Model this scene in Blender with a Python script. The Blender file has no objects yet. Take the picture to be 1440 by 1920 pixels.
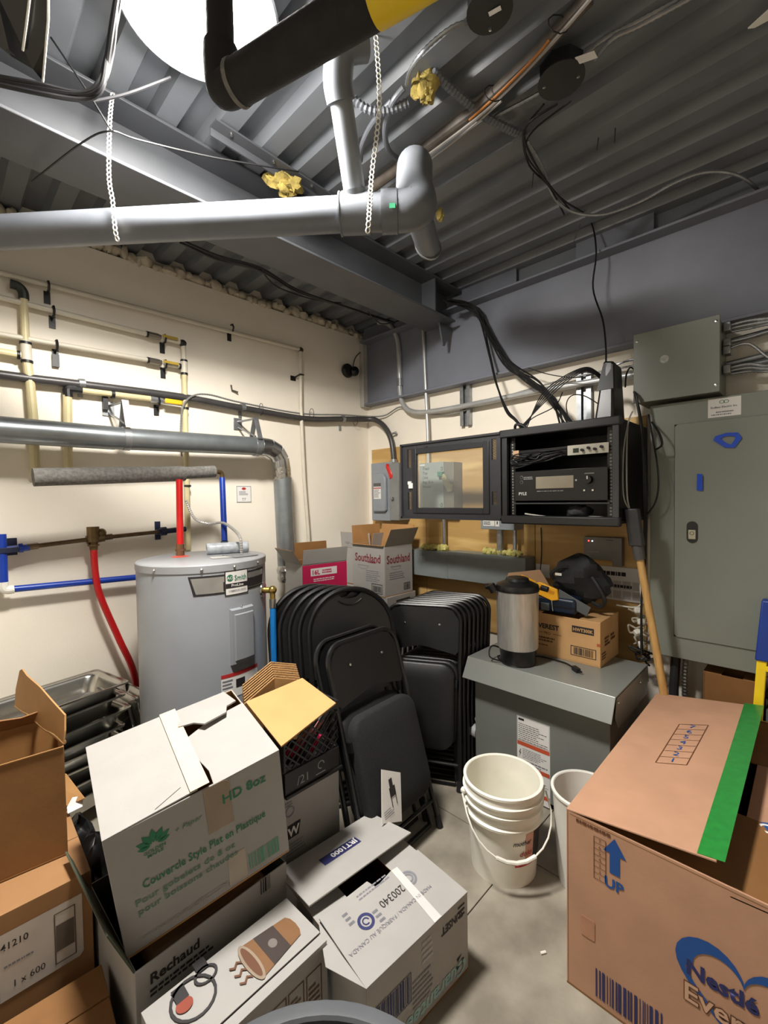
import bpy, bmesh, math, random
from mathutils import Vector, Matrix, Euler

# ------------------------------------------------------------------ camera, light, exposure
SC = bpy.context.scene
COL = SC.collection
cam_d = bpy.data.cameras.new('camera')
cam = bpy.data.objects.new('camera', cam_d)
COL.objects.link(cam)
cam.location = (0, 0, 1.5)
cam.matrix_world = Matrix([[0.6972861, 0.0324963, -0.7160559, 0.0], [-0.7166148, 0.0093365, -0.6974066, 0.0], [-0.0159776, 0.9994282, 0.0297976, 1.5], [0.0, 0.0, 0.0, 1.0]])
cam_d.sensor_fit = 'VERTICAL'
cam_d.sensor_height = 24.0
cam_d.lens = 24.0 * 830.0 / 1920.0
cam_d.clip_start = 0.02
SC.camera = cam

w = bpy.data.worlds.new('world'); SC.world = w; w.use_nodes = True
w.node_tree.nodes['Background'].inputs[0].default_value = (0.75, 0.86, 1.0, 1)
w.node_tree.nodes['Background'].inputs[1].default_value = 0.25

vs = SC.view_settings
vs.view_transform = 'Standard'; vs.look = 'None'; vs.gamma = 1.0; vs.use_curve_mapping = False
vs.exposure = 0.0
SC.display_settings.display_device = 'sRGB'

LAMP_STRENGTH = 10.0   # glow of the lamp lens
LAMP_POWER = 104.0     # light the lamp throws down
LAMP_SIDE = 40.0       # light its diffuser spreads sideways
FILL_POWER = 6.0
# added fill light behind the camera that brightens the box fronts
fill_d = bpy.data.lights.new('fill_light', 'AREA'); fill_d.shape = 'RECTANGLE'; fill_d.size = 1.2; fill_d.size_y = 0.6
fill_d.energy = FILL_POWER; fill_d.color = (1.0, 0.93, 0.84)
fill_o = bpy.data.objects.new('fill_light', fill_d); COL.objects.link(fill_o)
fill_o.location = (-1.75, -1.75, 2.45); fill_o.rotation_euler = (math.radians(42), 0, math.radians(-45))

R = math.radians
random.seed(7)

# ------------------------------------------------------------------ materials
def lin(c):
    return tuple((v / 12.92 if v <= 0.04045 else ((v + 0.055) / 1.055) ** 2.4) for v in [x / 255.0 for x in c])

_M = {}
def mat(name, c, rough=0.55, metal=0.0, var=0.10, scale=9.0, bump=0.0, bscale=90.0, spec=0.5, c2=None, stretch=None, emit=None, alpha=None, coat=0.0, wave=None):
    if name in _M: return _M[name]
    m = bpy.data.materials.new(name); m.use_nodes = True
    nt = m.node_tree; b = nt.nodes['Principled BSDF']
    c = lin(c)
    tc = nt.nodes.new('ShaderNodeTexCoord'); mp = nt.nodes.new('ShaderNodeMapping')
    nt.links.new(tc.outputs['Object'], mp.inputs['Vector'])
    if stretch: mp.inputs['Scale'].default_value = stretch
    nz = nt.nodes.new('ShaderNodeTexNoise'); nz.inputs['Scale'].default_value = scale; nz.inputs['Detail'].default_value = 4
    nt.links.new(mp.outputs[0], nz.inputs['Vector'])
    rp = nt.nodes.new('ShaderNodeValToRGB')
    a = tuple(v * (1 - var) for v in c) + (1,)
    d = (lin(c2) if c2 else tuple(min(1, v * (1 + var)) for v in c)) + (1,)
    rp.color_ramp.elements[0].position = 0.32; rp.color_ramp.elements[1].position = 0.68
    rp.color_ramp.elements[0].color = a; rp.color_ramp.elements[1].color = d
    src = nz.outputs['Fac']
    if wave:
        wv = nt.nodes.new('ShaderNodeTexWave'); wv.inputs['Scale'].default_value = wave; wv.inputs['Distortion'].default_value = 6; wv.inputs['Detail'].default_value = 3
        nt.links.new(mp.outputs[0], wv.inputs['Vector']); src = wv.outputs['Fac']
        rp.color_ramp.elements[0].position = 0.1; rp.color_ramp.elements[1].position = 0.95
    nt.links.new(src, rp.inputs['Fac']); nt.links.new(rp.outputs['Color'], b.inputs['Base Color'])
    b.inputs['Roughness'].default_value = rough; b.inputs['Metallic'].default_value = metal
    b.inputs['Specular IOR Level'].default_value = spec
    if coat: b.inputs['Coat Weight'].default_value = coat; b.inputs['Coat Roughness'].default_value = 0.15
    if bump:
        n2 = nt.nodes.new('ShaderNodeTexNoise'); n2.inputs['Scale'].default_value = bscale; n2.inputs['Detail'].default_value = 3
        nt.links.new(mp.outputs[0], n2.inputs['Vector'])
        bp = nt.nodes.new('ShaderNodeBump'); bp.inputs['Strength'].default_value = bump; bp.inputs['Distance'].default_value = 0.004
        nt.links.new(n2.outputs['Fac'], bp.inputs['Height']); nt.links.new(bp.outputs['Normal'], b.inputs['Normal'])
    if emit:
        b.inputs['Emission Color'].default_value = lin(emit[0]) + (1,); b.inputs['Emission Strength'].default_value = emit[1]
    if alpha is not None:
        b.inputs['Transmission Weight'].default_value = alpha; b.inputs['IOR'].default_value = 1.12
    _M[name] = m
    return m

WALL = mat('painted_drywall', (240, 232, 217), 0.6, var=0.03, scale=3, bump=0.12, bscale=140)
CONC = mat('concrete', (128, 120, 106), 0.62, var=0.20, scale=5, bump=0.25, bscale=70, c2=(156, 149, 135))
DECK = mat('grey_painted_deck', (112, 116, 121), 0.33, var=0.10, scale=4, bump=0.06, bscale=40)
STEEL = mat('grey_painted_steel', (80, 82, 86), 0.45, var=0.10, scale=5, bump=0.08, bscale=60)
DSTEEL = mat('charcoal_painted_steel', (112, 115, 125), 0.5, var=0.08, scale=4, bump=0.05)
BLACK = mat('black_plastic', (22, 22, 23), 0.45, var=0.15)
BLKMET = mat('black_powder_coat', (20, 20, 21), 0.33, var=0.12, scale=30)
BLKRUB = mat('black_rubber', (18, 18, 19), 0.75, var=0.15, bump=0.1)
BLKCAB = mat('black_cable_jacket', (17, 17, 18), 0.5, var=0.1)
CHARC = mat('charcoal_sheet_metal', (46, 47, 51), 0.45, var=0.08)
GALV = mat('galvanized_steel', (160, 163, 166), 0.38, 0.8, var=0.14, scale=24)
GALVD = mat('dull_galvanized_duct', (142, 148, 151), 0.36, 0.7, var=0.10, scale=14)
CHROME = mat('bright_metal', (205, 205, 205), 0.2, 1.0, var=0.05)
STAIN = mat('stainless_steel', (190, 188, 182), 0.22, 1.0, var=0.08, scale=12, stretch=(1, 8, 1))
BRASS = mat('aged_brass', (112, 92, 62), 0.42, 0.75, var=0.2, scale=20)
BRASSB = mat('bright_brass', (196, 166, 92), 0.3, 0.9, var=0.1)
COPPER = mat('tarnished_copper', (104, 84, 62), 0.42, 0.7, var=0.25, scale=22)
CPVC = mat('cream_plastic_pipe', (206, 194, 152), 0.42, var=0.10, scale=10)
CPVCW = mat('pale_plastic_pipe', (206, 199, 182), 0.45, var=0.06, scale=10)
PVCG = mat('grey_plastic_pipe', (106, 110, 117), 0.4, var=0.08, scale=8)
PVCF = mat('grey_plastic_fitting', (102, 106, 112), 0.42, var=0.06, scale=8)
FOAM = mat('grey_pipe_foam', (112, 110, 106), 0.9, var=0.28, scale=70, bump=0.5, bscale=160)
BFOAM = mat('black_pipe_foam', (30, 28, 27), 0.85, var=0.15, scale=30, bump=0.3)
YTAPE = mat('yellow_tape', (222, 190, 24), 0.45, var=0.06)
YINS = mat('yellow_fibreglass', (172, 152, 82), 0.95, var=0.3, scale=40, bump=0.8, bscale=80)
RED = mat('red_pipe', (214, 28, 26), 0.35, var=0.08)
REDH = mat('dark_red_hose', (176, 16, 20), 0.35, var=0.08)
BLUE = mat('blue_pipe', (18, 58, 160), 0.35, var=0.10)
LBLUE = mat('light_blue_hose', (26, 126, 206), 0.42, var=0.08)
WHITEP = mat('white_plastic', (232, 230, 220), 0.4, var=0.04)
BUCKET = mat('translucent_white_plastic', (238, 235, 222), 0.38, var=0.05)
PAPER = mat('white_paper', (226, 224, 220), 0.7, var=0.03)
HEAT = mat('heater_grey_paint', (142, 146, 152), 0.32, var=0.05, scale=4)
PANEL = mat('panel_grey_green_paint', (122, 127, 118), 0.42, var=0.05, scale=3, bump=0.04, bscale=200)
TRANS = mat('transformer_grey_paint', (116, 119, 114), 0.38, var=0.06, scale=4, bump=0.05, bscale=120)
DISC = mat('switch_grey_paint', (138, 144, 150), 0.42, var=0.06)
DISCG = mat('switch_green_grey_paint', (152, 160, 156), 0.45, var=0.06)
PLY = mat('plywood', (206, 164, 98), 0.6, var=0.16, c2=(226, 190, 126), stretch=(1, 0.55, 3.2), wave=2.2, bump=0.1)
KRAFT = mat('kraft_cardboard', (172, 128, 78), 0.75, var=0.07, scale=12, bump=0.06, bscale=120)
KRAFTP = mat('pinkish_kraft_cardboard', (178, 136, 108), 0.75, var=0.06, scale=9, bump=0.08, bscale=90)
KRAFTD = mat('brown_kraft_cardboard', (128, 88, 46), 0.72, var=0.08, scale=10, bump=0.08, bscale=90)
KEDGE = mat('corrugated_edge', (168, 130, 84), 0.9, var=0.4, scale=160, bump=0.5, bscale=200)
WCARD = mat('white_cardboard', (160, 157, 153), 0.65, var=0.035, scale=8, bump=0.06, bscale=100)
INKG = mat('green_ink', (38, 116, 84), 0.6, var=0.05)
INKB = mat('navy_ink', (36, 40, 92), 0.6, var=0.05)
INKK = mat('black_ink', (36, 32, 34), 0.6, var=0.1)
INKGR = mat('grey_ink', (120, 120, 128), 0.6, var=0.05)
INKR = mat('red_ink', (178, 44, 44), 0.6, var=0.05)
INKM = mat('maroon_ink', (120, 40, 48), 0.6, var=0.05)
INKBR = mat('brown_ink', (96, 58, 34), 0.6, var=0.05)
INKNB = mat('logo_blue_ink', (22, 74, 142), 0.6, var=0.06)
INKT = mat('pale_teal_ink', (150, 184, 184), 0.6, var=0.06)
ORANGE = mat('orange_warning', (196, 84, 52), 0.55, var=0.05)
GTAPE = mat('green_tape', (38, 128, 54), 0.3, var=0.12, scale=40)
BTAPE = mat('blue_painters_tape', (16, 70, 190), 0.55, var=0.06)
CTAPE = mat('beige_packing_tape', (206, 196, 168), 0.3, var=0.06)
BRTAPE = mat('brown_packing_tape', (150, 132, 112), 0.22, var=0.08)
PINK = mat('magenta_card', (196, 30, 84), 0.5, var=0.05)
WOOD = mat('wood_handle', (192, 146, 86), 0.45, var=0.14, c2=(206, 166, 104), stretch=(8, 8, 1), scale=6)
FABRIC = mat('black_fabric', (23, 23, 24), 0.9, var=0.35, scale=160, bump=0.35, bscale=260)
VINYL = mat('black_vinyl', (20, 20, 21), 0.42, var=0.10, scale=40, bump=0.05)
NAVY = mat('navy_tool_case', (20, 34, 52), 0.4, var=0.12)
BAG = mat('black_nylon', (26, 26, 28), 0.7, var=0.2, bump=0.3, bscale=120)
YELH = mat('yellow_handle', (236, 170, 36), 0.4, var=0.05)
GREYP = mat('grey_plastic', (92, 94, 98), 0.45, var=0.08)
DARKIN = mat('dark_interior', (14, 14, 15), 0.8, var=0.1)
SCREEN = mat('display_window', (158, 150, 132), 0.25, var=0.05)
FOAMW = mat('cream_spray_foam', (196, 186, 166), 0.9, var=0.12, scale=30, bump=0.4, bscale=60)
ORW = mat('orange_wire', (186, 116, 50), 0.5, var=0.05)
LADY = mat('ladder_yellow', (236, 204, 30), 0.4, var=0.06)
LADB = mat('ladder_blue', (24, 56, 140), 0.45, var=0.06)
BAGP = mat('black_bin_liner', (14, 14, 15), 0.3, var=0.3, scale=14, bump=0.6, bscale=14)
LED = mat('status_led', (255, 90, 90), 0.4, emit=((255, 60, 60), 6.0))
LEDW = mat('white_status_led', (255, 255, 255), 0.4, emit=((230, 240, 255), 6.0))

# ------------------------------------------------------------------ mesh builder
def V(*a): return Vector(a[0] if len(a) == 1 else a)

class MB:
    def __init__(s): s.v = []; s.f = []
    def add(s, vs, fs):
        o = len(s.v); s.v += [tuple(p) for p in vs]; s.f += [tuple(i + o for i in f) for f in fs]; return s
    def hexa(s, p):   # p: 4 bottom ccw, 4 top ccw
        return s.add(p, [(3, 2, 1, 0), (4, 5, 6, 7), (0, 1, 5, 4), (1, 2, 6, 5), (2, 3, 7, 6), (3, 0, 4, 7)])
    def box(s, lo, hi):
        (a, b, c), (d, e, f) = lo, hi
        return s.hexa([(a, b, c), (d, b, c), (d, e, c), (a, e, c), (a, b, f), (d, b, f), (d, e, f), (a, e, f)])
    def cbox(s, c, d, M=None):
        x, y, z = d[0] / 2, d[1] / 2, d[2] / 2
        P = [V(-x, -y, -z), V(x, -y, -z), V(x, y, -z), V(-x, y, -z), V(-x, -y, z), V(x, -y, z), V(x, y, z), V(-x, y, z)]
        if M is not None: P = [M @ p for p in P]
        return s.hexa([p + V(c) for p in P])
    def slab(s, q, t):  # quad (ccw seen from front) extruded backwards by t
        q = [V(p) for p in q]; n = (q[1] - q[0]).cross(q[2] - q[1]).normalized() * t
        return s.hexa([p - n for p in q] + q)
    def prism(s, poly, t, O=(0, 0, 0), X=(1, 0, 0), Y=(0, 1, 0)):  # 2d poly in frame, extruded back by t
        O, X, Y = V(O), V(X), V(Y); N = X.cross(Y).normalized(); n = len(poly)
        top = [O + X * a + Y * b for a, b in poly]; bot = [p - N * t for p in top]
        return s.add(top + bot, [tuple(range(n)), tuple(range(2 * n - 1, n - 1, -1))] + [(i, i + n, (i + 1) % n + n, (i + 1) % n) for i in range(n)])
    def tube(s, path, r, seg=10, cap=True, closed=False):
        path = [V(p) for p in path]; n = len(path)
        rr = r if isinstance(r, (list, tuple)) else [r] * n
        T = []
        for i in range(n):
            if closed: t = path[(i + 1) % n] - path[i - 1]
            else: t = path[min(i + 1, n - 1)] - path[max(i - 1, 0)]
            T.append(t.normalized() if t.length > 1e-9 else V(0, 0, 1))
        u = T[0].orthogonal().normalized(); vs = []
        for i in range(n):
            u = (u - T[i] * u.dot(T[i]))
            u = u.normalized() if u.length > 1e-6 else T[i].orthogonal().normalized()
            w_ = T[i].cross(u)
            for k in range(seg):
                a = 2 * math.pi * k / seg
                vs.append(path[i] + (u * math.cos(a) + w_ * math.sin(a)) * rr[i])
        fs = []
        for i in range(n if closed else n - 1):
            j = (i + 1) % n
            for k in range(seg):
                l = (k + 1) % seg
                fs.append((i * seg + k, i * seg + l, j * seg + l, j * seg + k))
        if cap and not closed:
            fs += [tuple(range(seg - 1, -1, -1)), tuple((n - 1) * seg + k for k in range(seg))]
        return s.add(vs, fs)
    def cyl(s, a, b, r, r2=None, seg=20, cap=True): return s.tube([a, b], [r, r if r2 is None else r2], seg, cap)
    def lathe(s, prof, O=(0, 0, 0), Z=(0, 0, 1), seg=28, closed=False):
        O, Z = V(O), V(Z).normalized(); X = Z.orthogonal().normalized()
        if abs(Z.z) > .99: X = V(1, 0, 0)
        Y = Z.cross(X); vs = []; n = len(prof)
        for r, z in prof:
            for k in range(seg):
                a = 2 * math.pi * k / seg
                vs.append(O + Z * z + (X * math.cos(a) + Y * math.sin(a)) * r)
        fs = []
        for i in range(n if closed else n - 1):
            j = (i + 1) % n
            for k in range(seg):
                l = (k + 1) % seg
                fs.append((i * seg + k, i * seg + l, j * seg + l, j * seg + k))
        return s.add(vs, fs)
    def blob(s, c, r, n=9, m=12, jit=0.0, sq=(1, 1, 1), seed=1):
        rnd = random.Random(seed); vs = []
        for i in range(n):
            th = math.pi * (i + .02) / (n - 1 + .04)
            for k in range(m):
                a = 2 * math.pi * k / m; q = r * (1 + jit * (rnd.random() - .5) * 2)
                vs.append((c[0] + q * sq[0] * math.sin(th) * math.cos(a), c[1] + q * sq[1] * math.sin(th) * math.sin(a), c[2] + q * sq[2] * math.cos(th)))
        fs = [(i * m + k, (i + 1) * m + k, (i + 1) * m + (k + 1) % m, i * m + (k + 1) % m) for i in range(n - 1) for k in range(m)]
        return s.add(vs, fs)
    def build(s, name, m, parent=None, smooth=30, bevel=0.0, local=False, seg=2, kind=None):
        me = bpy.data.meshes.new(name)
        vs = s.v
        if parent is not None and not local:
            inv = root_of(parent)[ 'mat_inv' ]
            vs = [tuple(inv @ V(p)) for p in vs]
        me.from_pydata(vs, [], s.f); me.update()
        bm = bmesh.new(); bm.from_mesh(me); bmesh.ops.recalc_face_normals(bm, faces=bm.faces); bm.to_mesh(me); bm.free()
        if smooth:
            for p in me.polygons: p.use_smooth = True
            me.set_sharp_from_angle(angle=R(smooth))
        me.materials.append(m)
        o = bpy.data.objects.new(name, me); COL.objects.link(o)
        if parent is not None: o.parent = parent
        if bevel:
            b = o.modifiers.new('bevel', 'BEVEL'); b.width = bevel; b.segments = seg; b.limit_method = 'ANGLE'; b.angle_limit = R(40)
        if kind: o['kind'] = kind
        return o

_ROOT = {}
def root_of(o):
    while o.parent is not None: o = o.parent
    return _ROOT.setdefault(o.name, {'mat_inv': Matrix.LocRotScale(o.location, o.rotation_euler, None).inverted()})

def tag(o, label, cat, group=None):
    o['label'] = label; o['category'] = cat
    if group: o['group'] = group
    return o
def thing(name, label, cat, loc=(0, 0, 0), rot=(0, 0, 0), group=None):
    o = bpy.data.objects.new(name, None); o.empty_display_size = 0.05; COL.objects.link(o)
    o.location = loc; o.rotation_euler = [R(a) for a in rot]
    return tag(o, label, cat, group)
def struct(o): o['kind'] = 'structure'; return o
def dup(root, loc, rot, label, group=None):
    r = root.copy(); COL.objects.link(r); r.location = loc; r.rotation_euler = [R(a) for a in rot]
    r['label'] = label
    if group: r['group'] = group
    for ch in list(root.children):
        c = ch.copy(); COL.objects.link(c); c.parent = r
        for g in ch.children:
            d = g.copy(); COL.objects.link(d); d.parent = c
    return r

def smooth_path(pts, n=8, closed=False):
    pts = [V(p) for p in pts]; out = []; N = len(pts)
    if N < 3: return pts
    for i in range(N if closed else N - 1):
        if closed: p0, p1, p2, p3 = pts[i - 1], pts[i], pts[(i + 1) % N], pts[(i + 2) % N]
        else: p0, p1, p2, p3 = pts[max(i - 1, 0)], pts[i], pts[i + 1], pts[min(i + 2, N - 1)]
        for k in range(n):
            t = k / n
            out.append(0.5 * ((2 * p1) + (p2 - p0) * t + (2 * p0 - 5 * p1 + 4 * p2 - p3) * t * t + (3 * p1 - p0 - 3 * p2 + p3) * t ** 3))
    if not closed: out.append(pts[-1])
    return out
def fillet(pts, r, n=5):   # polyline with rounded corners
    pts = [V(p) for p in pts]; out = [pts[0]]
    for i in range(1, len(pts) - 1):
        a, b, c = pts[i - 1], pts[i], pts[i + 1]
        d1 = (a - b).normalized(); d2 = (c - b).normalized()
        q = min(r, (a - b).length * .49, (c - b).length * .49)
        for k in range(n + 1):
            t = k / n
            out.append((b + d1 * q) * (1 - t) ** 2 + b * 2 * t * (1 - t) + (b + d2 * q) * t ** 2)
    out.append(pts[-1]); return out
def resample(path, step):
    path = [V(p) for p in path]; out = [path[0]]; acc = 0.0
    for a, b in zip(path, path[1:]):
        L = (b - a).length; d = step - acc
        while d <= L:
            out.append(a + (b - a) * (d / L)); d += step
        acc = (acc + L) % step
    out.append(path[-1]); return out
def mc(path, r=0.006, step=0.0035, seg=7):   # armoured flexible cable: spiral ribs
    p = resample(path, step)
    return MB().tube(p, [r * (1.0 if i % 2 else 0.74) for i in range(len(p))], seg)

# ------------------------------------------------------------------ flat print
_dg = None
def text(parent, s, size, O, X, Y, m, name='printed_text', bold=0.0, align='LEFT', local=True, shear=0.0, sx=1.0, t=0.0):
    cu = bpy.data.curves.new('txt', 'FONT'); cu.body = s; cu.size = size; cu.align_x = align; cu.align_y = 'BOTTOM_BASELINE'
    cu.resolution_u = 2; cu.offset = bold * size; cu.shear = shear; cu.fill_mode = 'FRONT' if not t else 'BOTH'
    tmp = bpy.data.objects.new('txt', cu); COL.objects.link(tmp)
    bpy.context.view_layer.update()
    me = bpy.data.meshes.new_from_object(tmp.evaluated_get(bpy.context.evaluated_depsgraph_get()))
    bpy.data.objects.remove(tmp); bpy.data.curves.remove(cu)
    O, X, Y = V(O), V(X).normalized(), V(Y).normalized(); N = X.cross(Y).normalized()
    Mx = Matrix(((X.x * sx, Y.x, N.x, O.x), (X.y * sx, Y.y, N.y, O.y), (X.z * sx, Y.z, N.z, O.z), (0, 0, 0, 1)))
    if not local: Mx = root_of(parent)['mat_inv'] @ Mx
    me.transform(Mx); me.name = name; me.materials.clear(); me.materials.append(m)
    o = bpy.data.objects.new(name, me); COL.objects.link(o); o.parent = parent
    return o
def flat(parent, polys, O, X, Y, m, name='print', local=True, lift=0.0006):   # several flat 2d polygons as one print
    O, X, Y = V(O), V(X).normalized(), V(Y).normalized(); N = X.cross(Y).normalized(); mb = MB()
    for p in polys:
        mb.add([O + X * a + Y * b + N * lift for a, b in p], [tuple(range(len(p)))])
    o = mb.build(name, m, parent, smooth=0, local=local)
    if name in ('small_print', 'handwriting', 'grid_print', 'side_print'): o['kind'] = 'stuff'
    return o
def rect(x, y, w_, h): return [(x, y), (x + w_, y), (x + w_, y + h), (x, y + h)]
def frame_rect(x, y, w_, h, t): return [rect(x, y, w_, t), rect(x, y + h - t, w_, t), rect(x, y + t, t, h - 2 * t), rect(x + w_ - t, y + t, t, h - 2 * t)]
def bars(x, y, w_, h, seed=1, n=30):
    rnd = random.Random(seed); out = []; q = x
    while q < x + w_:
        b = w_ / n * rnd.choice([.5, 1, 1, 1.8]); out.append(rect(q, y, min(b, x + w_ - q), h)); q += b + w_ / n * rnd.choice([.6, .9, 1.3])
    return out
def scribble(x, y, w_, h, rows, seed=1, fill=.55):   # rows of tiny unreadable print
    rnd = random.Random(seed); out = []
    for i in range(rows):
        yy = y + h - (i + .8) * h / rows; q = x; end = x + w_ * rnd.uniform(.6, 1)
        while q < end:
            L = rnd.uniform(.03, .12) * w_; out.append(rect(q, yy, min(L, x + w_ - q), h / rows * fill)); q += L + .02 * w_
    return out
def ring2d(cx, cy, r, t, n=20, a0=0, a1=360, sy=1.0):
    out = []
    for i in range(n):
        a, b = R(a0 + (a1 - a0) * i / n), R(a0 + (a1 - a0) * (i + 1) / n)
        out.append([(cx + r * math.cos(a), cy + r * sy * math.sin(a)), (cx + r * math.cos(b), cy + r * sy * math.sin(b)), (cx + (r - t) * math.cos(b), cy + (r - t) * sy * math.sin(b)), (cx + (r - t) * math.cos(a), cy + (r - t) * sy * math.sin(a))])
    return out
def ell2d(cx, cy, rx, ry, n=20, rot=0): return [(cx + rx * math.cos(a) * math.cos(rot) - ry * math.sin(a) * math.sin(rot), cy + rx * math.cos(a) * math.sin(rot) + ry * math.sin(a) * math.cos(rot)) for a in [2 * math.pi * i / n for i in range(n)]]

# ------------------------------------------------------------------ cartons
CT = 0.005
def face(d, f, e=0.0008):
    L, W, H = d
    return {'front': ((-L / 2, -W / 2 - e, 0), (1, 0, 0), (0, 0, 1)), 'right': ((L / 2 + e, -W / 2, 0), (0, 1, 0), (0, 0, 1)),
            'left': ((-L / 2 - e, W / 2, 0), (0, -1, 0), (0, 0, 1)), 'top': ((-L / 2, -W / 2, H + e), (1, 0, 0), (0, 1, 0)),
            'back': ((L / 2, W / 2 + e, 0), (-1, 0, 0), (0, 0, 1))}[f]
def at(d, f, u, v, e=0.0008):
    O, X, Y = face(d, f, e); return V(O) + V(X) * u + V(Y) * v, X, Y
def flap_frame(d, side, ang, outer=True, e=0.0008):
    # frame of a flap: origin at the left end of its hinge seen from outside the box, Y towards the free edge
    L, W, H = d; a = R(ang)
    if side == 'front': O, X, o = V(-L / 2, -W / 2, H), V(1, 0, 0), V(0, -1, 0)
    if side == 'back': O, X, o = V(L / 2, W / 2, H), V(-1, 0, 0), V(0, 1, 0)
    if side == 'right': O, X, o = V(L / 2, -W / 2, H), V(0, 1, 0), V(1, 0, 0)
    if side == 'left': O, X, o = V(-L / 2, W / 2, H), V(0, -1, 0), V(-1, 0, 0)
    Y = -o * math.cos(a) + V(0, 0, 1) * math.sin(a)      # 0 closed, 90 upright, 180 folded out
    N = X.cross(Y)
    return O + N * (e + CT / 2 if outer else -(e + CT / 2)), X, Y, N
def carton(label, c, rot, d, m, flaps=None, inner=None, group=None, name='carton', cat='box', bev=0.002):
    L, W, H = d; t = thing(name, label, cat, c, rot, group)
    b = CT
    MB().box((-L / 2, -W / 2, 0), (L / 2, W / 2, b)).build('bottom_panel', inner or m, t, local=True, smooth=0)
    for lo, hi in (((-L / 2, -W / 2, b), (L / 2, -W / 2 + b, H)), ((-L / 2, W / 2 - b, b), (L / 2, W / 2, H)), ((-L / 2, -W / 2 + b, b), (-L / 2 + b, W / 2 - b, H)), ((L / 2 - b, -W / 2 + b, b), (L / 2, W / 2 - b, H))):
        o = MB().box(lo, hi).build('side_panel', m, t, local=True, smooth=0, bevel=bev)
        if inner:
            o.data.materials.append(inner); cc = V([(lo[i] + hi[i]) / 2 for i in range(3)])
            for p in o.data.polygons:
                if abs(p.normal.z) < .5 and p.normal.dot(V(cc.x, cc.y, 0)) < -1e-4: p.material_index = 1
    t['d0'] = L; t['d1'] = W; t['d2'] = H
    for side, (ang, ln) in (flaps or {}).items():
        O, X, Y, N = flap_frame(d, side, ang, e=0)
        wd = L if side in ('front', 'back') else W
        hw = 0.001
        o = MB().prism([(hw, 0), (wd - hw, 0), (wd - hw, ln), (hw, ln)], CT, O, X, Y).build('flap', m, t, local=True, smooth=0, bevel=0.0015)
        if inner:

            o.data.materials.append(inner)
            for p in o.data.polygons:
                if p.normal.dot(N) < .5: p.material_index = 1
    return t

# ================================================================== THE SETTING
WA, WB = 2.858, 2.75
fl = MB().box((-1.8, -1.8, -0.06), (2.9, 3.0, -0.012)).build('floor', CONC, smooth=0); struct(fl)
g = 0.004
for x0, x1 in ((-1.8, -0.6), (-0.6 + g, 1.68), (1.68 + g, 2.9)):
    for y0, y1 in ((-1.8, 0.88), (0.88 + g, 3.0)):
        MB().box((x0, y0, -0.02), (x1, y1, 0)).build('concrete_slab', CONC, fl, smooth=0, bevel=0.0012, seg=1)
struct(MB().box((-1.8, WA, -0.02), (WB + .2, WA + .12, 2.90)).build('wall_left', WALL, smooth=0))
struct(MB().box((WB, -1.8, -0.02), (WB + .12, WA, 3.04)).build('wall_back', WALL, smooth=0))
struct(MB().box((-1.8, -1.8, -0.02), (WB, -1.68, 3.04)).build('wall_right', WALL, smooth=0))
# wall behind the camera with its open doorway
wf = struct(MB().box((-1.8, 0.35, -0.02), (-1.68, WA, 3.04)).box((-1.8, -1.68, 2.1), (-1.68, 0.35, 3.04)).box((-1.8, -1.68, -0.02), (-1.68, -0.85, 2.1)).build('wall_front', WALL, smooth=0))
# corrugated steel deck, ribs run along y
prof = []
PIT = 0.183; x = 1.935 - 21 * PIT; z0, z1 = 2.98, 3.022
while x < 3.05:
    prof += [(x, z0), (x + .075, z0), (x + .093, z1), (x + .165, z1)]; x += PIT
mb = MB(); n = len(prof); vs = []
for y in (-1.85, 3.12):
    vs += [(a, y, b) for a, b in prof]
for y in (-1.85, 3.12):
    vs += [(a, y, b + .012) for a, b in prof]
fs = [(i, i + 1, n + i + 1, n + i) for i in range(n - 1)] + [(2 * n + i, 3 * n + i, 3 * n + i + 1, 2 * n + i + 1) for i in range(n - 1)]
mb.add(vs, fs); struct(mb.build('ceiling', DECK, smooth=20))
struct(MB().box((2.738, -1.68, 2.853), (2.7495, 2.81, 3.03)).build('dark_backing', DECK, smooth=0))  # dark strip added behind the slots above the beam so they look dark
# I-beam running along x
bm_ = thing('steel_i_beam', 'long grey steel I-beam crossing below the ribbed ceiling deck', 'beam', (0.5, 1.95, 2.733))
MB().box((-1.7, 1.82, 2.733), (2.62, 2.08, 2.746)).build('bottom_flange', STEEL, bm_, bevel=.003)
MB().box((-1.7, 1.82, 2.966), (2.69, 2.08, 2.979)).build('top_flange', STEEL, bm_, bevel=.003)
MB().box((-1.7, 1.944, 2.746), (2.69, 1.956, 2.966)).build('web', STEEL, bm_, smooth=0)
MB().slab([(2.40, 1.83, 2.7465), (2.40, 1.83, 2.9655), (2.40, 1.9435, 2.9655), (2.40, 1.9435, 2.7465)], .01).build('stiffener', STEEL, bm_)
MB().prism([(0, 0), (.16, 0), (.06, -.15), (.04, -.15)], .012, (2.54, 1.90, 2.733), (1, 0, 0), (0, 0, 1)).build('seat_gusset', STEEL, bm_)
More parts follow.
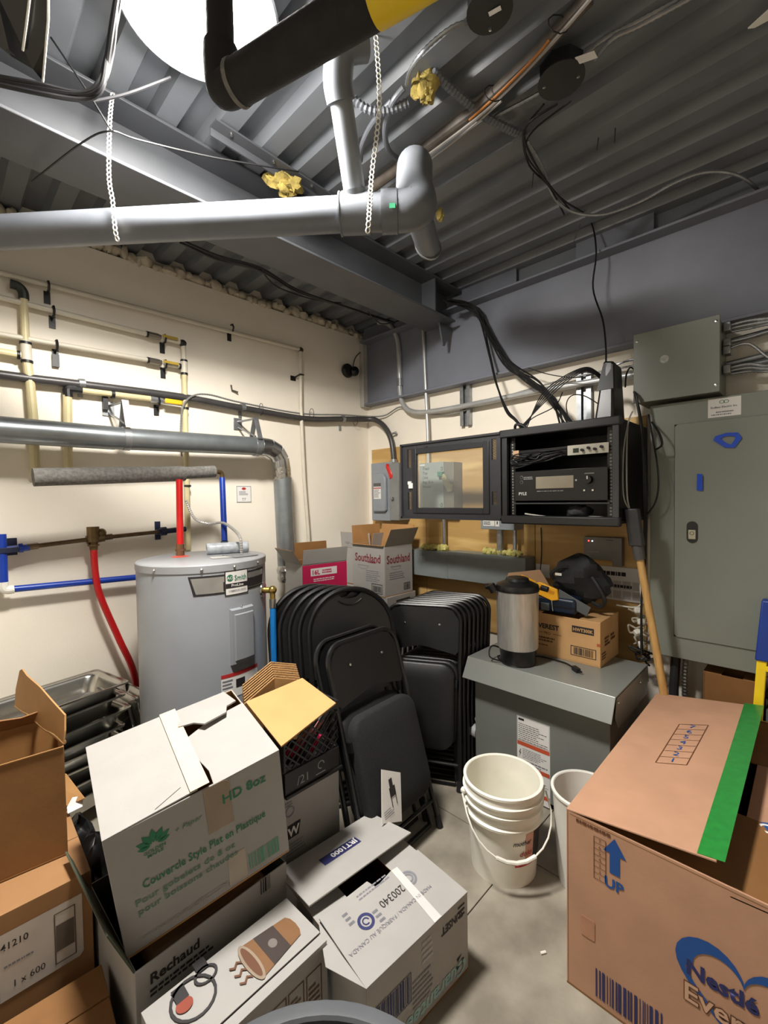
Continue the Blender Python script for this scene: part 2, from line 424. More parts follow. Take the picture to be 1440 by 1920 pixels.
# channel beam along the back wall
cb = MB().box((2.705, -1.68, 2.325), (2.72, 2.815, 2.85)).box((2.66, -1.68, 2.31), (2.75, 2.815, 2.327)).box((2.62, -1.68, 2.838), (2.72, 2.815, 2.852)).build('channel_beam', DSTEEL, bevel=.003)
tag(cb, 'deep charcoal steel channel beam running along the top of the back wall', 'beam')
for i, (ya, yb) in enumerate(((0.62, 1.02), (1.40, 1.82), (2.16, 2.84), (-1.66, 0.05))):
    pl = MB().box((2.70, ya, 2.853), (2.712, yb, 2.982)).build('closure_plate', DSTEEL, smooth=0)
    tag(pl, ['charcoal closure plate above the channel beam between two dark slots', 'charcoal closure plate above the channel beam beside the I-beam end', 'charcoal closure plate above the channel beam in the room corner', 'charcoal closure plate above the channel beam at the far right'][i], 'plate')
struct(MB().box((2.655, 2.812, 2.30), (2.75, WA, 2.86)).build('trim_1', mat('greyish_white_drywall', (176, 172, 164), .6, var=.05), bevel=.006))  # drywall return painted greyish white
# ragged spray foam along the top of the left wall
mb = MB(); rnd = random.Random(3)
xx = 0.2
while xx < 2.70:
    L = rnd.uniform(.02, .06); mb.blob((xx, WA + .035 - rnd.uniform(0, .02), 2.925 + rnd.uniform(-.015, .02)), 1, 6, 8, .25, (L, .035 + rnd.uniform(0, .015), rnd.uniform(.022, .045)), int(xx * 999)); xx += L * 1.2
fo = mb.build('spray_foam_seam', FOAMW, smooth=60); fo['kind'] = 'stuff'; tag(fo, 'lumpy cream spray foam sealing the left wall to the ceiling deck', 'foam')
mb = MB(); xx = -1.7
MB().box((-1.8, WA + .06, 2.89), (2.95, WA + .12, 3.03)).build('wall_left_top', WALL)
bpy.data.objects['wall_left_top'].name = 'trim_2'; struct(bpy.data.objects['trim_2'])

# ================================================================== CEILING THINGS
# round lamp
lx, ly, lz = 0.602, 1.307, 2.945
lp = thing('ceiling_lamp', 'bright round flush ceiling lamp with a metal rim behind the black pipe', 'lamp', (lx, ly, 2.98))
MB().lathe([(0, .034), (.17, .034), (.19, .025), (.222, -.005), (.226, -.012), (.220, -.016), (.208, -.006), (.20, .012), (0, .012)], (lx, ly, lz), seg=48).build('rim', GALV, lp)
GLOW = mat('lit_lamp_lens', (255, 250, 240), .5, emit=((255, 244, 228), LAMP_STRENGTH))
MB().lathe([(.206, .006), (.200, -.004), (.15, -.012), (.08, -.015), (.0001, -.016)], (lx, ly, lz), seg=48).build('lens', GLOW, lp)
ad_ = bpy.data.lights.new('lamp_downlight', 'AREA'); ad_.shape = 'DISK'; ad_.size = .37; ad_.energy = LAMP_POWER; ad_.color = (1.0, .96, .90)
ao = bpy.data.objects.new('lamp_downlight', ad_); COL.objects.link(ao); ao.parent = lp; ao.location = (0, 0, -.056)
ld_ = bpy.data.lights.new('lamp_light', 'POINT'); ld_.energy = LAMP_SIDE; ld_.shadow_soft_size = .08; ld_.color = (1.0, .96, .90)
lo = bpy.data.objects.new('lamp_light', ld_); COL.objects.link(lo); lo.parent = lp; lo.location = (0, 0, -.115)

# grey 4-inch plastic drain pipe
pz = 2.505
pA, pB, pC = V(0.13, 2.265, pz), V(1.085, 1.165, pz), V(1.178, 1.058, pz)
dr = thing('drain_pipe', 'thick grey plastic drain pipe hanging below the ceiling on perforated straps', 'pipe', tuple(pA))
dirp = (pB - pA).normalized()
MB().cyl(pA - dirp * .75, pB, .057, seg=28).build('pipe', PVCG, dr)
te = MB().cyl(pB - dirp * .055, pB + dirp * .045, .066, seg=28).cyl(pB + dirp * .045, pC, .061, seg=28).cyl(pB - dirp * .06, pB - dirp * .055, .069, seg=28).build('tee_fitting', PVCF, dr)
MB().cyl(pC - dirp * .055, pC + dirp * .0, .069, seg=28).build('coupling', PVCF, dr)
e1 = (1.284, 1.052, 2.700)
el = smooth_path([pC, pC + dirp * .07 + V(0, 0, .012), V(e1) - V(.02, .0, .07), V(e1) + V(0.02, .03, .035), V(e1) + V(.12, .13, .03)], 6)
MB().tube(el, .066, 24).build('elbow', PVCF, dr)
e2 = V(e1) + V(.12, .13, .03); e3 = V((1.750, 1.372, 2.735))
MB().cyl(e2 - (e3 - e2).normalized() * .02, e3, .057, seg=24).build('outlet_pipe', PVCG, dr)
MB().tube([e3 + V(.062 * math.cos(a), -.03 * math.cos(a), .062 * math.sin(a)) for a in [i * .35 for i in range(18)]], .005, 6, closed=True).build('hanger_ring', GALV, dr)
# branch
b0 = pB + V(0, 0, .02); b1 = V((0.927, 1.072, 2.800))
MB().cyl(b0, b1, .038, .036, seg=20).build('branch_pipe', mat('dark_grey_plastic_pipe', (120, 124, 130), .4), dr)
MB().cyl(b0 + (b1 - b0) * .0, b0 + (b1 - b0) * .17, .046, seg=20).build('branch_socket', PVCF, dr)
b2 = b1 + (b1 - b0).normalized() * .05
MB().tube(smooth_path([b1 - (b1 - b0).normalized() * .05, b1, b2 + V(.015, -.02, .02), b2 + V(.07, -.06, .05)], 5), .046, 20).build('elbow', PVCF, dr)
flat(dr, [rect(0, 0, .02, .025)], pC - dirp * .03 + V(-.048, -.047, -.03), tuple(dirp), (0, 0, 1), mat('green_print', (40, 140, 96)), 'printed_mark', local=False)
# perforated straps
def strap(label, path):
    p = resample(smooth_path(path, 8), .0165); mb = MB()
    for i in range(len(p) - 1):
        c = p[i]; tdir = (p[min(i + 1, len(p) - 1)] - p[max(i - 1, 0)]).normalized()
        sd = tdir.cross(V(.7, .7, 0)).normalized()
        mb.tube([c + sd * (.0065 * math.cos(a)) + tdir * (.0085 * math.sin(a)) for a in [k * math.pi / 4 for k in range(8)]], .0024, 5, closed=True)
    o = mb.build('perforated_strap', WHITEP); return tag(o, label, 'strap', 'white perforated hanger straps')
strap('white perforated strap hanging from the I-beam flange to the grey drain pipe', [(0.501, 1.800, 2.948), (0.484, 1.780, 2.830), (0.472, 1.765, 2.634), (0.478, 1.755, 2.545), (0.483, 1.755, 2.453), (0.497, 1.775, 2.417)])
strap('white perforated strap beside the pipe tee, hanging from the deck', [(1.044, 1.018, 2.970), V((1.044, 1.018, 2.970)) + V(.01, .0, -.2), (1.056, 1.060, 2.567), (1.021, 1.040, 2.413), (1.024, 1.050, 2.373)])
# black insulated pipe
bp = thing('insulated_pipe', 'black foam-insulated pipe with an elbow in front of the ceiling lamp', 'pipe', (0.505, 1.011, 2.450))
q0 = V((0.506, 0.998, 2.450)); q1 = V((0.615, 0.603, 2.440))
dq = (q1 - q0).normalized()
MB().cyl((q0.x, q0.y, q0.z + .07), (q0.x - .005, q0.y - .005, 2.985), .031, seg=20).build('riser', BFOAM, bp)
MB().tube(smooth_path([(q0.x, q0.y, q0.z + .10), (q0.x, q0.y, q0.z + .05), V(q0) + dq * .012 + V(0, 0, .004), q0 + dq * .06], 6), .039, 20).build('elbow_cover', BFOAM, bp)
MB().cyl(q0 + dq * .048, q0 + dq * .058, .0465, .045, seg=20).build('seam_band', FOAM, bp)
MB().cyl(q0 + dq * .055, q1 + dq * .0, .0435, seg=24).build('insulation_tube', BFOAM, bp)
MB().cyl(q1, q1 + dq * .16, .0448, seg=24).build('tape_band', YTAPE, bp)
MB().cyl(q1 + dq * .16, q1 + dq * .8, .0435, seg=24).build('insulation_tube', BFOAM, bp)
# lap angle with screws by the I-beam
la = thing('deck_angle', 'short grey steel lap angle screwed under the deck beside the I-beam', 'bracket', (1.050, 1.687, 2.950))
a0, a1 = V((0.816, 1.716, 2.965)), V((1.411, 1.735, 2.965)); ad = (a1 - a0).normalized(); an = V(-ad.y, ad.x, 0)
MB().hexa([a0, a1, a1 - an * .055, a0 - an * .055] + [p + V(0, 0, .008) for p in (a0, a1, a1 - an * .055, a0 - an * .055)]).build('flange', STEEL, la)
MB().hexa([a0 + V(0, 0, -.03), a1 + V(0, 0, -.03), a1 + V(0, 0, -.03) - an * .006, a0 + V(0, 0, -.03) - an * .006] + [p for p in (a0, a1, a1 - an * .006, a0 - an * .006)]).build('leg', STEEL, la)
for f in (.12, .45, .8):
    c = a0 + (a1 - a0) * f - an * .035
    MB().lathe([(0, -.008), (.006, -.007), (.008, 0)], tuple(c), seg=8).build('screw', CHROME, la)
# yellow insulation tufts
def tuft(label, c, s, seed):
    rnd = random.Random(seed); mb = MB()
    for i in range(7):
        mb.blob((c[0] + rnd.uniform(-1, 1) * s[0] * .6, c[1] + rnd.uniform(-1, 1) * s[1] * .6, c[2] + rnd.uniform(-1, 1) * s[2] * .5), 1, 7, 10, .35, (s[0] * .6, s[1] * .6, s[2] * .7), seed + i)
    tag(mb.build('insulation_tuft', YINS, smooth=50), label, 'insulation', 'tufts of yellow insulation')
tuft('torn yellow fibreglass stuffed beside the I-beam under the lap angle', (1.171, 1.730, 2.930), (.07, .06, .04), 11)
tuft('yellow fibreglass tuft plugging a ceiling hole beside the grey flexible conduit', (1.276, 1.006, 2.950), (.05, .05, .045), 21)
tuft('small yellow foam bit behind the drain pipe outlet', (1.875, 1.395, 2.960), (.012, .02, .035), 31)
# black plastic strip hanging top left
bs = thing('plastic_strip', 'black plastic strip with pale edges hanging at the top left of the ceiling', 'strip', (0.242, 1.693, 2.900))
MB().add([(0.193, 1.523, 2.850), (0.260, 1.456, 2.850), (0.270, 1.553, 2.790), (0.275, 1.647, 2.750), (0.251, 1.635, 2.760), (0.207, 1.683, 2.800), (0.174, 1.691, 2.820), (0.164, 1.552, 2.850)], [(0, 1, 2, 3, 4, 5, 6, 7)]).build('sheet', mat('black_film', (22, 22, 24), .25, var=.3, bump=.5, bscale=10), bs, smooth=0)
sh = [c for c in COL.objects if c.parent == bs][-1]; so = sh.modifiers.new('thickness', 'SOLIDIFY'); so.thickness = .004
MB().tube([(0.262, 1.454, 2.850), (0.268, 1.504, 2.810), (0.271, 1.565, 2.785), (0.275, 1.647, 2.748)], .003, 6).build('edge_bead', WHITEP, bs)
MB().tube([(0.228, 1.475, 2.840), (0.226, 1.541, 2.800), (0.225, 1.607, 2.775)], .003, 6).build('edge_bead', WHITEP, bs)
# cables top left
cb = thing('cable_bundle', 'black cable bundle looping down from the deck at the upper left', 'cable', (0.362, 1.617, 2.750))
for i, (o_, dz) in enumerate(((0, 0), (7, .008), (-6, .004), (3, -.012))):
    pp = [(0.160, 1.710, 2.720), (0.261, 1.645, 2.720), (0.357, 1.595, 2.730), (0.399, 1.548, 2.750), (0.415, 1.516, 2.820), (0.416, 1.458, 2.870), (0.410, 1.378, 2.920)]
    pp = [V(p) + V(.006 * math.sin(i * 2 + k), .006 * math.cos(i * 3 + k), dz + .004 * math.sin(k * 1.7 + i)) for k, p in enumerate(pp)]
    MB().tube(smooth_path(pp, 6), .0065, 7).build('cable', BLKCAB, cb)
def wire(name, label, path, r, m, cat='wire', sm=6, seg=6, group=None):
    return tag(MB().tube(smooth_path(path, sm), r, seg).build(name, m), label, cat, group)
wire('conduit_stub', 'thin grey rod crossing from the lamp rim to the I-beam', [(0.614, 1.568, 2.930), (0.502, 1.636, 2.850), (0.413, 1.685, 2.800)], .005, mat('dark_rod', (38, 38, 40), .6, spec=.2), 'rod')
wire('thin_wire', 'thin grey wire crossing in front of the I-beam towards the lap angle', [(0.306, 2.096, 2.700), (0.384, 1.740, 2.680), (0.430, 1.588, 2.660), (0.523, 1.614, 2.700), (0.792, 1.641, 2.800), (1.162, 1.614, 2.920)], .003, BLKCAB)
wire('thin_wire', 'thin dark wire dropping diagonally from the deck to the strap', [(0.309, 1.704, 2.940), (0.383, 1.649, 2.800), (0.434, 1.587, 2.665)], .003, BLKCAB)
# round black junction boxes with armoured cables
def jbox(label, c, r, yaw):
    t = thing('octagon_box', label, 'junction box', (c[0], c[1], 2.98))
    MB().lathe([(0, 0), (r, 0), (r * 1.02, .04), (r * 1.02, .05)], (c[0], c[1], 2.93), seg=8).build('box_body', mat('black_painted_box', (34, 35, 36), .4), t, smooth=20)
    MB().lathe([(0, -.003), (r * 1.05, -.002), (r * 1.05, .002)], (c[0], c[1], 2.93), seg=24).build('cover', mat('black_painted_cover', (42, 43, 43), .42), t)
    for s_ in (0, math.pi):
        MB().lathe([(0, -.006), (.005, -.005), (.006, 0)], (c[0] + r * .75 * math.cos(yaw + s_), c[1] + r * .75 * math.sin(yaw + s_), 2.928), seg=8).build('screw', CHROME, t)
    return t
j1 = jbox('round black junction box with a paper tag on the ribbed deck', (1.565, 0.640, 2.935), .073, 2.0)
j2 = jbox('black junction box with a white label near the top of the deck', (1.198, 0.700, 2.935), .064, .5)
jw = V((1.529, 0.545, 2.930)); MB().slab([jw + V(-.012, .03, .0), jw + V(-.012, -.03, -.02), jw + V(.02, -.03, -.02), jw + V(.02, .03, 0)], .001).build('tag', PAPER, j1)
text(j1, 'MW-6', .022, jw + V(-.004, .026, -.002), (.0, -.95, -.3), (1, 0, 0), INKK, local=False)
flat(j2, [rect(0, 0, .036, .014)], (1.193, 0.702, 2.926), (.25, -.97, 0), (.97, .25, 0), PAPER, 'label', local=False, lift=-.0015)
def armour(label, path, r=.0075, m=None, sm=8, step=.0085):
    o = mc(smooth_path(path, sm), r, step).build('armoured_cable', m or GALV); return tag(o, label, 'cable')
armour('armoured cable running from the tagged junction box towards the top edge', [(1.558, 0.570, 2.950), (1.550, 0.500, 2.955), (1.575, 0.400, 2.960), (1.605, 0.268, 2.965)])
armour('second armoured cable beside the first, behind the paper tag', [(1.583, 0.536, 2.940), (1.558, 0.471, 2.945), (1.581, 0.401, 2.950), (1.605, 0.255, 2.950)])
armour('short armoured cable entering the tagged junction box from the left', [(1.579, 0.711, 2.950), (1.576, 0.776, 2.955), (1.567, 0.869, 2.960), (1.570, 0.928, 2.965)])
armour('armoured cable bending from the labelled junction box to the insulation tuft', [(1.207, 0.757, 2.950), (1.158, 0.801, 2.930), (1.142, 0.892, 2.920), (1.167, 0.980, 2.930), (1.217, 1.042, 2.950)])
armour('long armoured cable swagging along the deck towards the right wall', [(1.751, 0.857, 2.950), (1.893, 0.861, 2.930), (2.092, 0.888, 2.900), (2.234, 0.856, 2.880), (2.355, 0.761, 2.880), (2.416, 0.613, 2.900), (2.418, 0.462, 2.920), (2.449, 0.348, 2.920), (2.558, 0.247, 2.900), (2.766, 0.169, 2.860), (3.030, 0.084, 2.800)], .0085)
# grey flexible conduits
armour('grey ribbed flexible conduit crossing the deck to the right of the tuft', [(1.253, 0.952, 2.960), (1.356, 0.941, 2.955), (1.512, 0.917, 2.950), (1.632, 0.883, 2.950), (1.733, 0.855, 2.960)], .017, PVCG, step=.008)
armour('grey ribbed flexible conduit curving left of the tuft', [(1.118, 1.212, 2.950), (1.163, 1.181, 2.920), (1.216, 1.138, 2.920), (1.263, 1.075, 2.940)], .016, PVCG, step=.008)
wire('conduit_bend', 'thin grey conduit looping beside the strap under the tuft', [(1.218, 1.055, 2.950), (1.217, 1.112, 2.930), (1.265, 1.194, 2.920), (1.358, 1.266, 2.930), (1.462, 1.300, 2.960)], .011, PVCG, 'conduit', seg=10)
wire('conduit_bend', 'thin grey conduit bending down behind the white strap', [(1.218, 1.113, 2.940), (1.225, 1.217, 2.930), (1.265, 1.319, 2.930), (1.335, 1.407, 2.950)], .011, PVCG, 'conduit', seg=10)
# brownish rigid conduit with wires along the deck
rc = thing('rigid_conduit', 'brown-stained conduit with orange and grey wires strapped along the deck', 'conduit', (1.475, 0.905, 2.950))
MB().tube([(1.479, 1.511, 2.940), (1.473, 1.273, 2.940), (1.470, 0.902, 2.945), (1.441, 0.681, 2.950), (1.394, 0.486, 2.955)], .021, 12).build('conduit_pipe', mat('brown_stained_conduit', (92, 84, 76), .5, var=.2, scale=30), rc)
MB().tube(smooth_path([(1.465, 0.946, 2.920), (1.443, 0.820, 2.915), (1.410, 0.666, 2.915), (1.394, 0.606, 2.920)], 4), .0042, 6).build('orange_wire', ORW, rc)
MB().tube(smooth_path([(1.487, 1.168, 2.920), (1.474, 0.928, 2.915), (1.446, 0.760, 2.915), (1.399, 0.583, 2.915), (1.365, 0.469, 2.920)], 4), .006, 6).build('grey_wire', mat('grey_wire', (150, 144, 138), .5), rc)
MB().tube(smooth_path([(1.524, 1.183, 2.930), (1.508, 0.998, 2.925), (1.485, 0.823, 2.925)], 4), .004, 6).build('white_wire', mat('white_wire', (196, 192, 186), .5), rc)
for px_ in ((1.442, 0.830, 2.930), (1.378, 0.571, 2.930)):
    c = V(px_); MB().tube([c + V(.028 * math.cos(a), -.02 * math.cos(a), .028 * math.sin(a)) for a in [k * .7 for k in range(9)]], .002, 5, closed=True).build('cable_tie', BLACK, rc)
# white bracket top right
tag(MB().slab([(1.828, 0.164, 2.950), (1.786, 0.078, 2.950), (1.844, 0.081, 2.950), (1.840, 0.148, 2.950)], .004).build('deck_clip', WHITEP, smooth=0), 'pale sheet-metal clip under the deck at the top right corner', 'clip')
# black drop cables
wire('drop_cable', 'black cable dropping from the deck in front of the channel beam to the modem', [(1.646, 0.687, 2.930), (1.650, 0.814, 2.920), (1.801, 0.854, 2.900), (2.080, 0.858, 2.880), (2.600, 0.910, 3.032), (2.580, 0.867, 2.833), (2.560, 0.877, 2.629), (2.540, 0.821, 2.436), (2.500, 0.793, 2.278), (2.420, 0.767, 2.173)], .0045, BLKCAB, 'cable')
wire('drop_cable', 'second black cable tied beside the armoured cable under the deck', [(1.612, 0.722, 2.930), (1.681, 0.836, 2.930), (1.842, 0.892, 2.920), (2.004, 0.875, 2.900), (2.235, 0.901, 2.890)], .004, BLKCAB, 'cable')
wire('drop_cable', 'third black cable draped from the tagged junction box', [(1.670, 0.648, 2.930), (1.690, 0.800, 2.925), (1.756, 0.866, 2.915), (1.921, 0.874, 2.905), (2.251, 0.863, 2.885)], .0035, BLKCAB, 'cable')
for i, (p, q, lb) in enumerate((((1.874, 0.888, 2.900), (1.913, 0.913, 2.870), 'black cable tie end hanging left of the armoured swag'), ((2.337, 0.862, 2.870), (2.352, 0.902, 2.800), 'black cable tie end hanging below the armoured swag'), ((1.953, 0.583, 2.960), (1.989, 0.597, 2.930), 'upper of two black screw tips poking through the deck'), ((1.954, 0.647, 2.960), (1.979, 0.662, 2.930), 'lower of two black screw tips poking through the deck'))):
    tag(MB().cyl(p, q, .0025, .0015, seg=6).build('tie_end', BLACK), lb, 'tie')
# cables along the far side of the I-beam
lb_ = thing('beam_cables', 'black cables strung along the far side of the I-beam towards the corner', 'cable', (1.561, 2.193, 2.750))
for i in range(3):
    MB().tube(smooth_path([V(p) + V(0, .008 * i, .006 * math.sin(i * 2 + k)) for k, p in enumerate([(0.867, 2.144, 2.730), (1.057, 2.163, 2.730), (1.262, 2.104, 2.720), (1.529, 2.149, 2.710), (1.941, 2.149, 2.730), (2.219, 2.183, 2.760), (2.444, 2.239, 2.800)])], 5), .006, 6).build('cable', BLKCAB, lb_)
MB().tube(smooth_path([(1.249, 2.107, 2.730), (1.417, 2.195, 2.710), (1.666, 2.180, 2.710), (1.841, 2.137, 2.730)], 5), .004, 6).build('cable', BLKCAB, lb_)
MB().tube(smooth_path([(2.072, 2.136, 2.740), (2.225, 2.179, 2.720), (2.317, 2.148, 2.740), (2.398, 2.145, 2.780)], 5), .004, 6).build('cable', BLKCAB, lb_)

# ================================================================== LEFT WALL PLUMBING
A = 2.815
def clip(parent, x, z, s=1.0, vert=False):
    # black pipe hanger: plate on the wall with an arm round the pipe
    mb = MB().box((x - .014, WA - .006, z - .075), (x + .014, WA - .001, z - .012))
    mb.tube([(x, WA - .004, z - .02), (x, A - .012, z - .022), (x, A - .026, z), (x, A - .012, z + .022), (x, A + .012, z + .024)], .006, 6)
    mb.build('pipe_clip', BLACK, parent, bevel=.0)
def ellfit(parent, c, r, m=BLACK):
    MB().blob(c, r, 7, 10).build('elbow_fitting', m, parent)
def ring(parent, c, d, r, m=BLACK, L=.012):
    c = V(c); d = V(d).normalized(); MB().cyl(c - d * L / 2, c + d * L / 2, r, seg=14).build('crimp_ring', m, parent)
pr = .0135
# top run with its riser at right
t = thing('water_pipe', 'topmost cream plastic pipe run with a long riser near the room corner', 'pipe', (2.0, A, 1.2))
MB().cyl((-.6, A, 2.60), (2.008, A, 2.645), pr, seg=12).build('pipe', CPVCW, t)
MB().tube([(2.01, A, 2.645), (2.005, A, 2.45), (2.0, A, 2.222), (2.018, A, 1.65), (2.044, A, 1.27), (2.06, A, .7)], .0145, 12).build('pipe', CPVCW, t)
ellfit(t, (2.01, A, 2.642), .021, mat('dark_bronze_fitting', (70, 58, 44), .4, .5))
clip(t, .46, 2.61); clip(t, 1.455, 2.66)
MB().box((1.94, WA - .006, 2.41), (1.985, WA - .001, 2.445)).tube([(1.975, WA - .004, 2.435), (1.985, A - .02, 2.45), (2.02, A - .018, 2.452)], .006, 6).build('pipe_clip', BLACK, t)
# second run, with valve, elbow and riser down to the foam
t = thing('water_pipe', 'second plastic water pipe run with brass shut-off valves and a riser behind the duct', 'pipe', (1.13, A, 1.7))
MB().cyl((-.6, A, 2.51), (.93, A, 2.487), pr, seg=12).build('pipe', CPVCW, t)
MB().cyl((1.02, A, 2.486), (1.12, A, 2.484), pr, seg=12).build('pipe', CPVCW, t)
MB().cyl((1.132, A, 2.475), (1.132, A, 2.36), .0145, seg=12).build('pipe', CPVCW, t)
MB().cyl((1.132, A, 2.30), (1.126, A, 1.20), .0165, seg=12).build('pipe', CPVC, t)
MB().cyl((-.6, A, 2.30), (.92, A, 2.336), pr, seg=12).build('pipe', CPVCW, t)
MB().cyl((1.02, A, 2.336), (1.12, A, 2.336), pr, seg=12).build('pipe', CPVCW, t)
ellfit(t, (1.128, A, 2.482), .023)
MB().cyl((1.132, A, 2.375), (1.132, A, 2.295), .0205, seg=14).build('tee_fitting', CPVCW, t)
for z in (2.375, 2.295, 2.082, 1.60): ring(t, (1.132, A, z), (0, 0, 1), .021)
ring(t, (1.105, A, 2.336), (1, 0, 0), .018)
for z in (2.487, 2.336):
    v = MB().cyl((.93, A, z), (.985, A, z), .019, seg=8).cyl((.92, A, z), (.93, A, z), .015, seg=10).cyl((.985, A, z), (1.0, A, z), .015, seg=10).build('valve', mat('nickel_valve', (132, 126, 116), .35, .8), t)
    MB().box((1.0, A - .03, z - .004), (1.09, A - .024, z + .012)).build('valve_handle', mat('dull_yellow_handle', (170, 142, 40), .5), v, bevel=.002)
    ring(t, (.925, A, z), (1, 0, 0), .018)
    clip(t, 1.02, z - .005)
clip(t, .478, 2.49); clip(t, .486, 2.32)
MB().box((.47, WA - .02, 2.215), (.50, WA - .004, 2.28)).build('valve_box', BLACK, t)
# left riser with tee
t = thing('water_pipe', 'thick yellowed plastic riser at the left edge passing behind the galvanized duct', 'pipe', (.37, A, 1.67))
MB().tube([(.36, A, 2.53), (.36, A, 2.30)], .0175, 12).build('pipe', CPVC, t)
MB().tube([(.362, A, 2.22), (.372, A, 2.10), (.379, A, 1.94), (.379, A, 1.66)], .0205, 12).build('pipe', CPVC, t)
MB().cyl((-.6, A, 2.24), (.34, A, 2.236), .0175, seg=12).build('pipe', CPVC, t)
MB().cyl((.36, A, 2.31), (.363, A, 2.205), .0225, seg=14).build('tee_fitting', CPVCW, t)
ring(t, (.36, A, 2.30), (0, 0, 1), .025); ring(t, (.363, A, 2.21), (0, 0, 1), .025); ring(t, (.33, A, 2.236), (1, 0, 0), .021)
MB().tube(smooth_path([(.31, A, 2.575), (.34, A, 2.572), (.358, A, 2.55), (.36, A, 2.515)], 5), .022, 12).build('elbow_fitting', mat('dark_green_fitting', (40, 44, 38), .5), t)
MB().box((.33, WA - .012, 1.862), (.36, WA - .002, 1.874)).box((.40, WA - .012, 1.862), (.425, WA - .002, 1.874)).build('strap', BLACK, t)
# branch with yellow valve
t = thing('water_pipe', 'short cream pipe branch with a bright yellow valve lever above the duct', 'pipe', (.52, A, 1.68))
MB().cyl((.525, A, 2.08), (.516, A, 1.66), .0205, seg=12).build('pipe', CPVC, t)
MB().cyl((.55, A, 2.105), (.93, A, 2.112), .0165, seg=12).build('pipe', CPVC, t)
MB().tube(smooth_path([(.527, A, 2.06), (.527, A, 2.10), (.55, A, 2.107), (.59, A, 2.107)], 5), .022, 12).build('elbow_fitting', BLACK, t)
v = MB().cyl((.93, A, 2.11), (1.0, A, 2.108), .019, seg=8).cyl((1.0, A, 2.108), (1.11, A, 2.106), .012, seg=10).build('valve', GALV, t)
MB().box((1.0, A - .04, 2.092), (1.10, A - .03, 2.120)).build('valve_handle', mat('yellow_lever', (232, 178, 26), .4), v, bevel=.006)
MB().box((.69, WA - .03, 2.02), (.715, WA - .004, 2.13)).build('pipe_clip', BLACK, t)
ring(t, (.735, A, 2.108), (1, 0, 0), .024, L=.016); clip(t, .975, 2.10)
# black conduit run with armoured cable, all along the wall and round the corner
t = thing('metal_conduit_run', 'dark grey conduit run along the left wall, curving down to the switch box', 'conduit', (1.0, A, 2.13))
MB().tube(smooth_path([(-.6, A, 2.12), (.26, A, 2.126), (.56, A, 2.135), (1.11, A, 2.149), (1.5, A, 2.136), (2.03, A, 2.125), (2.40, A, 2.165), (2.62, A - .02, 2.185), (2.70, 2.72, 2.18), (2.70, 2.60, 2.10), (2.70, 2.53, 1.98), (2.70, 2.505, 1.81)], 6), .0225, 14).build('conduit_pipe', mat('dark_conduit', (72, 70, 70), .4, .3, var=.15), t)
for x in (.59, 1.52, 2.42):
    MB().cyl((x - .014, A, 2.14 if x < 2 else 2.168), (x + .014, A, 2.142 if x < 2 else 2.17), .0265, seg=14).box((x - .012, WA - .005, 2.075), (x + .012, WA - .001, 2.12)).build('conduit_strap', GALV, t)
MB().cyl((2.69, 2.57, 2.035), (2.72, 2.50, 2.045), .008, seg=8).blob((2.72, 2.50, 2.045), .012).build('conduit_strap', GALV, t)
t2 = mc(smooth_path([(1.09, A - .03, 1.78), (1.09, A - .03, 1.95), (1.105, A - .03, 2.08), (1.16, A - .03, 2.155), (1.27, A - .025, 2.185), (1.5, A - .01, 2.17), (2.0, A, 2.16), (2.4, A, 2.20), (2.66, A - .03, 2.215), (2.715, 2.62, 2.205), (2.72, 2.45, 2.25), (2.72, 2.30, 2.19), (2.72, 1.95, 2.12), (2.715, 1.6, 2.16), (2.715, 1.25, 2.195), (2.71, .95, 2.21), (2.70, .66, 2.20)], 8), .0065, .008).build('armoured_cable', mat('grey_armour', (150, 150, 148), .4, .5))
tag(t2, 'thin armoured cable looping up from the duct and following both walls', 'cable')
for x in (1.66, 2.10, 2.56):
    tag(MB().tube([(x, A + .03 * math.cos(a), (2.147 if x < 2 else 2.17) + .042 * math.sin(a)) for a in [k * .7 for k in range(9)]], .0022, 5, closed=True).build('cable_tie', BLACK), 'black cable tie %s on the left wall conduit' % {1.66: 'beside the middle strap', 2.10: 'just right of the long riser', 2.56: 'nearest the corner'}[x], 'tie')

# galvanized vent duct
DY = 2.68; dr_ = .0595
t = thing('vent_duct', 'galvanized round vent duct along the left wall with an elbow down beside the heater', 'duct', (1.7, DY, .9))
MB().cyl((-.6, DY, 1.845), (.70, DY, 1.846), dr_ + .002, seg=28).build('duct_pipe', GALVD, t)
MB().cyl((.68, DY, 1.846), (1.575, DY, 1.865), dr_, seg=28).build('duct_pipe', GALVD, t)
el = [(1.57, DY, 1.866), (1.635, DY, 1.862), (1.69, DY, 1.835), (1.722, DY, 1.785), (1.732, DY, 1.72)]
for i in range(4):
    a, b = V(el[i]), V(el[i + 1]); MB().cyl(a - (b - a) * .06, b + (b - a) * .06, dr_ + .001 + .001 * (i % 2), seg=28).build('elbow_gore', mat('shiny_galvanized', (182, 184, 184), .22, .95, var=.12, scale=16), t)
MB().cyl((1.732, DY, 1.73), (1.735, DY, 1.64), dr_ + .003, seg=28).build('foil_tape_band', mat('crinkled_foil', (196, 196, 194), .2, 1., var=.2, scale=40, bump=.8, bscale=60), t)
MB().cyl((1.735, DY, 1.66), (1.745, DY - .02, .95), dr_ + .003, seg=28).build('duct_pipe', GALVD, t)
MB().lathe([(.062, 0), (.07, .02), (.066, .05), (.075, .08), (.066, .11), (.06, .12)], (1.745, DY - .02, .93), seg=22).build('foil_collar', _M['crinkled_foil'], t)
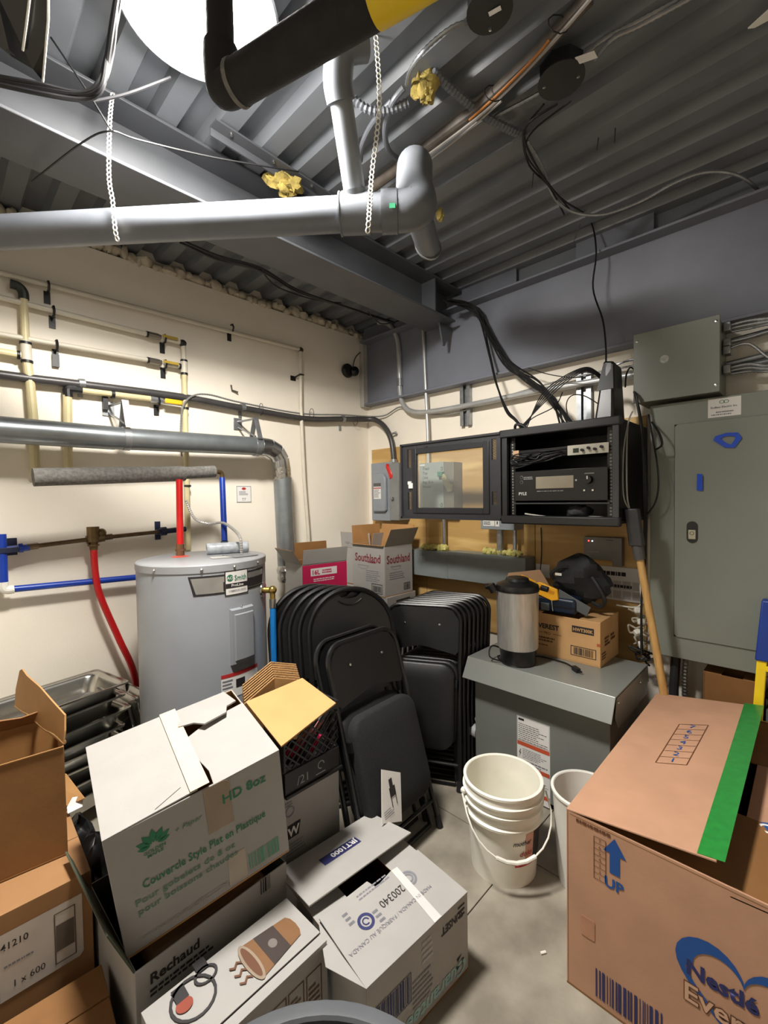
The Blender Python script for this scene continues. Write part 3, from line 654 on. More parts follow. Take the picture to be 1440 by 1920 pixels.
for x in (.72, 1.50):
    MB().box((x - .03, WA - .008, 1.99), (x + .03, WA - .001, 2.07)).build('wall_plate', GALV, t, bevel=.001)
    MB().cyl((x, WA, 2.045), (x + .03, DY - .01, 2.045), .007, seg=8).cyl((x + .0, WA, 2.01), (x + .035, DY, 1.93), .006, seg=8).build('bracket_rod', GALV, t)
    xs = x + .035
    MB().slab([(xs - .017, DY - .008, 2.055), (xs + .017, DY - .008, 2.055), (xs + .017, DY - .06, 1.91), (xs - .017, DY - .06, 1.91)], .002).slab([(xs - .017, DY - .0, 2.055), (xs + .017, DY - .0, 2.055), (xs + .017, DY + .06, 1.91), (xs - .017, DY + .06, 1.91)], .002).build('hanger_strap', GALV, t, smooth=0)
    MB().cyl((xs - .017, DY, 1.847 + (xs - .7) * .018), (xs + .017, DY, 1.847 + (xs - .7) * .018), dr_ + .004, seg=28).build('duct_band', GALV, t)
# grey foam-insulated pipe and heater connections
HX, HY, HR, HT = 0.972, 2.245, .305, 1.215
FY = 2.50
t = thing('insulated_pipe', 'grey foam-insulated horizontal pipe just above the water heater', 'pipe', (.7, FY, 1.62))
f0, f1, f2 = V((0.327, 2.500, 1.621)), V((0.988, 2.500, 1.657)), V((1.171, 2.500, 1.672))
MB().cyl(f0, f1, .041, seg=24).build('foam_sleeve', FOAM, t)
MB().cyl(f1 + V(.004, .02, .004), f2 + V(0, .02, .004), .034, seg=24).build('foam_sleeve', FOAM, t)
MB().lathe([(.014, .0), (.016, -.03)], tuple(f1 + V(.001, -.018, 0)), (1, 0, 0), seg=12).build('core_hole', DARKIN, t)
MB().cyl(f1 + V(-.002, -.018, 0), f1 + V(.0025, -.018, 0), .013, seg=14).build('open_end', DARKIN, t)
MB().tube(smooth_path([f2 - V(.02, 0, 0), f2 + V(.02, 0, 0), f2 + V(.035, 0, -.012), f2 + V(.036, 0, -.04)], 5), .013, 10).build('elbow_fitting', BRASS, t)
# red hot pipe
t = thing('hot_water_pipe', 'red hot-water pipe rising from the top of the water heater', 'pipe', (0.877, 2.300, 1.288))
r0, r1 = V((0.923, 2.400, 1.616)), V((0.891, 2.330, 1.280)); r1.z = HT + .06
MB().cyl(r0, r1, .0165, seg=16).build('pipe', RED, t)
MB().cyl(r1 + V(0, 0, .01), (r1.x, r1.y, HT + .012), .02, seg=12).cyl((r1.x, r1.y, HT + .035), (r1.x, r1.y, HT + .045), .025, seg=6).build('union_fitting', mat('reddish_brass', (150, 110, 84), .35, .8), t)
MB().lathe([(.045, .002), (.044, .006), (.02, .012)], (r1.x, r1.y, HT), seg=18).build('red_flange', mat('red_gasket', (206, 84, 70), .5), t)
# blue cold pipe
t = thing('cold_water_pipe', 'blue cold-water pipe dropping from the grey foam sleeve into the heater', 'pipe', (1.139, 2.350, 1.293))
c0 = f2 + V(.036, 0, -.035); c1 = V((1.163, 2.400, 1.294)); c1.z = HT + .06
MB().cyl(c0, c1, .0165, seg=16).build('pipe', BLUE, t)
MB().cyl(c1, (c1.x, c1.y, HT + .0), .02, seg=12).build('union_fitting', mat('blue_stained_brass', (96, 120, 140), .4, .6), t)
# blue pipes lower left with copper and mixing valve
t = thing('cold_water_pipe', 'blue pipe loop at the left edge leading along the wall behind the heater', 'pipe', (.24, 2.78, 1.08))
MB().cyl((.236, 2.79, 1.36), (.236, 2.79, 1.125), .020, seg=14).build('pipe', BLUE, t)
MB().tube(smooth_path([(.236, 2.79, 1.13), (.237, 2.79, 1.10), (.25, 2.79, 1.09), (.275, 2.79, 1.09)], 5), .021, 12).build('elbow_fitting', WHITEP, t)
MB().cyl((.27, 2.79, 1.09), (.95, 2.79, 1.068), .0165, seg=14).build('pipe', BLUE, t)
MB().box((.215, 2.765, 1.27), (.30, WA - .003, 1.295)).box((.26, WA - .01, 1.25), (.30, WA - .003, 1.335)).box((.22, WA - .01, 1.25), (.245, WA - .003, 1.335)).build('pipe_clip', mat('navy_clip', (24, 32, 62), .5), t, bevel=.002)
MB().cyl((.24, 2.79, 1.283), (.34, 2.785, 1.289), .017, seg=12).cyl((.30, 2.79, 1.287), (.315, 2.79, 1.288), .023, seg=12).build('blue_stub', BLUE, t)
t = thing('mixing_valve', 'aged brass mixing valve on a tarnished copper pipe left of the heater', 'valve', (.61, 2.78, 1.25))
MB().cyl((.335, 2.785, 1.290), (.585, 2.78, 1.308), .0115, seg=12).cyl((.33, 2.785, 1.29), (.375, 2.785, 1.293), .016, seg=12).build('copper_pipe', COPPER, t)
MB().cyl((.63, 2.78, 1.312), (.94, 2.78, 1.326), .0115, seg=12).cyl((.645, 2.78, 1.312), (.70, 2.78, 1.316), .016, seg=12).build('copper_pipe', COPPER, t)
MB().cyl((.609, 2.775, 1.375), (.609, 2.775, 1.295), .030, seg=16).cyl((.58, 2.78, 1.305), (.66, 2.78, 1.315), .024, seg=14).blob((.648, 2.775, 1.34), .024).build('valve_body', BRASS, t)
MB().cyl((.609, 2.775, 1.295), (.609, 2.775, 1.25), .022, .018, seg=6).cyl((.609, 2.775, 1.28), (.609, 2.775, 1.272), .028, seg=16).build('union_nut', BRASS, t)
MB().box((.945, WA - .012, 1.275), (.975, WA - .002, 1.385)).cyl((.93, 2.785, 1.325), (1.10, 2.785, 1.333), .016, seg=12).cyl((.955, 2.785, 1.327), (.985, 2.785, 1.328), .026, seg=12).build('wall_clamp', mat('navy_clip', (24, 32, 62)), t)
wire('red_hose', 'dark red hose hanging from the mixing valve down behind the steam pans', [(.609, 2.775, 1.25), (.612, 2.77, 1.12), (.632, 2.765, .99), (.712, 2.76, .742), (.775, 2.75, .545), (.80, 2.74, .30)], .017, REDH, 'hose', seg=12)
# small sign, sensor, wall hook
sg = tag(MB().box((1.478, WA - .003, 1.490), (1.590, WA - .0005, 1.606)).build('small_sign', PAPER, smooth=0), 'small white sign marked T7 on the left wall above the heater', 'sign')
flat(sg, frame_rect(.002, .002, .108, .112, .0025), (1.478, WA - .0032, 1.49), (1, 0, 0), (0, 0, 1), INKK, 'border', local=True)
flat(sg, scribble(.02, .05, .07, .03, 4, 3), (1.478, WA - .0032, 1.49), (1, 0, 0), (0, 0, 1), INKGR, 'small_print', local=True)
flat(sg, [ell2d(.056, .096, .016, .009)], (1.478, WA - .0032, 1.49), (1, 0, 0), (0, 0, 1), INKR, 'emblem', local=True)
text(sg, 'T7', .026, (1.518, WA - .0036, 1.503), (1, 0, 0), (0, 0, 1), INKK, local=True)
t = thing('round_sensor', 'black round sensor hanging by its cable near the room corner', 'sensor', (2.53, WA, 2.55))
MB().lathe([(0, 0), (.05, 0), (.058, -.012), (.058, -.03), (.048, -.042), (0, -.046)], (2.50, WA - .002, 2.585), (0, 1, 0), seg=24).build('base', BLACK, t)
MB().lathe([(0, -.03), (.02, -.028), (.036, -.02), (.042, 0), (.036, .02), (0, .026)], (2.54, WA - .06, 2.580), (.3, 1, 0), seg=20).build('eyeball', mat('gloss_black', (14, 14, 15), .25), t)
MB().tube(smooth_path([(2.55, WA - .03, 2.62), (2.60, WA - .015, 2.72), (2.68, WA - .02, 2.80), (2.72, WA - .03, 2.87)], 5), .004, 6).build('cable', BLKCAB, t)
hk = MB().tube([(1.46, WA - .003, 2.29), (1.462, WA - .01, 2.255), (1.50, WA - .02, 2.245)], .006, 6).build('pipe_hook', mat('dull_hook', (90, 84, 74), .5, .5)); tag(hk, 'small empty metal hook screwed to the left wall', 'hook')

# ================================================================== WATER HEATER
def azp(az, z, r=HR, e=.001):   # point on the tank, azimuth in degrees from +x
    return V(HX + (r + e) * math.cos(R(az)), HY + (r + e) * math.sin(R(az)), z)
t = thing('water_heater', 'grey cylindrical electric water heater standing against the left wall', 'water heater', (HX, HY, 0.0))
MB().lathe([(0, .02), (HR - .01, .02), (HR, .03), (HR, HT - .035), (HR - .001, HT - .03)], (HX, HY, 0), seg=64).build('tank_jacket', HEAT, t)
MB().lathe([(HR + .003, -.036), (HR + .004, -.004), (HR, 0.0), (HR - .02, .004), (0, .006)], (HX, HY, HT), seg=64).build('top_pan', mat('heater_top_paint', (158, 160, 164), .35, var=.05), t)
def wrap(name, az0, az1, z0, z1, m, e=.0012, n=14, skew=0.0):
    vs, fs = [], []
    for i in range(n + 1):
        a = az0 + (az1 - az0) * i / n
        vs += [azp(a, z0 + skew * 0, HR, e), azp(a, z1, HR, e)]
    fs = [(2 * i, 2 * i + 2, 2 * i + 3, 2 * i + 1) for i in range(n)]
    return MB().add(vs, fs).build(name, m, t)
def wpoly(name, pts, m, e=.0012):   # polygon in (azimuth, z), finely split horizontally
    vs = [azp(a, z, HR, e) for a, z in pts]
    return MB().add(vs, [tuple(range(len(vs)))]).build(name, m, t, smooth=0)
# facing direction of the badge (towards the camera and a bit right)
def band(name, a0, a1, z0, z1, s0, s1, m, e, n=12):
    vs = []
    for i in range(n + 1):
        f = i / n
        vs += [azp(a0 + s0 * (0) + (a1 - a0) * f, z0, HR, e), azp((a0 - s0) + (a1 + s1 - a0 + s0) * f, z1, HR, e)]
    return MB().add(vs, [(2 * i, 2 * i + 2, 2 * i + 3, 2 * i + 1) for i in range(n)]).build(name, m, t)
BZ0, BZ1 = 1.075, 1.165
band('badge_border', 238, 309, BZ0, BZ1, 4, 4, INKK, .0010, 20)
band('badge_band', 240, 307, BZ0 + .009, BZ1 - .009, 4, 4, mat('silver_sticker', (186, 186, 184), .25, .7), .0018, 20)
band('badge_black_strip', 262, 308, BZ0 + .012, BZ0 + .055, 0, 2, INKK, .0022, 14)
band('badge_white_plate', 263, 286, BZ0 - .012, BZ1 + .012, 0, 0, INKK, .0026, 10)
band('badge_white_plate', 264, 285, BZ0 - .008, BZ1 + .008, 0, 0, PAPER, .0032, 10)
band('badge_name_strip', 264, 285, BZ0 + .022, BZ0 + .044, 0, 0, INKK, .0038, 10)
def wtext(s, size, az, z, m, e=.0046, bold=.01, sx=1.0):
    # text mesh bent round the tank
    o = text(t, s, size, (0, 0, 0), (1, 0, 0), (0, 1, 0), m, bold=bold, align='CENTER', sx=sx)
    inv = root_of(t)['mat_inv']
    for v in o.data.vertices:
        p = azp(az + math.degrees(v.co.x / HR), z + v.co.y, HR, e); v.co = inv @ p
    return o
wtext('Smith', .034, 277.8, BZ0 + .056, INKG, sx=.85)
MB().add([azp(267.8 + 2.9 * math.cos(a), BZ0 + .070 + .0155 * math.sin(a), HR, .0042) for a in [k * .3 for k in range(21)]], [tuple(range(21))]).build('logo_oval', INKG, t, smooth=0)
wtext('AO', .020, 267.8, BZ0 + .063, PAPER, .0052)
wtext('ProLine', .018, 274.5, BZ0 + .028, PAPER, .0052, .02, 1.1)
wtext('COMMERCIAL GRADE', .009, 274.5, BZ0 + .006, INKK, .0052)
# element access cover
cv = thing  # (plain alias kept out of the scene)
c0_, c1_ = 268.5, 290.5
def curved_box(name, a0, a1, z0, z1, e0, e1, m, parent, n=8, inset=0.0):
    vs = []
    for i in range(n + 1):
        f = i / n; a = a0 + (a1 - a0) * f; b = a0 + inset + (a1 - a0 - 2 * inset) * f; iz = inset * R(1) * HR
        vs += [azp(a, z0, HR, e0), azp(a, z1, HR, e0), azp(b, z1 - iz, HR, e1), azp(b, z0 + iz, HR, e1)]
    fs = []
    for i in range(n):
        o = 4 * i
        for k in range(4): fs.append((o + k, o + (k + 1) % 4, o + 4 + (k + 1) % 4, o + 4 + k))
    fs += [(0, 3, 2, 1), (4 * n, 4 * n + 1, 4 * n + 2, 4 * n + 3)]
    return MB().add(vs, fs).build(name, m, parent, smooth=25)
pl = curved_box('element_cover', 266.5, 290.5, .735, 1.00, .0, .016, HEAT, t, inset=1.2)
curved_box('raised_panel', 269.5, 288.5, .755, .975, .015, .022, HEAT, pl, inset=.8)
MB().blob(azp(278, 1.004, HR, .004), .006).build('screw', CHROME, t)
# warning label low on the tank
band('warning_label', 258, 296, .585, .70, 0, 0, PAPER, .0012, 16)
band('warning_header', 258, 296, .682, .70, 0, 0, INKR, .0018, 16)
for k in range(5): band('label_print', 259, 268 - k % 2, .60 + k * .016, .607 + k * .016, 0, 0, INKGR, .002, 4)
band('label_picture', 271, 280, .625, .665, 0, 0, INKK, .002, 4); band('label_print', 282, 295, .63, .64, 0, 0, INKR, .002, 4)
for az in (245, 272, 300, 205): MB().blob(azp(az, HT - .02, HR, .005), .007, 6, 8).build('screw', CHROME, t)
# relief valve and hose at right
va = 311
vp = azp(va, 1.045); vd = V(math.cos(R(va)), math.sin(R(va)), 0)
MB().lathe([(.042, 0), (.04, .006), (.02, .008)], tuple(vp), tuple(vd), seg=20).build('valve_collar', CHROME, t)
rv = MB().cyl(vp, vp + vd * .05, .016, seg=12).blob(vp + vd * .05, .022).cyl(vp + vd * .05, vp + vd * .05 - V(0, 0, .05), .014, seg=8).build('relief_valve', BRASSB, t)
MB().cyl(vp + vd * .05 - V(0, 0, .045), vp + vd * .05 - V(0, 0, .09), .017, seg=12).build('hose_coupling', CHROME, rv)
hp = vp + vd * .05
wire('drain_hose', 'light blue drain hose hanging at the right of the water heater', [hp - V(0, 0, .085), hp - V(0, 0, .4), hp - V(-.01, 0, .75), hp - V(-.02, 0, 1.03)], .0155, LBLUE, 'hose', seg=12)
# things on top
MB().box((HX + .07, HY - .2, HT + .006), (HX + .20, HY - .06, HT + .010)).build('wiring_cover', mat('heater_cover_plate', (138, 140, 142), .4), t, bevel=.002)
tt = mc(smooth_path([(1.032, 2.600, 1.510), (1.064, 2.560, 1.405), (1.115, 2.500, 1.373), (1.147, 2.420, 1.380), (1.158, 2.340, 1.366), (HX + .155, HY - .09, HT + .10), (HX + .158, HY - .10, HT + .012)], 8), .0085, .006).build('power_whip', mat('pale_armour', (196, 194, 190), .4, .3)); tag(tt, 'pale flexible armoured cable curving down into the top of the heater', 'cable')
tg = MB().tube(resample([V(HX + .04, HY + .05, HT + .035), V(HX + .24, HY - .02, HT + .035)], .02), .03, 14, cap=False).build('rolled_manual', mat('crinkled_plastic_sleeve', (196, 202, 208), .25, var=.2, scale=40, bump=.4, bscale=50)); tag(tg, 'rolled manual in a clear plastic sleeve lying on the water heater', 'paper roll')
tg.modifiers.new('thickness', 'SOLIDIFY').thickness = .002
MB().slab([(HX - .02, HY - .15, HT + .0075), (HX + .13, HY - .19, HT + .0075), (HX + .15, HY - .11, HT + .0075), (HX + .0, HY - .07, HT + .0075)], .001).build('rating_sticker', mat('aluminium_sticker', (206, 204, 198), .4), t, smooth=0)

# ================================================================== STEAM PANS
def pan(label, c, rot, d=(.53, .325, .10), group='stacked stainless steam pans'):
    t = thing('steam_pan', label, 'pan', c, rot, group)
    L, W, H = d; r = []
    def rr(l, w_, rad, z):
        out = []
        for sx_, sy_, a0 in ((1, 1, 0), (-1, 1, 90), (-1, -1, 180), (1, -1, 270)):
            for k in range(5):
                a = R(a0 + k * 22.5); out.append((sx_ * (l / 2 - rad) + rad * math.cos(a), sy_ * (w_ / 2 - rad) + rad * math.sin(a), z))
        return out
    def loops(ls, cap):
        mb = MB(); n = 20; vs = [p for l in ls for p in l]
        fs = [(i * n + k, i * n + (k + 1) % n, (i + 1) * n + (k + 1) % n, (i + 1) * n + k) for i in range(len(ls) - 1) for k in range(n)]
        if cap: fs.append(tuple((len(ls) - 1) * n + k for k in range(n)))
        return mb.add(vs, fs)
    o = loops([rr(L, W, .02, H - .008), rr(L, W, .02, H), rr(L - .012, W - .012, .018, H + .001)], False).build('rim', STAIN, t, local=True)
    o = loops([rr(L - .012, W - .012, .018, H + .001), rr(L - .045, W - .045, .045, H - .008), rr(L - .06, W - .06, .05, H - .02), rr(L - .09, W - .09, .06, .012), rr(L - .12, W - .12, .06, 0)], True).build('basin', STAIN, t, local=True)
    o.modifiers.new('thickness', 'SOLIDIFY').thickness = .0015
    return t
px, py = .375, 2.535
pan('topmost shallow stainless steam pan of the stack beside the heater', (px, py, .515), (0, 0, 12))
names = ['second', 'third', 'fourth', 'fifth', 'sixth', 'seventh', 'eighth']
for i in range(7):
    pan('%s stainless steam pan from the top of the stack beside the heater' % names[i], (px - .015 + .02 * math.sin(i * 2.1), py - .02 + .015 * math.cos(i * 1.7), .455 - i * .065), (1.0 * math.sin(i), -1.2 * math.cos(i), 12 + 3 * math.sin(i * 1.3)))
for i in range(3):
    pan(['nearest', 'middle', 'farthest'][i] + ' stainless pan standing on edge between the stack and the heater', (.735 - .03 * i, 2.60 + .02 * i, .26 - .02 * i), (0, 84 - i * 3, 8), (.50, .26, .04), 'pans standing on edge')

# ================================================================== BACK WALL
for i, (ya, yb, za, zb, lb) in enumerate(((2.20, 2.80, .55, 1.93, 'plywood backing sheet in the corner behind the red-handled switch'), (1.30, 2.195, .55, 1.93, 'plywood backing sheet behind the rack door'), (0.66, 1.295, .55, 1.93, 'plywood backing sheet behind the rack cabinet'))):
    tag(MB().box((WB - .018, ya, za), (WB - .0005, yb, zb)).build('plywood_sheet', PLY, smooth=0, bevel=.001), lb, 'plywood')
for i, (y, z) in enumerate(((2.02, 1.82), (1.62, 1.78), (2.66, 1.88))):
    pass
# faint stamp frame on the plywood
ps = [o for o in COL.objects if o.name.startswith('plywood_sheet')][1]
flat(ps, frame_rect(0, 0, .20, .11, .002) + scribble(.02, .02, .16, .06, 3, 5), (WB - .019, 1.66, 1.66), (0, -1, 0), (0, 0, 1), mat('faded_stamp', (176, 136, 80)), 'stamp', local=True)

# disconnect with red lever
t = thing('safety_switch', 'grey safety switch with a red lever on plywood by the corner', 'switch box', (2.67, 2.53, 1.31))
MB().box((2.63, 2.47, 1.318), (WB - .019, 2.705, 1.80)).build('enclosure', DISC, t, bevel=.003)
MB().box((2.60, 2.365, 1.325), (WB - .019, 2.468, 1.785)).build('lever_side_box', mat('switch_side_paint', (122, 124, 122), .45), t, bevel=.003)
mb = MB().prism([(.03, .05), (.17, .05), (.185, .07), (.185, .33), (.15, .37), (.03, .37)], .03, (2.602, 2.70, 1.34), (0, -1, 0), (0, 0, 1)); dd = mb.build('raised_cover', DISC, t, bevel=.012)
flat(t, [rect(.05, .16, .085, .10)], (2.6015, 2.70, 1.34), (0, -1, 0), (0, 0, 1), PAPER, 'label', local=False)
flat(t, [rect(.05, .265, .085, .026)], (2.6015, 2.70, 1.34), (0, -1, 0), (0, 0, 1), mat('label_grey', (90, 86, 84)), 'label_logos', local=False)
flat(t, scribble(.055, .17, .075, .07, 6, 9), (2.601, 2.70, 1.34), (0, -1, 0), (0, 0, 1), INKGR, 'small_print', local=False)
flat(t, [rect(.05, .245, .085, .008)], (2.6008, 2.70, 1.34), (0, -1, 0), (0, 0, 1), INKR, 'label_stripe', local=False)
lv = MB().prism([(0, .012), (.03, -.012), (.072, -.085), (.066, -.112), (.04, -.118), (.022, -.07), (-.004, -.02)], .04, (2.595, 2.50, 1.775), (0, -1, 0), (0, 0, 1)).build('red_lever', mat('red_lever_plastic', (196, 34, 26), .4), t, bevel=.006)
MB().lathe([(.014, 0), (.014, .02), (0, .024)], (2.60, 2.425, 1.50), (-1, 0, 0), seg=3).build('latch', mat('latch_grey', (106, 106, 104), .4, .4), t)
MB().cyl((2.70, 2.505, 1.80), (2.70, 2.505, 1.825), .03, seg=14).build('conduit_hub', GALV, t)
# second switch behind the glass
t = thing('safety_switch', 'pale green-grey safety switch with handwriting seen through the rack door glass', 'switch box', (2.67, 2.0, 1.4))
MB().box((2.62, 1.942, 1.40), (WB - .019, 2.168, 1.765)).build('enclosure', DISCG, t, bevel=.003)
MB().box((2.62, 1.852, 1.40), (WB - .019, 1.940, 1.757)).build('lever_side_box', mat('switch_side_paint2', (120, 114, 102), .45), t, bevel=.003)
for i, s in enumerate(('Tract', 'Top', 'Unit', 'Rap Box', 'House')):
    text(t, s, .030, (2.6188, 2.138, 1.712 - i * .034), (0, -1, 0), (0, 0, 1), INKK, 'handwriting', local=False, shear=.2)
flat(t, frame_rect(.205, .30, .016, .026, .003) + frame_rect(.20, .035, .016, .026, .003), (2.6192, 2.168, 1.40), (0, -1, 0), (0, 0, 1), INKK, 'mark', local=False)
flat(t, [rect(.005, .345, .05, .01)], (2.6192, 2.168, 1.40), (0, -1, 0), (0, 0, 1), PAPER, 'label', local=False)
MB().box((2.585, 1.93, 1.655), (2.62, 1.972, 1.69)).build('green_catch', mat('green_catch_plastic', (74, 128, 104), .5), t, bevel=.003)
MB().prism([(0, 0), (.03, .01), (.06, -.05), (.095, -.07), (.09, -.12), (.06, -.125), (.02, -.06)], .02, (2.59, 1.945, 1.665), (0, -1, 0), (0, 0, 1)).build('lever_plate', mat('cream_lever', (178, 170, 132), .45, .3), t, bevel=.003)
# small box under the door + trough
t = thing('trough_box', 'small grey utility box with white labels tucked under the rack corner', 'utility box', (2.62, 1.48, 1.28))
MB().box((2.60, 1.375, 1.285), (WB - .019, 1.62, 1.36)).build('enclosure', DISC, t, bevel=.003)
flat(t, [rect(.01, .018, .085, .04), rect(.10, .016, .03, .045)], (2.5992, 1.61, 1.29), (0, -1, 0), (0, 0, 1), PAPER, 'label', local=False)
flat(t, scribble(.015, .025, .07, .025, 2, 3) + [rect(.112, .03, .008, .02)], (2.5985, 1.61, 1.29), (0, -1, 0), (0, 0, 1), INKK, 'small_print', local=False)
t = thing('wireway', 'long grey wireway trough on plywood behind the stacked chairs', 'wireway', (2.65, 1.8, .88))
MB().box((2.60, 1.30, .915), (WB - .019, 1.90, 1.112)).build('trough_section', mat('wireway_paint', (126, 132, 132), .42, var=.06), t, bevel=.002)
MB().box((2.605, 1.904, .910), (WB - .019, 2.52, 1.105)).build('trough_section', _M['wireway_paint'], t, bevel=.002)
flat(t, [rect(0, 0, .05, .04)], (2.6042, 2.16, 1.02), (0, -1, 0), (0, 0, 1), mat('faded_label', (150, 152, 150)), 'label', local=False)
for i, (y0, y1, lb) in enumerate(((1.96, 2.17, 'yellow insulation scrap lying on the left of the wireway'), (1.37, 1.62, 'yellow insulation scrap lying on the right of the wireway'))):
    rnd = random.Random(i); mb = MB(); n = 8
    for k in range(n):
        mb.blob((2.66, y0 + (y1 - y0) * k / (n - 1), 1.128), 1, 6, 8, .3, (.03, .02, .016 + .012 * rnd.random()), i * 20 + k)
    tag(mb.build('insulation_scrap', mat('pale_yellow_batt', (206, 196, 120), .95, var=.2, scale=40, bump=.5), smooth=50), lb, 'insulation')
# conduits
def cond(label, path, r, m=GALV, n=6, name='metal_conduit', sm=True):
    return tag(MB().tube(smooth_path(path, n) if sm else path, r, 12).build(name, m), label, 'conduit')
cond('straight thin conduit dropping from the deck to the switch behind the glass', [(2.690, 2.170, 2.847), (2.690, 2.156, 2.458), (2.69, 2.136, 2.0), (2.69, 2.135, 1.765)], .0125, mat('bright_conduit', (186, 187, 186), .4, .45), sm=False)
cond('bent metal conduit from the deck that sweeps right to the junction box', [(2.66, 2.62, 2.97), (2.68, 2.52, 2.93), (2.69, 2.44, 2.80), (2.69, 2.42, 2.6), (2.69, 2.415, 2.36), (2.69, 2.37, 2.24), (2.69, 2.25, 2.175), (2.69, 2.0, 2.155), (2.69, 1.6, 2.155), (2.69, 1.29, 2.160), (2.69, .9, 2.155), (2.69, .66, 2.15)], .0195, mat('bright_conduit', (186, 187, 186), .4, .45))
MB().cyl((2.69, 2.416, 2.47), (2.69, 2.416, 2.41), .025, seg=12).build('conduit_coupling', GALV, [o for o in COL.objects if o.name.startswith('metal_conduit')][-1])
cond('thick short conduit between the utility box and the wireway', [(2.66, 1.51, 1.287), (2.66, 1.51, 1.11)], .022, sm=False)
cond('thin short conduit beside the thick one above the wireway', [(2.665, 1.405, 1.287), (2.665, 1.405, 1.11)], .013, sm=False)
cond('thin short conduit below the glazed door above the wireway', [(2.68, 1.985, 1.40), (2.68, 1.985, 1.107)], .013, sm=False)
for i, (y, z0_, z1_, lb) in enumerate(((1.815, 2.02, 2.31, 'galvanized strut channel on the white wall left of the rack'), (.985, 1.90, 2.24, 'galvanized strut channel on the white wall behind the modem'))):
    mb = MB().box((WB - .035, y - .042, z0_), (WB - .003, y - .036, z1_)).box((WB - .035, y + .036, z0_), (WB - .003, y + .042, z1_)).box((WB - .008, y - .036, z0_), (WB - .003, y + .036, z1_)).box((WB - .035, y - .036, z0_), (WB - .031, y - .014, z1_)).box((WB - .035, y + .014, z0_), (WB - .031, y + .036, z1_))
    tag(mb.build('strut_channel', GALV, smooth=0), lb, 'strut')

# ------------------------------------------------------------------ rack cabinet
RX = 2.245; ry0, ry1 = .655, 1.257; rz0, rz1 = 1.362, 1.862
t = thing('rack_cabinet', 'black wall-mounted rack cabinet with its door swung open', 'rack cabinet', (2.45, .95, rz0))
MB().box((RX + .006, ry0, rz1 - .02), (WB - .02, ry1, rz1)).build('top_panel', BLKMET, t, bevel=.003)
MB().box((RX + .006, ry0, rz0), (WB - .02, ry1, rz0 + .02)).build('bottom_panel', BLKMET, t, bevel=.003)
MB().box((RX + .006, ry0, rz0 + .02), (WB - .02, ry0 + .012, rz1 - .02)).build('side_panel', BLKMET, t, smooth=0)
MB().box((RX + .006, ry1 - .012, rz0 + .02), (WB - .02, ry1, rz1 - .02)).build('side_panel', BLKMET, t, smooth=0)
MB().box((WB - .045, ry0 + .012, rz0 + .02), (WB - .035, ry1 - .012, rz1 - .02)).build('back_panel', BLKMET, t, smooth=0)
MB().box((RX - .012, ry0 - .008, rz1 - .035), (RX + .03, ry1 + .012, rz1 + .008)).build('front_header', mat('rack_front_paint', (38, 39, 41), .45), t, bevel=.006)
MB().box((RX - .01, ry0 - .005, rz0 - .012), (RX + .03, ry1 + .008, rz0 + .035)).build('front_sill', _M['rack_front_paint'], t, bevel=.008)
MB().box((RX - .004, ry0, rz0 + .03), (RX + .02, ry0 + .028, rz1 - .03)).build('front_post', mat('rack_post_paint', (64, 65, 68), .45), t, bevel=.002)
MB().box((RX - .004, ry1 - .03, rz0 + .03), (RX + .02, ry1, rz1 - .03)).build('front_post', _M['rack_front_paint'], t, bevel=.002)
for y0, nm in ((ry0 + .03, 'r'), (ry1 - .062, 'l')):
    rl = MB().box((RX + .035, y0, rz0 + .035), (RX + .039, y0 + .032, rz1 - .035)).build('rack_rail', BLKMET, t, smooth=0)
    mb = MB()
    zz = rz0 + .045
    while zz < rz1 - .05:
        mb.cbox((RX + .0345, y0 + .016, zz), (.001, .0095, .0095)); zz += .0159
    mb.build('rail_holes', mat('rail_hole_metal', (120, 118, 112), .5), rl, smooth=0)
# mixer / patch unit
mx = thing('rack_mixer', 'thin pale-faced rack unit with a tangle of black cables plugged in', 'rack unit', (2.30, .95, 1.70))
MB().box((2.268, .715, 1.705), (2.50, 1.19, 1.752)).build('chassis', BLKMET, mx, bevel=.002)
MB().box((2.262, .705, 1.704), (2.267, .90, 1.753)).build('face_plate', mat('pale_faceplate', (196, 192, 178), .4), mx, smooth=0)
MB().box((2.262, 1.165, 1.704), (2.267, 1.20, 1.753)).build('face_plate', mat('pale_faceplate2', (186, 150, 120), .5), mx, smooth=0)
flat(mx, [rect(0, 0, .028, .022)], (2.261, .872, 1.715), (0, -1, 0), (0, 0, 1), mat('dark_green_display', (40, 52, 40), .3), 'display', local=False)
for k in range(4):
    MB().cyl((2.262, .825 - k * .03, 1.725 + .008 * (k % 2)), (2.245, .825 - k * .03, 1.725 + .008 * (k % 2)), .007, seg=10).build('knob', BLACK, mx)
rnd = random.Random(5)
ct = thing('patch_cables', 'looped tangle of black patch cables in the rack', 'cables', (2.25, 1.05, 1.67))
for k in range(11):
    y1_ = .90 + .03 * (k % 4); zz = 1.735 - .004 * (k % 5)
    pts = [(2.262, y1_, zz), (2.238, y1_ + .04, zz - .005), (2.235 - .002 * k, 1.05, 1.73 - .012 * (k % 5)), (2.24, 1.16 + .006 * (k % 5), 1.735 - .006 * k), (2.245, 1.195, 1.705 - .004 * k), (2.24, 1.14, 1.68 - .002 * k), (2.238, 1.0, 1.685 + .002 * k), (2.25, .92 + .01 * (k % 3), 1.71)]
    MB().tube(smooth_path([V(p) + V(rnd.uniform(-.004, .004), rnd.uniform(-.008, .008), rnd.uniform(-.006, .006)) for p in pts], 6), .0028, 5).build('cable', BLKCAB, ct)
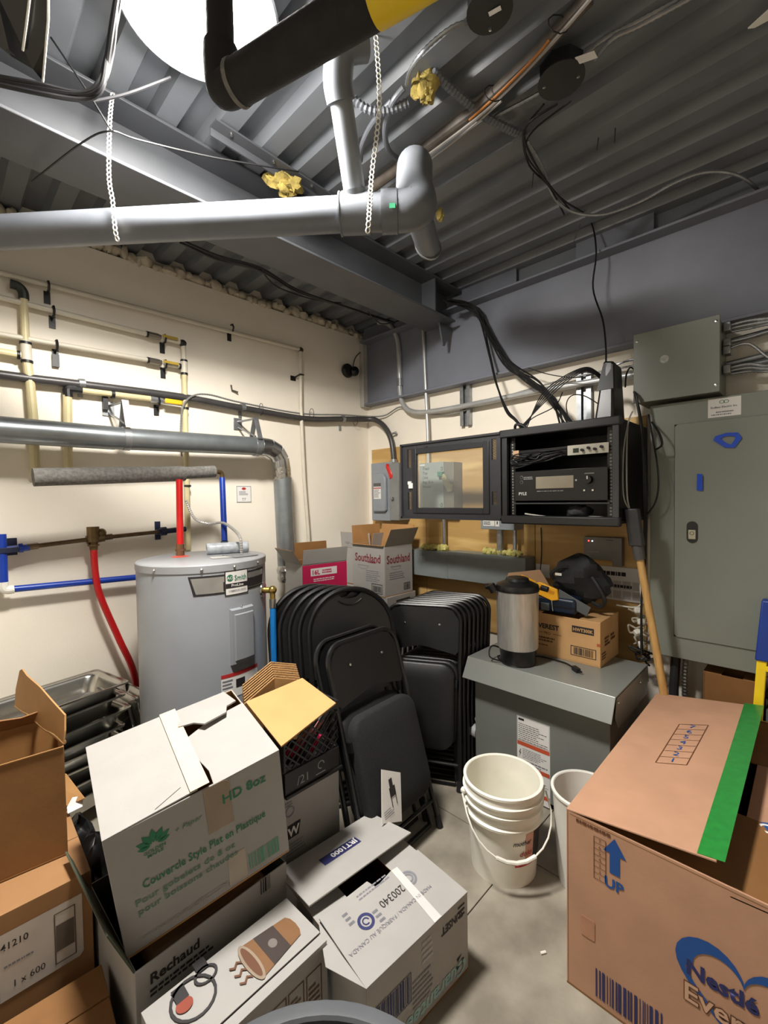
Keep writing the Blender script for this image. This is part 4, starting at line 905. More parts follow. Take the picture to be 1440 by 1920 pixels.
# amplifier
am = thing('amplifier', 'black rack amplifier with a pale display window and a round knob', 'amplifier', (2.35, .95, 1.475))
MB().box((2.268, .73, 1.478), (2.58, 1.17, 1.635)).build('chassis', BLKMET, am, bevel=.002)
MB().box((2.258, .708, 1.476), (2.268, 1.189, 1.637)).build('front_panel', mat('amp_face', (24, 24, 26), .35), am, bevel=.002)
sc = MB().box((2.2555, .868, 1.540), (2.2585, 1.066, 1.603)).build('display_window', SCREEN, am, bevel=.001)
MB().cyl((2.258, .795, 1.578), (2.236, .795, 1.578), .021, .018, seg=24).build('knob', mat('gloss_knob', (20, 20, 22), .25), am)
flat(am, [rect(-.003, .0, .006, .016)], (2.2352, .795, 1.580), (0, -1, 0), (0, 0, 1), PAPER, 'knob_pointer', local=False)
for y in (.775, .815): MB().cyl((2.258, y, 1.526), (2.252, y, 1.526), .005, seg=10).build('jack', CHROME, am)
for z in (1.604, 1.578): MB().lathe([(.009, 0), (.007, .001)], (2.2578, 1.148, z), (-1, 0, 0), seg=14).build('button_ring', mat('dim_grey', (110, 110, 112)), am)
text(am, 'PYLE', .022, (2.2572, 1.165, 1.508), (0, -1, 0), (0, 0, 1), mat('white_print', (214, 214, 214)), local=False, bold=.03)
flat(am, scribble(0, .0, .19, .008, 1, 8) , (2.2572, 1.06, 1.523), (0, -1, 0), (0, 0, 1), mat('dim_print', (150, 150, 150)), 'small_print', local=False)
flat(am, scribble(0, .0, .07, .018, 2, 4), (2.2572, 1.135, 1.59), (0, -1, 0), (0, 0, 1), _M['dim_print'], 'small_print', local=False)
flat(am, [rect(0, 0, .045, .004)], (2.2572, .815, 1.607), (0, -1, 0), (0, 0, 1), _M['dim_print'], 'small_print', local=False)
flat(am, [rect(0, 0, .008, .008)], (2.2572, .86, 1.574), (0, -1, 0), (0, 0, 1), _M['white_print'], 'indicator', local=False)
# shelf, bag and cables under it
tag(MB().box((2.262, .70, 1.458), (2.62, 1.20, 1.466)).build('rack_shelf', mat('shelf_edge', (66, 68, 70), .4), bevel=.002), 'thin black rack shelf under the amplifier', 'shelf')
tag(MB().blob((2.36, .88, 1.415), 1, 8, 12, .25, (.08, .06, .036), 4).build('plastic_bag', mat('grey_bag_film', (84, 84, 86), .25, var=.3, bump=.5, bscale=30), smooth=50), 'crumpled dark plastic bag lying in the bottom of the rack', 'bag')
wire('rack_cable', 'pale cable lying at the left of the rack floor', [(2.30, 1.15, 1.405), (2.28, 1.05, 1.395), (2.27, .97, 1.39)], .004, WHITEP, 'cable')
wire('rack_cable', 'pale cable lying at the right of the rack floor', [(2.30, .83, 1.39), (2.27, .78, 1.395), (2.27, .71, 1.392)], .004, WHITEP, 'cable')
MB().cbox((2.245, ry0 + .014, 1.425), (.002, .008, .006)).build('status_light', LED, t)
# open glazed door (swung left, parallel to the wall)
t2 = thing('rack_door', 'open rack cabinet door with a clear window, charcoal frame and vent slots', 'cabinet door', (2.25, 1.63, 1.365))
dy0, dy1, dz0, dz1 = 1.262, 2.008, 1.366, 1.862
wy0, wy1, wz0, wz1 = 1.372, 1.872, 1.438, 1.788
fm = CHARC
def stile(ya, yb, yl, yh, holes):
    mb = MB().box((2.236, ya, dz0), (2.252, yl, dz1)).box((2.236, yh, dz0), (2.252, yb, dz1)); z = dz0
    for za, zb in holes:
        mb.box((2.236, yl, z), (2.252, yh, za)); z = zb
    mb.box((2.236, yl, z), (2.252, yh, dz1))
    mb.build('frame_stile', fm, t2, smooth=0)
    for za, zb in holes:
        g_ = MB(); zz = za - .010
        while zz < zb:
            lo = [(yh, zz), (yl, zz + .010), (yl, zz + .0145), (yh, zz + .0045)]
            lo = [(y, min(max(z_, za), zb)) for y, z_ in lo]
            if max(p[1] for p in lo) - min(p[1] for p in lo) > .003:
                g_.prism([(-y, z_) for y, z_ in lo][::-1], .006, (2.240, 0, 0), (0, -1, 0), (0, 0, 1))
            zz += .0088
        g_.build('vent_grille', fm, t2, smooth=0)
stile(dy0, wy0, 1.288, 1.318, [(1.455, 1.53), (1.71, 1.83)])
stile(wy1, dy1, 1.922, 1.953, [(1.425, 1.54), (1.70, 1.825)])
MB().box((2.236, wy0, dz0), (2.252, wy1, wz0)).build('frame_rail', fm, t2, bevel=.002)
MB().box((2.236, wy0, wz1), (2.252, wy1, dz1)).build('frame_rail', fm, t2, bevel=.002)
MB().box((2.225, dy0, dz1 - .012), (2.252, dy1, dz1)).box((2.225, dy0, dz0), (2.252, dy1, dz0 + .012)).box((2.225, dy1 - .012, dz0), (2.252, dy1, dz1)).build('door_lip', fm, t2, smooth=0)
iv = mat('inner_trim_paint', (36, 37, 41), .4)
MB().box((2.228, wy0 - .04, wz0 - .035), (2.238, wy0, wz1 + .035)).box((2.228, wy1, wz0 - .035), (2.238, wy1 + .035, wz1 + .035)).box((2.228, wy0, wz1), (2.238, wy1, wz1 + .035)).box((2.228, wy0, wz0 - .035), (2.238, wy1, wz0)).build('glass_trim', iv, t2, bevel=.002)
GL = bpy.data.materials.new('clear_acrylic'); GL.use_nodes = True
nt = GL.node_tree; b = nt.nodes['Principled BSDF']; ou = nt.nodes['Material Output']
tr = nt.nodes.new('ShaderNodeBsdfTransparent'); mxn = nt.nodes.new('ShaderNodeMixShader'); mxn.inputs[0].default_value = .06
gz = nt.nodes.new('ShaderNodeTexNoise'); gz.inputs['Scale'].default_value = 3
rpn = nt.nodes.new('ShaderNodeValToRGB'); rpn.color_ramp.elements[0].color = (.93, .94, .92, 1); rpn.color_ramp.elements[1].color = (.97, .98, .97, 1)
nt.links.new(gz.outputs['Fac'], rpn.inputs['Fac']); nt.links.new(rpn.outputs['Color'], tr.inputs['Color'])
b.inputs['Roughness'].default_value = .05; b.inputs['Base Color'].default_value = (.8, .85, .85, 1)
nt.links.new(tr.outputs[0], mxn.inputs[1]); nt.links.new(b.outputs[0], mxn.inputs[2]); nt.links.new(mxn.outputs[0], ou.inputs['Surface'])
MB().box((2.240, wy0 + .001, wz0 + .001), (2.243, wy1 - .001, wz1 - .001)).build('window_pane', GL, t2, smooth=0)
MB().box((2.222, 1.90, 1.565), (2.236, 1.935, 1.60)).box((2.220, 1.915, 1.59), (2.236, 1.94, 1.612)).build('lock_tag', WHITEP, t2, bevel=.002)
for y, z in ((1.79, 1.828), (1.46, 1.822), (1.79, 1.412), (1.46, 1.416), (1.90, 1.75), (1.90, 1.48), (1.35, 1.75), (1.35, 1.48)):
    MB().cbox((2.2355, y, z), (.004, .02, .007)).build('frame_slot', BLACK, t2, smooth=0)
# modem on top
md = thing('modem', 'black upright modem standing on top of the rack cabinet', 'modem', (2.40, .75, rz1))
MB().hexa([(2.33, .705, rz1 + .009), (2.33, .795, rz1 + .009), (2.52, .795, rz1 + .009), (2.52, .705, rz1 + .009), (2.37, .715, rz1 + .30), (2.37, .765, rz1 + .31), (2.50, .765, rz1 + .31), (2.50, .715, rz1 + .29)]).build('body', mat('modem_plastic', (28, 28, 31), .35), md, bevel=.012, seg=3)
MB().slab([(2.349, .79, rz1 + .16), (2.349, .71, rz1 + .16), (2.368, .718, rz1 + .285), (2.368, .763, rz1 + .295)], .004).build('front_face', mat('modem_gloss', (18, 18, 20), .5), md, bevel=.001)
# cable trunk from the beam end to the rack
ct = thing('network_cable_bundle', 'thick bundle of black cables fanning from the I-beam end down to the rack', 'cables', (2.6, 1.4, 2.4))
rnd = random.Random(9)
ends = [(2.40, 1.20, 1.868)] * 3 + [(2.42, 1.00 - .012 * k, 1.872) for k in range(8)] + [(2.45, .93, 1.87)] * 3
P0 = [V((2.620, 1.656, 2.770)), V((2.620, 1.603, 2.614))]
for k, e in enumerate(ends):
    j = lambda s: V(rnd.uniform(-s, s), rnd.uniform(-s, s), rnd.uniform(-s, s))
    s0 = V((2.450, 1.761, 2.806)) + j(.03)
    if k < 3:
        pts = [s0, P0[0] + j(.012), V((2.620, 1.564, 2.463)) + j(.008), V((2.550, 1.467, 2.221)) + j(.006), V((2.450, 1.339, 2.020)) + j(.006), V((2.400, 1.257, 1.949)) + j(.005), V(e) + j(.01)]
    else:
        pts = [s0, P0[0] + j(.02), V((2.630, 1.542, 2.557)) + j(.018), V((2.600, 1.400, 2.335)) + j(.022), V((2.580, 1.214, 2.172)) + j(.022), V((2.520, 1.090, 2.053)) + j(.015), V(e) + j(.012)]
    MB().tube(smooth_path(pts, 6), .0052, 6).build('cable', BLKCAB, ct)
loops = thing('cable_loops', 'loose black cables arching over the rack top between bundle and modem', 'cables', (2.4, 1.0, rz1))
for k in range(5):
    o = .012 * k
    MB().tube(smooth_path([V(2.36, 1.215 - o, 1.885), V((2.380, 1.044, 2.039)) + V(0, o, .004 * k), V((2.400, 0.942, 2.118)) + V(0, o, .004 * k), V((2.420, 0.875, 2.147)) + V(0, 0, .006 * k), V((2.460, 0.822, 2.124)) + V(0, 0, .005 * k), V(2.54, .78, 2.04 + .01 * k)], 6), .0032, 5).build('cable', BLKCAB, loops)
MB().tube(smooth_path([V(2.38, 1.20, 1.895), V((2.420, 1.156, 1.949)), V((2.450, 1.045, 2.000)), V((2.480, 1.012, 2.078))], 6), .003, 5).build('cable', BLKCAB, loops)
MB().tube(smooth_path([V(2.45, .96, 1.88), V((2.500, 1.000, 2.005)), V((2.500, 0.970, 2.054)), V((2.500, 0.904, 2.042)), V((2.450, 0.814, 1.977))], 6), .003, 5).build('cable', BLKCAB, loops)
MB().tube(smooth_path([V((2.600, 1.274, 2.291)), V((2.600, 1.140, 2.224)), V((2.600, 0.985, 2.174)), V((2.580, 0.862, 2.169))], 6), .003, 5).build('cable', BLKCAB, loops)
MB().tube(smooth_path([V(2.36, 1.235, 1.868), V(2.34, 1.225, 1.905), V(2.345, 1.19, 1.905), V(2.36, 1.15, 1.868)], 6), .008, 7).build('cable', BLKCAB, loops)
# cables right of the rack
sc_ = thing('side_cables', 'black and grey cables hanging between the rack and the grey panel', 'cables', (2.5, .61, 1.4))
rnd = random.Random(13)
for k in range(7):
    jj = rnd.uniform(-.015, .015)
    MB().tube(smooth_path([V(2.50, .66, 2.02), V(2.45, .635, 1.97 + jj), V(2.47 + jj, .615, 1.80), V(2.50 + jj, .612 - .004 * (k % 3), 1.5), V(2.52 + jj, .615, 1.2), V(2.52, .63, .95), V(2.53 + jj, .63, .68)], 6), .005, 6).build('cable', BLKCAB, sc_)
for k, m in enumerate((mat('grey_cable', (150, 148, 146), .5), mat('grey_cable2', (176, 172, 164), .5))):
    MB().tube(smooth_path([V(2.40, .64, 1.905), V(2.33, .640, 1.84), V(2.30, .638 + .014 * k, 1.70), V(2.30, .636 + .016 * k, 1.5), V(2.33, .630, 1.42), V(2.36, .626, 1.36)], 6), .0035, 6).build('cable', m, sc_)
MB().tube(smooth_path([V(2.52, .585, 1.86), V(2.48, .545, 1.80), V(2.47, .53, 1.74), V(2.5, .565, 1.72)], 6), .005, 6).build('cable', BLKCAB, sc_)
MB().tube(smooth_path([V(2.52, .60, 1.9), V(2.46, .545, 1.62), V(2.47, .552, 1.48), V(2.50, .60, 1.40)], 6), .004, 6).build('cable', BLKCAB, sc_)
MB().tube(smooth_path([V(2.60, .67, 2.13), V(2.56, .69, 2.16), V(2.52, .70, 2.12), V(2.50, .70, 2.05)], 6), .004, 6).build('cable', BLKCAB, sc_)

# ------------------------------------------------------------------ junction box and panelboard
t = thing('pull_box', 'square grey pull box above the electrical panel', 'electrical box', (2.6, .48, 1.96))
MB().box((2.506, .318, 1.966), (WB - .001, .655, 2.298)).build('enclosure', PANEL, t, bevel=.002)
MB().box((2.497, .312, 1.960), (2.505, .662, 2.303)).build('cover', PANEL, t, bevel=.002)
for y, z in ((.645, 2.265), (.645, 1.985), (.325, 2.275), (.325, 1.99)): MB().lathe([(0, .004), (.006, .003), (.007, 0)], (2.497, y, z), (-1, 0, 0), seg=10).build('screw', CHROME, t)
flat(t, [ell2d(0, 0, .019, .019)], (2.4962, .527, 2.152), (0, -1, 0), (0, 0, 1), mat('scuffed_sticker', (170, 172, 166), .5, var=.2, scale=90), 'round_sticker', local=False)
t = thing('electrical_panel', 'large grey electrical panel with a door on the back wall', 'electrical panel', (2.65, .15, .69))
MB().box((2.568, -.29, .70), (WB - .001, .585, 1.94)).build('enclosure', PANEL, t, bevel=.002)
MB().box((2.552, -.30, .691), (2.567, .600, 1.946)).build('trim', PANEL, t, bevel=.003)
MB().box((2.546, -.19, .798), (2.5515, .494, 1.838)).build('door_gap', DARKIN, t, smooth=0)
dr2 = MB().prism([(.012, 0), (.672, 0), (.684, .012), (.684, 1.03), (.672, 1.042), (.012, 1.042), (0, 1.03), (0, .012)], .006, (2.5445, .493, .797), (0, -1, 0), (0, 0, 1)).build('panel_door', PANEL, t, bevel=.002)
lk = MB().prism([(.022 * math.cos(R(a)), .030 + .022 * math.sin(R(a))) for a in range(0, 181, 20)] + [(.022 * math.cos(R(a)), -.030 + .022 * math.sin(R(a))) for a in range(180, 361, 20)], .004, (2.541, .420, 1.317), (0, -1, 0), (0, 0, 1)).build('latch_recess', BLACK, dr2)
MB().box((2.5365, .405, 1.283), (2.541, .435, 1.328)).build('latch_plate', mat('latch_plate_metal', (176, 172, 150), .4, .3), dr2, bevel=.002)
flat(t, ring2d(0, 0, .009, .002, 14), (2.5358, .42, 1.312), (0, -1, 0), (0, 0, 1), INKK, 'lock_ring', local=False)
O_ = (2.5515, .362, 1.852)
flat(t, [rect(0, 0, .121, .085)], O_, (0, -1, 0), (0, 0, 1), PAPER, 'label', local=False)
O2 = (2.5507, .362, 1.852)
text(t, 'Endless Electric Inc.', .0125, (2.5503, .302, 1.893), (0, -1, 0), (0, 0, 1), INKK, local=False, align='CENTER', bold=.012)
flat(t, ring2d(.052, .068, .010, .0025, 14, sy=.8) + ring2d(.068, .068, .010, .0025, 14, sy=.8), O2, (0, -1, 0), (0, 0, 1), INKG, 'logo', local=False)
flat(t, scribble(.03, .018, .07, .008, 1, 6, .7) + scribble(.012, .007, .10, .007, 1, 7, .7), O2, (0, -1, 0), (0, 0, 1), INKGR, 'small_print', local=False)
# blue tape on the door
bt = thing('blue_tape', 'ring of blue painter tape stuck on the panel door', 'tape', (2.54, .286, 1.74))
rg = [(.05, .004), (.036, .03), (-.005, .033), (-.046, .022), (-.054, .004), (-.01, -.034), (.024, -.037)]
inn = [(.026, .002), (.024, .014), (.0, .018), (-.02, .014), (-.024, .006), (-.006, -.012), (.012, -.022)]
for k in range(7):
    k2 = (k + 1) % 7
    MB().prism([rg[k], rg[k2], inn[k2], inn[k]], .0008, (2.5378 - .0004 * (k % 2), .286, 1.742), (0, -1, 0), (0, 0, 1)).build('tape_strip', BTAPE, bt, smooth=0)
st = MB().slab([(2.5375, .402, 1.516), (2.5375, .378, 1.514), (2.532, .380, 1.592), (2.532, .400, 1.594)], .001).build('tape_tab', BTAPE, smooth=0); tag(st, 'short vertical strip of blue tape on the panel door', 'tape')
# connectors and flex conduits right of the pull box
for k, (z, n) in enumerate(((2.270, 3), (2.195, 1), (2.165, 1), (2.075, 3))):
    t = thing('flex_conduit_set', ['topmost', 'second', 'third', 'lowest'][k] + ' set of armoured cables leaving the right of the pull box', 'cables', (2.6, .28, z))
    MB().box((2.59, .285, z - .02), (2.65, .312, z + .02)).build('connector', GALV, t, bevel=.003)
    for i in range(n):
        pts = [(2.62 + .012 * i, .29, z + .01 - .012 * i), (2.62 + .012 * i, .22, z + .012 - .014 * i), (2.62, .14, z - (.0 if k == 0 else -.02 if k == 1 else .075 if k == 2 else .01) - .012 * i), (2.63, .05, z - (.02 if k == 0 else .0 if k == 1 else .08 if k == 2 else -.03) - .01 * i), (2.63, -.1, z - .03)]
        mc(smooth_path(pts, 7), .0075, .008).build('armoured_cable', GALV, t)
for k, z in enumerate((2.235, 2.13, 2.10)):
    cond(['upper', 'middle', 'lower'][k] + ' straight conduit behind the armoured cables right of the pull box', [(2.70, .31, z - .01), (2.70, -.2, z + .03)], .014, sm=False)
# left stubs into the pull box
armour('short armoured cable entering the left side of the pull box', [(2.66, .66, 2.215), (2.66, .72, 2.225), (2.65, .78, 2.215), (2.66, .86, 2.20)], .0065)
# small alarm box + paper + charger mess
t = thing('alarm_box', 'small grey alarm box with a red light on plywood under the rack', 'electrical box', (2.70, .87, 1.10))
MB().prism([(0, .03), (.155, .03), (.155, -.0), (.205, -.0), (.205, .16), (0, .16)], .05, (2.68, .973, 1.10), (0, -1, 0), (0, 0, 1)).build('enclosure', mat('alarm_grey', (124, 122, 116), .5), t, bevel=.002)
MB().cbox((2.679, .945, 1.236), (.002, .007, .006)).build('status_light', LED, t); MB().cbox((2.679, .925, 1.236), (.002, .006, .005)).build('status_light', LEDW, t)
flat(t, [rect(0, 0, .04, .004)], (2.679, .85, 1.243), (0, -1, 0), (0, 0, 1), mat('dark_label_line', (60, 58, 56)), 'label_line', local=False)
flat(t, scribble(0, 0, .06, .008, 1, 2), (2.679, .945, 1.17), (0, -1, 0), (0, 0, 1), mat('pale_print', (160, 158, 150)), 'small_print', local=False)
pp = MB().box((2.722, .67, .90), (2.7315, .985, 1.09)).build('notice_sheet', PAPER, smooth=0); tag(pp, 'white grid notice sheet pinned under the alarm box', 'paper')
flat(pp, [rect(.01 + .05 * a, .012 + .055 * b_, .042, .045) for a in range(6) for b_ in range(2)], (2.7212, .985, .90), (0, -1, 0), (0, 0, 1), mat('pale_grid_print', (188, 184, 178)), 'grid_print', local=True)
flat(pp, scribble(.05, .135, .20, .028, 1, 5, .8) + scribble(.11, .07, .16, .02, 1, 6, .8), (2.7206, .985, .90), (0, -1, 0), (0, 0, 1), INKK, 'handwriting', local=True)
p2 = MB().box((2.726, 1.20, .98), (2.7315, 1.29, 1.065)).build('notice_sheet', PAPER, smooth=0); tag(p2, 'second white notice sheet partly hidden behind the black bag', 'paper')
# white power strip tangle
pt = thing('power_cord_tangle', 'tangle of white and black cords with plugs between transformer and panel', 'cords', (2.60, .64, .7))
rnd = random.Random(21)
for k in range(10):
    c = (2.60 + rnd.uniform(-.03, .03), .655 + rnd.uniform(-.03, .02), .88 - .028 * k)
    MB().tube(smooth_path([V(c) + V(rnd.uniform(-.03, .03), rnd.uniform(-.045, .04), rnd.uniform(-.04, .04)) for i in range(6)], 5), .005, 6).build('cord', mat('beige_cord', (186, 178, 160), .5) if k < 7 else BLKCAB, pt)
for k in range(4):
    MB().cbox((2.56, .66 - .02 * (k % 2), .90 - .06 * k), (.03, .028, .03), Euler((k, k * 2, .5)).to_matrix()).build('plug', WHITEP, pt, bevel=.005)
wire('white_cord', 'white cord rising along the hammer handle to the alarm box', [(2.62, .66, 1.06), (2.60, .655, 1.0), (2.60, .65, .93), (2.58, .68, .905), (2.56, .76, .91)], .004, WHITEP, 'cord')
wire('hanging_cord', 'thin dark cord running down the plywood beside the urn', [(2.725, 1.255, 1.30), (2.725, 1.252, 1.15), (2.725, 1.262, 1.0)], .003, BLKCAB, 'cord')
# stuff under the panel
bx = carton('brown carton on the floor under the electrical panel', (2.66, .27, 0), (0, 0, 0), (.14, .22, .64), KRAFTD, {'front': (0, .07), 'back': (0, .07)})
cond('first dark flexible conduit rising under the electrical panel', [(2.63, .50, .69), (2.63, .51, .5), (2.64, .50, .0)], .022, mat('dark_flex', (60, 60, 62), .4, .4), sm=False)
armour('second armoured conduit under the electrical panel beside the hammer', [(2.62, .455, .69), (2.61, .46, .6), (2.62, .46, .4), (2.62, .455, .02)], .014)
tag(MB().box((2.685, -.05, .30), (2.749, .155, .64)).build('picture_card', PAPER, smooth=0), 'pale printed card leaning on the wall under the panel', 'card')
tag(MB().blob((2.645, .07, .585), 1, 8, 12, .3, (.03, .08, .06), 3).build('dark_cloth', BAG, smooth=50), 'crumpled dark cloth lying under the panel', 'cloth')
tag(MB().box((2.60, -.05, .0), (2.68, .15, .525)).build('storage_tub', GREYP, bevel=.01), 'grey tub under the panel below the dark cloth', 'tub')
# ladder
ld = thing('step_ladder', 'yellow step ladder with a blue cap leaning at the right edge', 'ladder', (2.47, .12, 0))
ra, rb = V(2.44, .190, .0), V(2.50, .140, 1.02)
dl = (rb - ra).normalized()
for off in (0.0, -.42):
    MB().hexa([ra + V(-.02, off - .012, 0), ra + V(.02, off - .012, 0), ra + V(.02, off + .022, 0), ra + V(-.02, off + .022, 0), rb + V(-.02, off - .012, 0), rb + V(.02, off - .012, 0), rb + V(.02, off + .022, 0), rb + V(-.02, off + .022, 0)]).build('rail', LADY, ld, bevel=.004)
for z in (.25, .5, .75):
    c = ra + dl * (z / dl.z); MB().box((c.x - .03, c.y - .41, z - .01), (c.x + .03, c.y - .01, z + .01)).build('step', LADY, ld, bevel=.002)
cap = ra + dl * (.78 / dl.z)
MB().hexa([cap + V(-.03, -.46, 0), cap + V(.03, -.46, 0), cap + V(.03, .028, 0), cap + V(-.03, .028, 0), rb + V(-.03, -.46, .02), rb + V(.03, -.46, .02), rb + V(.03, .02, .02), rb + V(-.03, .02, .02)]).build('top_cap', LADB, ld, bevel=.006)
# sledge hammer
hm = thing('sledge_hammer', 'sledge hammer with a wooden handle leaning upright against the rack side', 'hammer', (2.44, .44, 0))
h0, h1 = V(2.44, .425, .0), V((2.360, 0.599, 1.206)); hd = (h1 - h0).normalized()
MB().tube([h0, h0 + hd * .5, h1], [.019, .0185, .0165], 14).build('handle', WOOD, hm)
MB().cyl(h1 - hd * .015, h1 + hd * .07, .024, .026, seg=12).build('collar', mat('grey_rubber_collar', (78, 76, 76), .6), hm)
h2 = h1 + hd * .06
hx = V(-.35, .25, .9).normalized()
MB().hexa([h2 + V(-.028, -.03, -.01), h2 + V(.028, -.03, -.01), h2 + V(.028, .03, -.01), h2 + V(-.028, .03, -.01), h2 + V(-.05, -.012, .17), h2 + V(.0, -.012, .17), h2 + V(.0, .045, .17), h2 + V(-.05, .045, .17)]).build('head', mat('dark_hammer_steel', (70, 71, 74), .45, .4), hm, bevel=.006)

# ================================================================== TRANSFORMER AND THINGS ON IT
TX0, TX1, ty0, ty1, TZ = 1.998, 2.50, .596, 1.333, .645
t = thing('transformer', 'grey floor-standing transformer with a sloped drip hood', 'transformer', (2.25, .965, 0))
MB().box((2.02, .625, .03), (2.47, 1.305, .60)).build('body', TRANS, t, bevel=.004)
MB().box((2.05, .65, .0), (2.45, 1.28, .03)).build('base', DARKIN, t)
hood = MB().prism([(1.942, .548), (1.998, TZ), (2.50, TZ), (2.52, .55), (2.516, .549), (2.497, .638), (2.001, .638), (1.947, .545)], ty1 - ty0, (0, ty0, 0), (1, 0, 0), (0, 0, 1)).build('drip_hood', mat('hood_grey_paint', (136, 139, 134), .3, .25, var=.05, scale=4), t, smooth=0, bevel=.002)
for y in (ty0 - .001, ty1 + .0005):
    MB().prism([(1.99, .56), (2.01, .636), (2.49, .636), (2.505, .57), (2.48, .50), (2.03, .50)], .001, (0, y + .0005, 0), (1, 0, 0), (0, 0, 1)).build('hood_end', TRANS, t, smooth=0)
for x, z in ((2.02, .615), (2.35, .60)): MB().blob((x, ty0 - .003, z), .006, 5, 8).build('screw', CHROME, t)
MB().cyl((2.05, 1.305, .22), (2.05, 1.345, .22), .035, seg=14).build('conduit_elbow', mat('pale_fitting', (170, 172, 172), .5), t)
MB().blob((2.03, 1.308, .30), .009, 6, 8).build('bolt', CHROME, t)
LX = 2.0192
lab = [(2.019, 1.060, 0.408), (2.019, 0.891, 0.409)]
ly_, lz_ = lab[0][1], lab[0][2]; lw = lab[0][1] - lab[1][1]
hgt = .40
O_ = (LX, ly_, lz_ - hgt)
flat(t, [rect(0, .0, lw, hgt)], O_, (0, -1, 0), (0, 0, 1), PAPER, 'rating_label', local=False, lift=.0)
for yy in (hgt - .145, hgt - .255, hgt - .37):
    flat(t, [rect(.002, yy, lw - .004, .02)], (LX - .0006, ly_, lz_ - hgt), (0, -1, 0), (0, 0, 1), ORANGE, 'warning_stripe', local=False, lift=.0)
O2 = (LX - .0005, ly_, lz_ - hgt)
flat(t, scribble(.008, hgt - .12, lw - .02, .09, 9, 4, .3) + frame_rect(.002, hgt - .122, lw - .004, .12, .0012) + [rect(.008, hgt - .02, .03, .011)], O2, (0, -1, 0), (0, 0, 1), INKK, 'small_print', local=False, lift=0)
flat(t, scribble(.03, hgt - .205, lw - .04, .05, 6, 14, .4) + scribble(.01, hgt - .235, lw - .02, .025, 2, 15, .5) + scribble(.01, hgt - .34, lw - .02, .075, 6, 16, .35), O2, (0, -1, 0), (0, 0, 1), INKGR, 'small_print', local=False, lift=0)
flat(t, [[(.018, hgt - .165), (.010, hgt - .185), (.016, hgt - .184), (.013, hgt - .205), (.022, hgt - .180), (.016, hgt - .181), (.021, hgt - .165)]], O2, (0, -1, 0), (0, 0, 1), INKK, 'lightning_mark', local=False, lift=0)
# urn
ux, uy = 2.10, 1.095
t = thing('coffee_urn', 'brushed steel coffee urn with black lid and base on the transformer', 'coffee urn', (ux, uy, TZ))
def ring_z(px, py): return None
MB().lathe([(0, .0), (.088, .0), (.092, .01), (.088, .035), (.094, .075), (.100, .085)], (ux, uy, TZ), seg=40).build('base', BLKMET, t)
MB().lathe([(.100, .083), (.102, .09), (.105, .375), (.106, .378)], (ux, uy, TZ), seg=40).build('body', STAIN if False else mat('brushed_aluminium', (206, 204, 198), .36, .65, var=.1, scale=10, stretch=(6, 6, 1)), t)
MB().lathe([(.108, .375), (.110, .385), (.104, .405), (.06, .425), (.055, .438), (.045, .442), (0, .442)], (ux, uy, TZ), seg=40).build('lid', BLKMET, t)
MB().cyl((ux - .09, uy + .08, TZ + .37), (ux - .10, uy + .10, TZ + .405), .02, seg=12).cyl((ux - .06, uy + .10, TZ + .39), (ux - .06, uy + .145, TZ + .385), .016, seg=10).build('handle', BLKMET, t)
MB().cyl((ux + .06, uy - .10, TZ + .39), (ux + .06, uy - .135, TZ + .385), .014, seg=10).build('handle', BLKMET, t)
MB().box((ux - .094, uy - .032, TZ + .35), (ux - .093, uy + .04, TZ + .353)).build('maker_mark', INKK, t)
wire('urn_cord', 'black power cord of the urn trailing along the transformer top to a plug', [(2.14, 1.18, TZ + .03), (2.05, 1.215, TZ + .07), (2.00, 1.20, TZ + .03), (2.04, 1.16, TZ + .008), (2.10, 1.20, TZ + .008), (2.22, 1.06, TZ + .007), (2.235, .98, TZ + .007), (2.225, .90, TZ + .007), (2.19, .85, TZ + .009)], .0042, BLKCAB, 'cord')
MB().cbox((2.168, .825, TZ + .012), (.045, .022, .02), Euler((0, 0, .9)).to_matrix()).cbox((2.145, .80, TZ + .012), (.02, .002, .007), Euler((0, 0, .9)).to_matrix()).cbox((2.150, .795, TZ + .014), (.02, .002, .007), Euler((0, 0, .9)).to_matrix()).build('plug', BLACK, bpy.data.objects['urn_cord'], bevel=.002)
# everest carton
d = (.40, .28, .225)
ev = carton('brown paper-towel carton on the transformer holding a navy tool case', (2.285 + .142, .752 + .20, TZ + .001), (0, 0, -90), d, mat('everest_kraft', (194, 152, 102), .72, var=.05, scale=10), {'left': (2, .10), 'right': (-6, .12)})
def evt(s, size, px_u, v, m, **k):
    O, X, Y = at(d, 'front', px_u, v); return text(ev, s, size, O, X, Y, m, **k)
evt('EVEREST', .036, .065, .145, INKK, bold=.035, sx=.95)
evt('PRO', .020, .112, .115, INKBR, bold=.01)
O, X, Y = face(d, 'front')
flat(ev, [rect(.06, .121, .045, .002), rect(.162, .121, .045, .002)], O, X, Y, INKBR, 'rule_lines')
flat(ev, [rect(.262, .155, .108, .034)], O, X, Y, INKK, 'code_block')
O, X, Y = at(d, 'front', .267, .163, .002); text(ev, 'HWT300K', .024, O, X, Y, mat('kraft_knockout', (194, 152, 102)), bold=.03, sx=.9)
O, X, Y = face(d, 'front'); flat(ev, frame_rect(.255, .035, .125, .05, .003) + bars(.27, .042, .095, .036, 6, 34), O, X, Y, INKK, 'barcode')
flat(ev, scribble(.06, .072, .15, .03, 2, 7, .6) + scribble(.06, .05, .10, .012, 1, 8, .5), O, X, Y, INKBR, 'small_print')
flat(ev, [rect(.384, .105, .016, .014)], O, X, Y, mat('rust_print', (170, 84, 50)), 'side_mark')
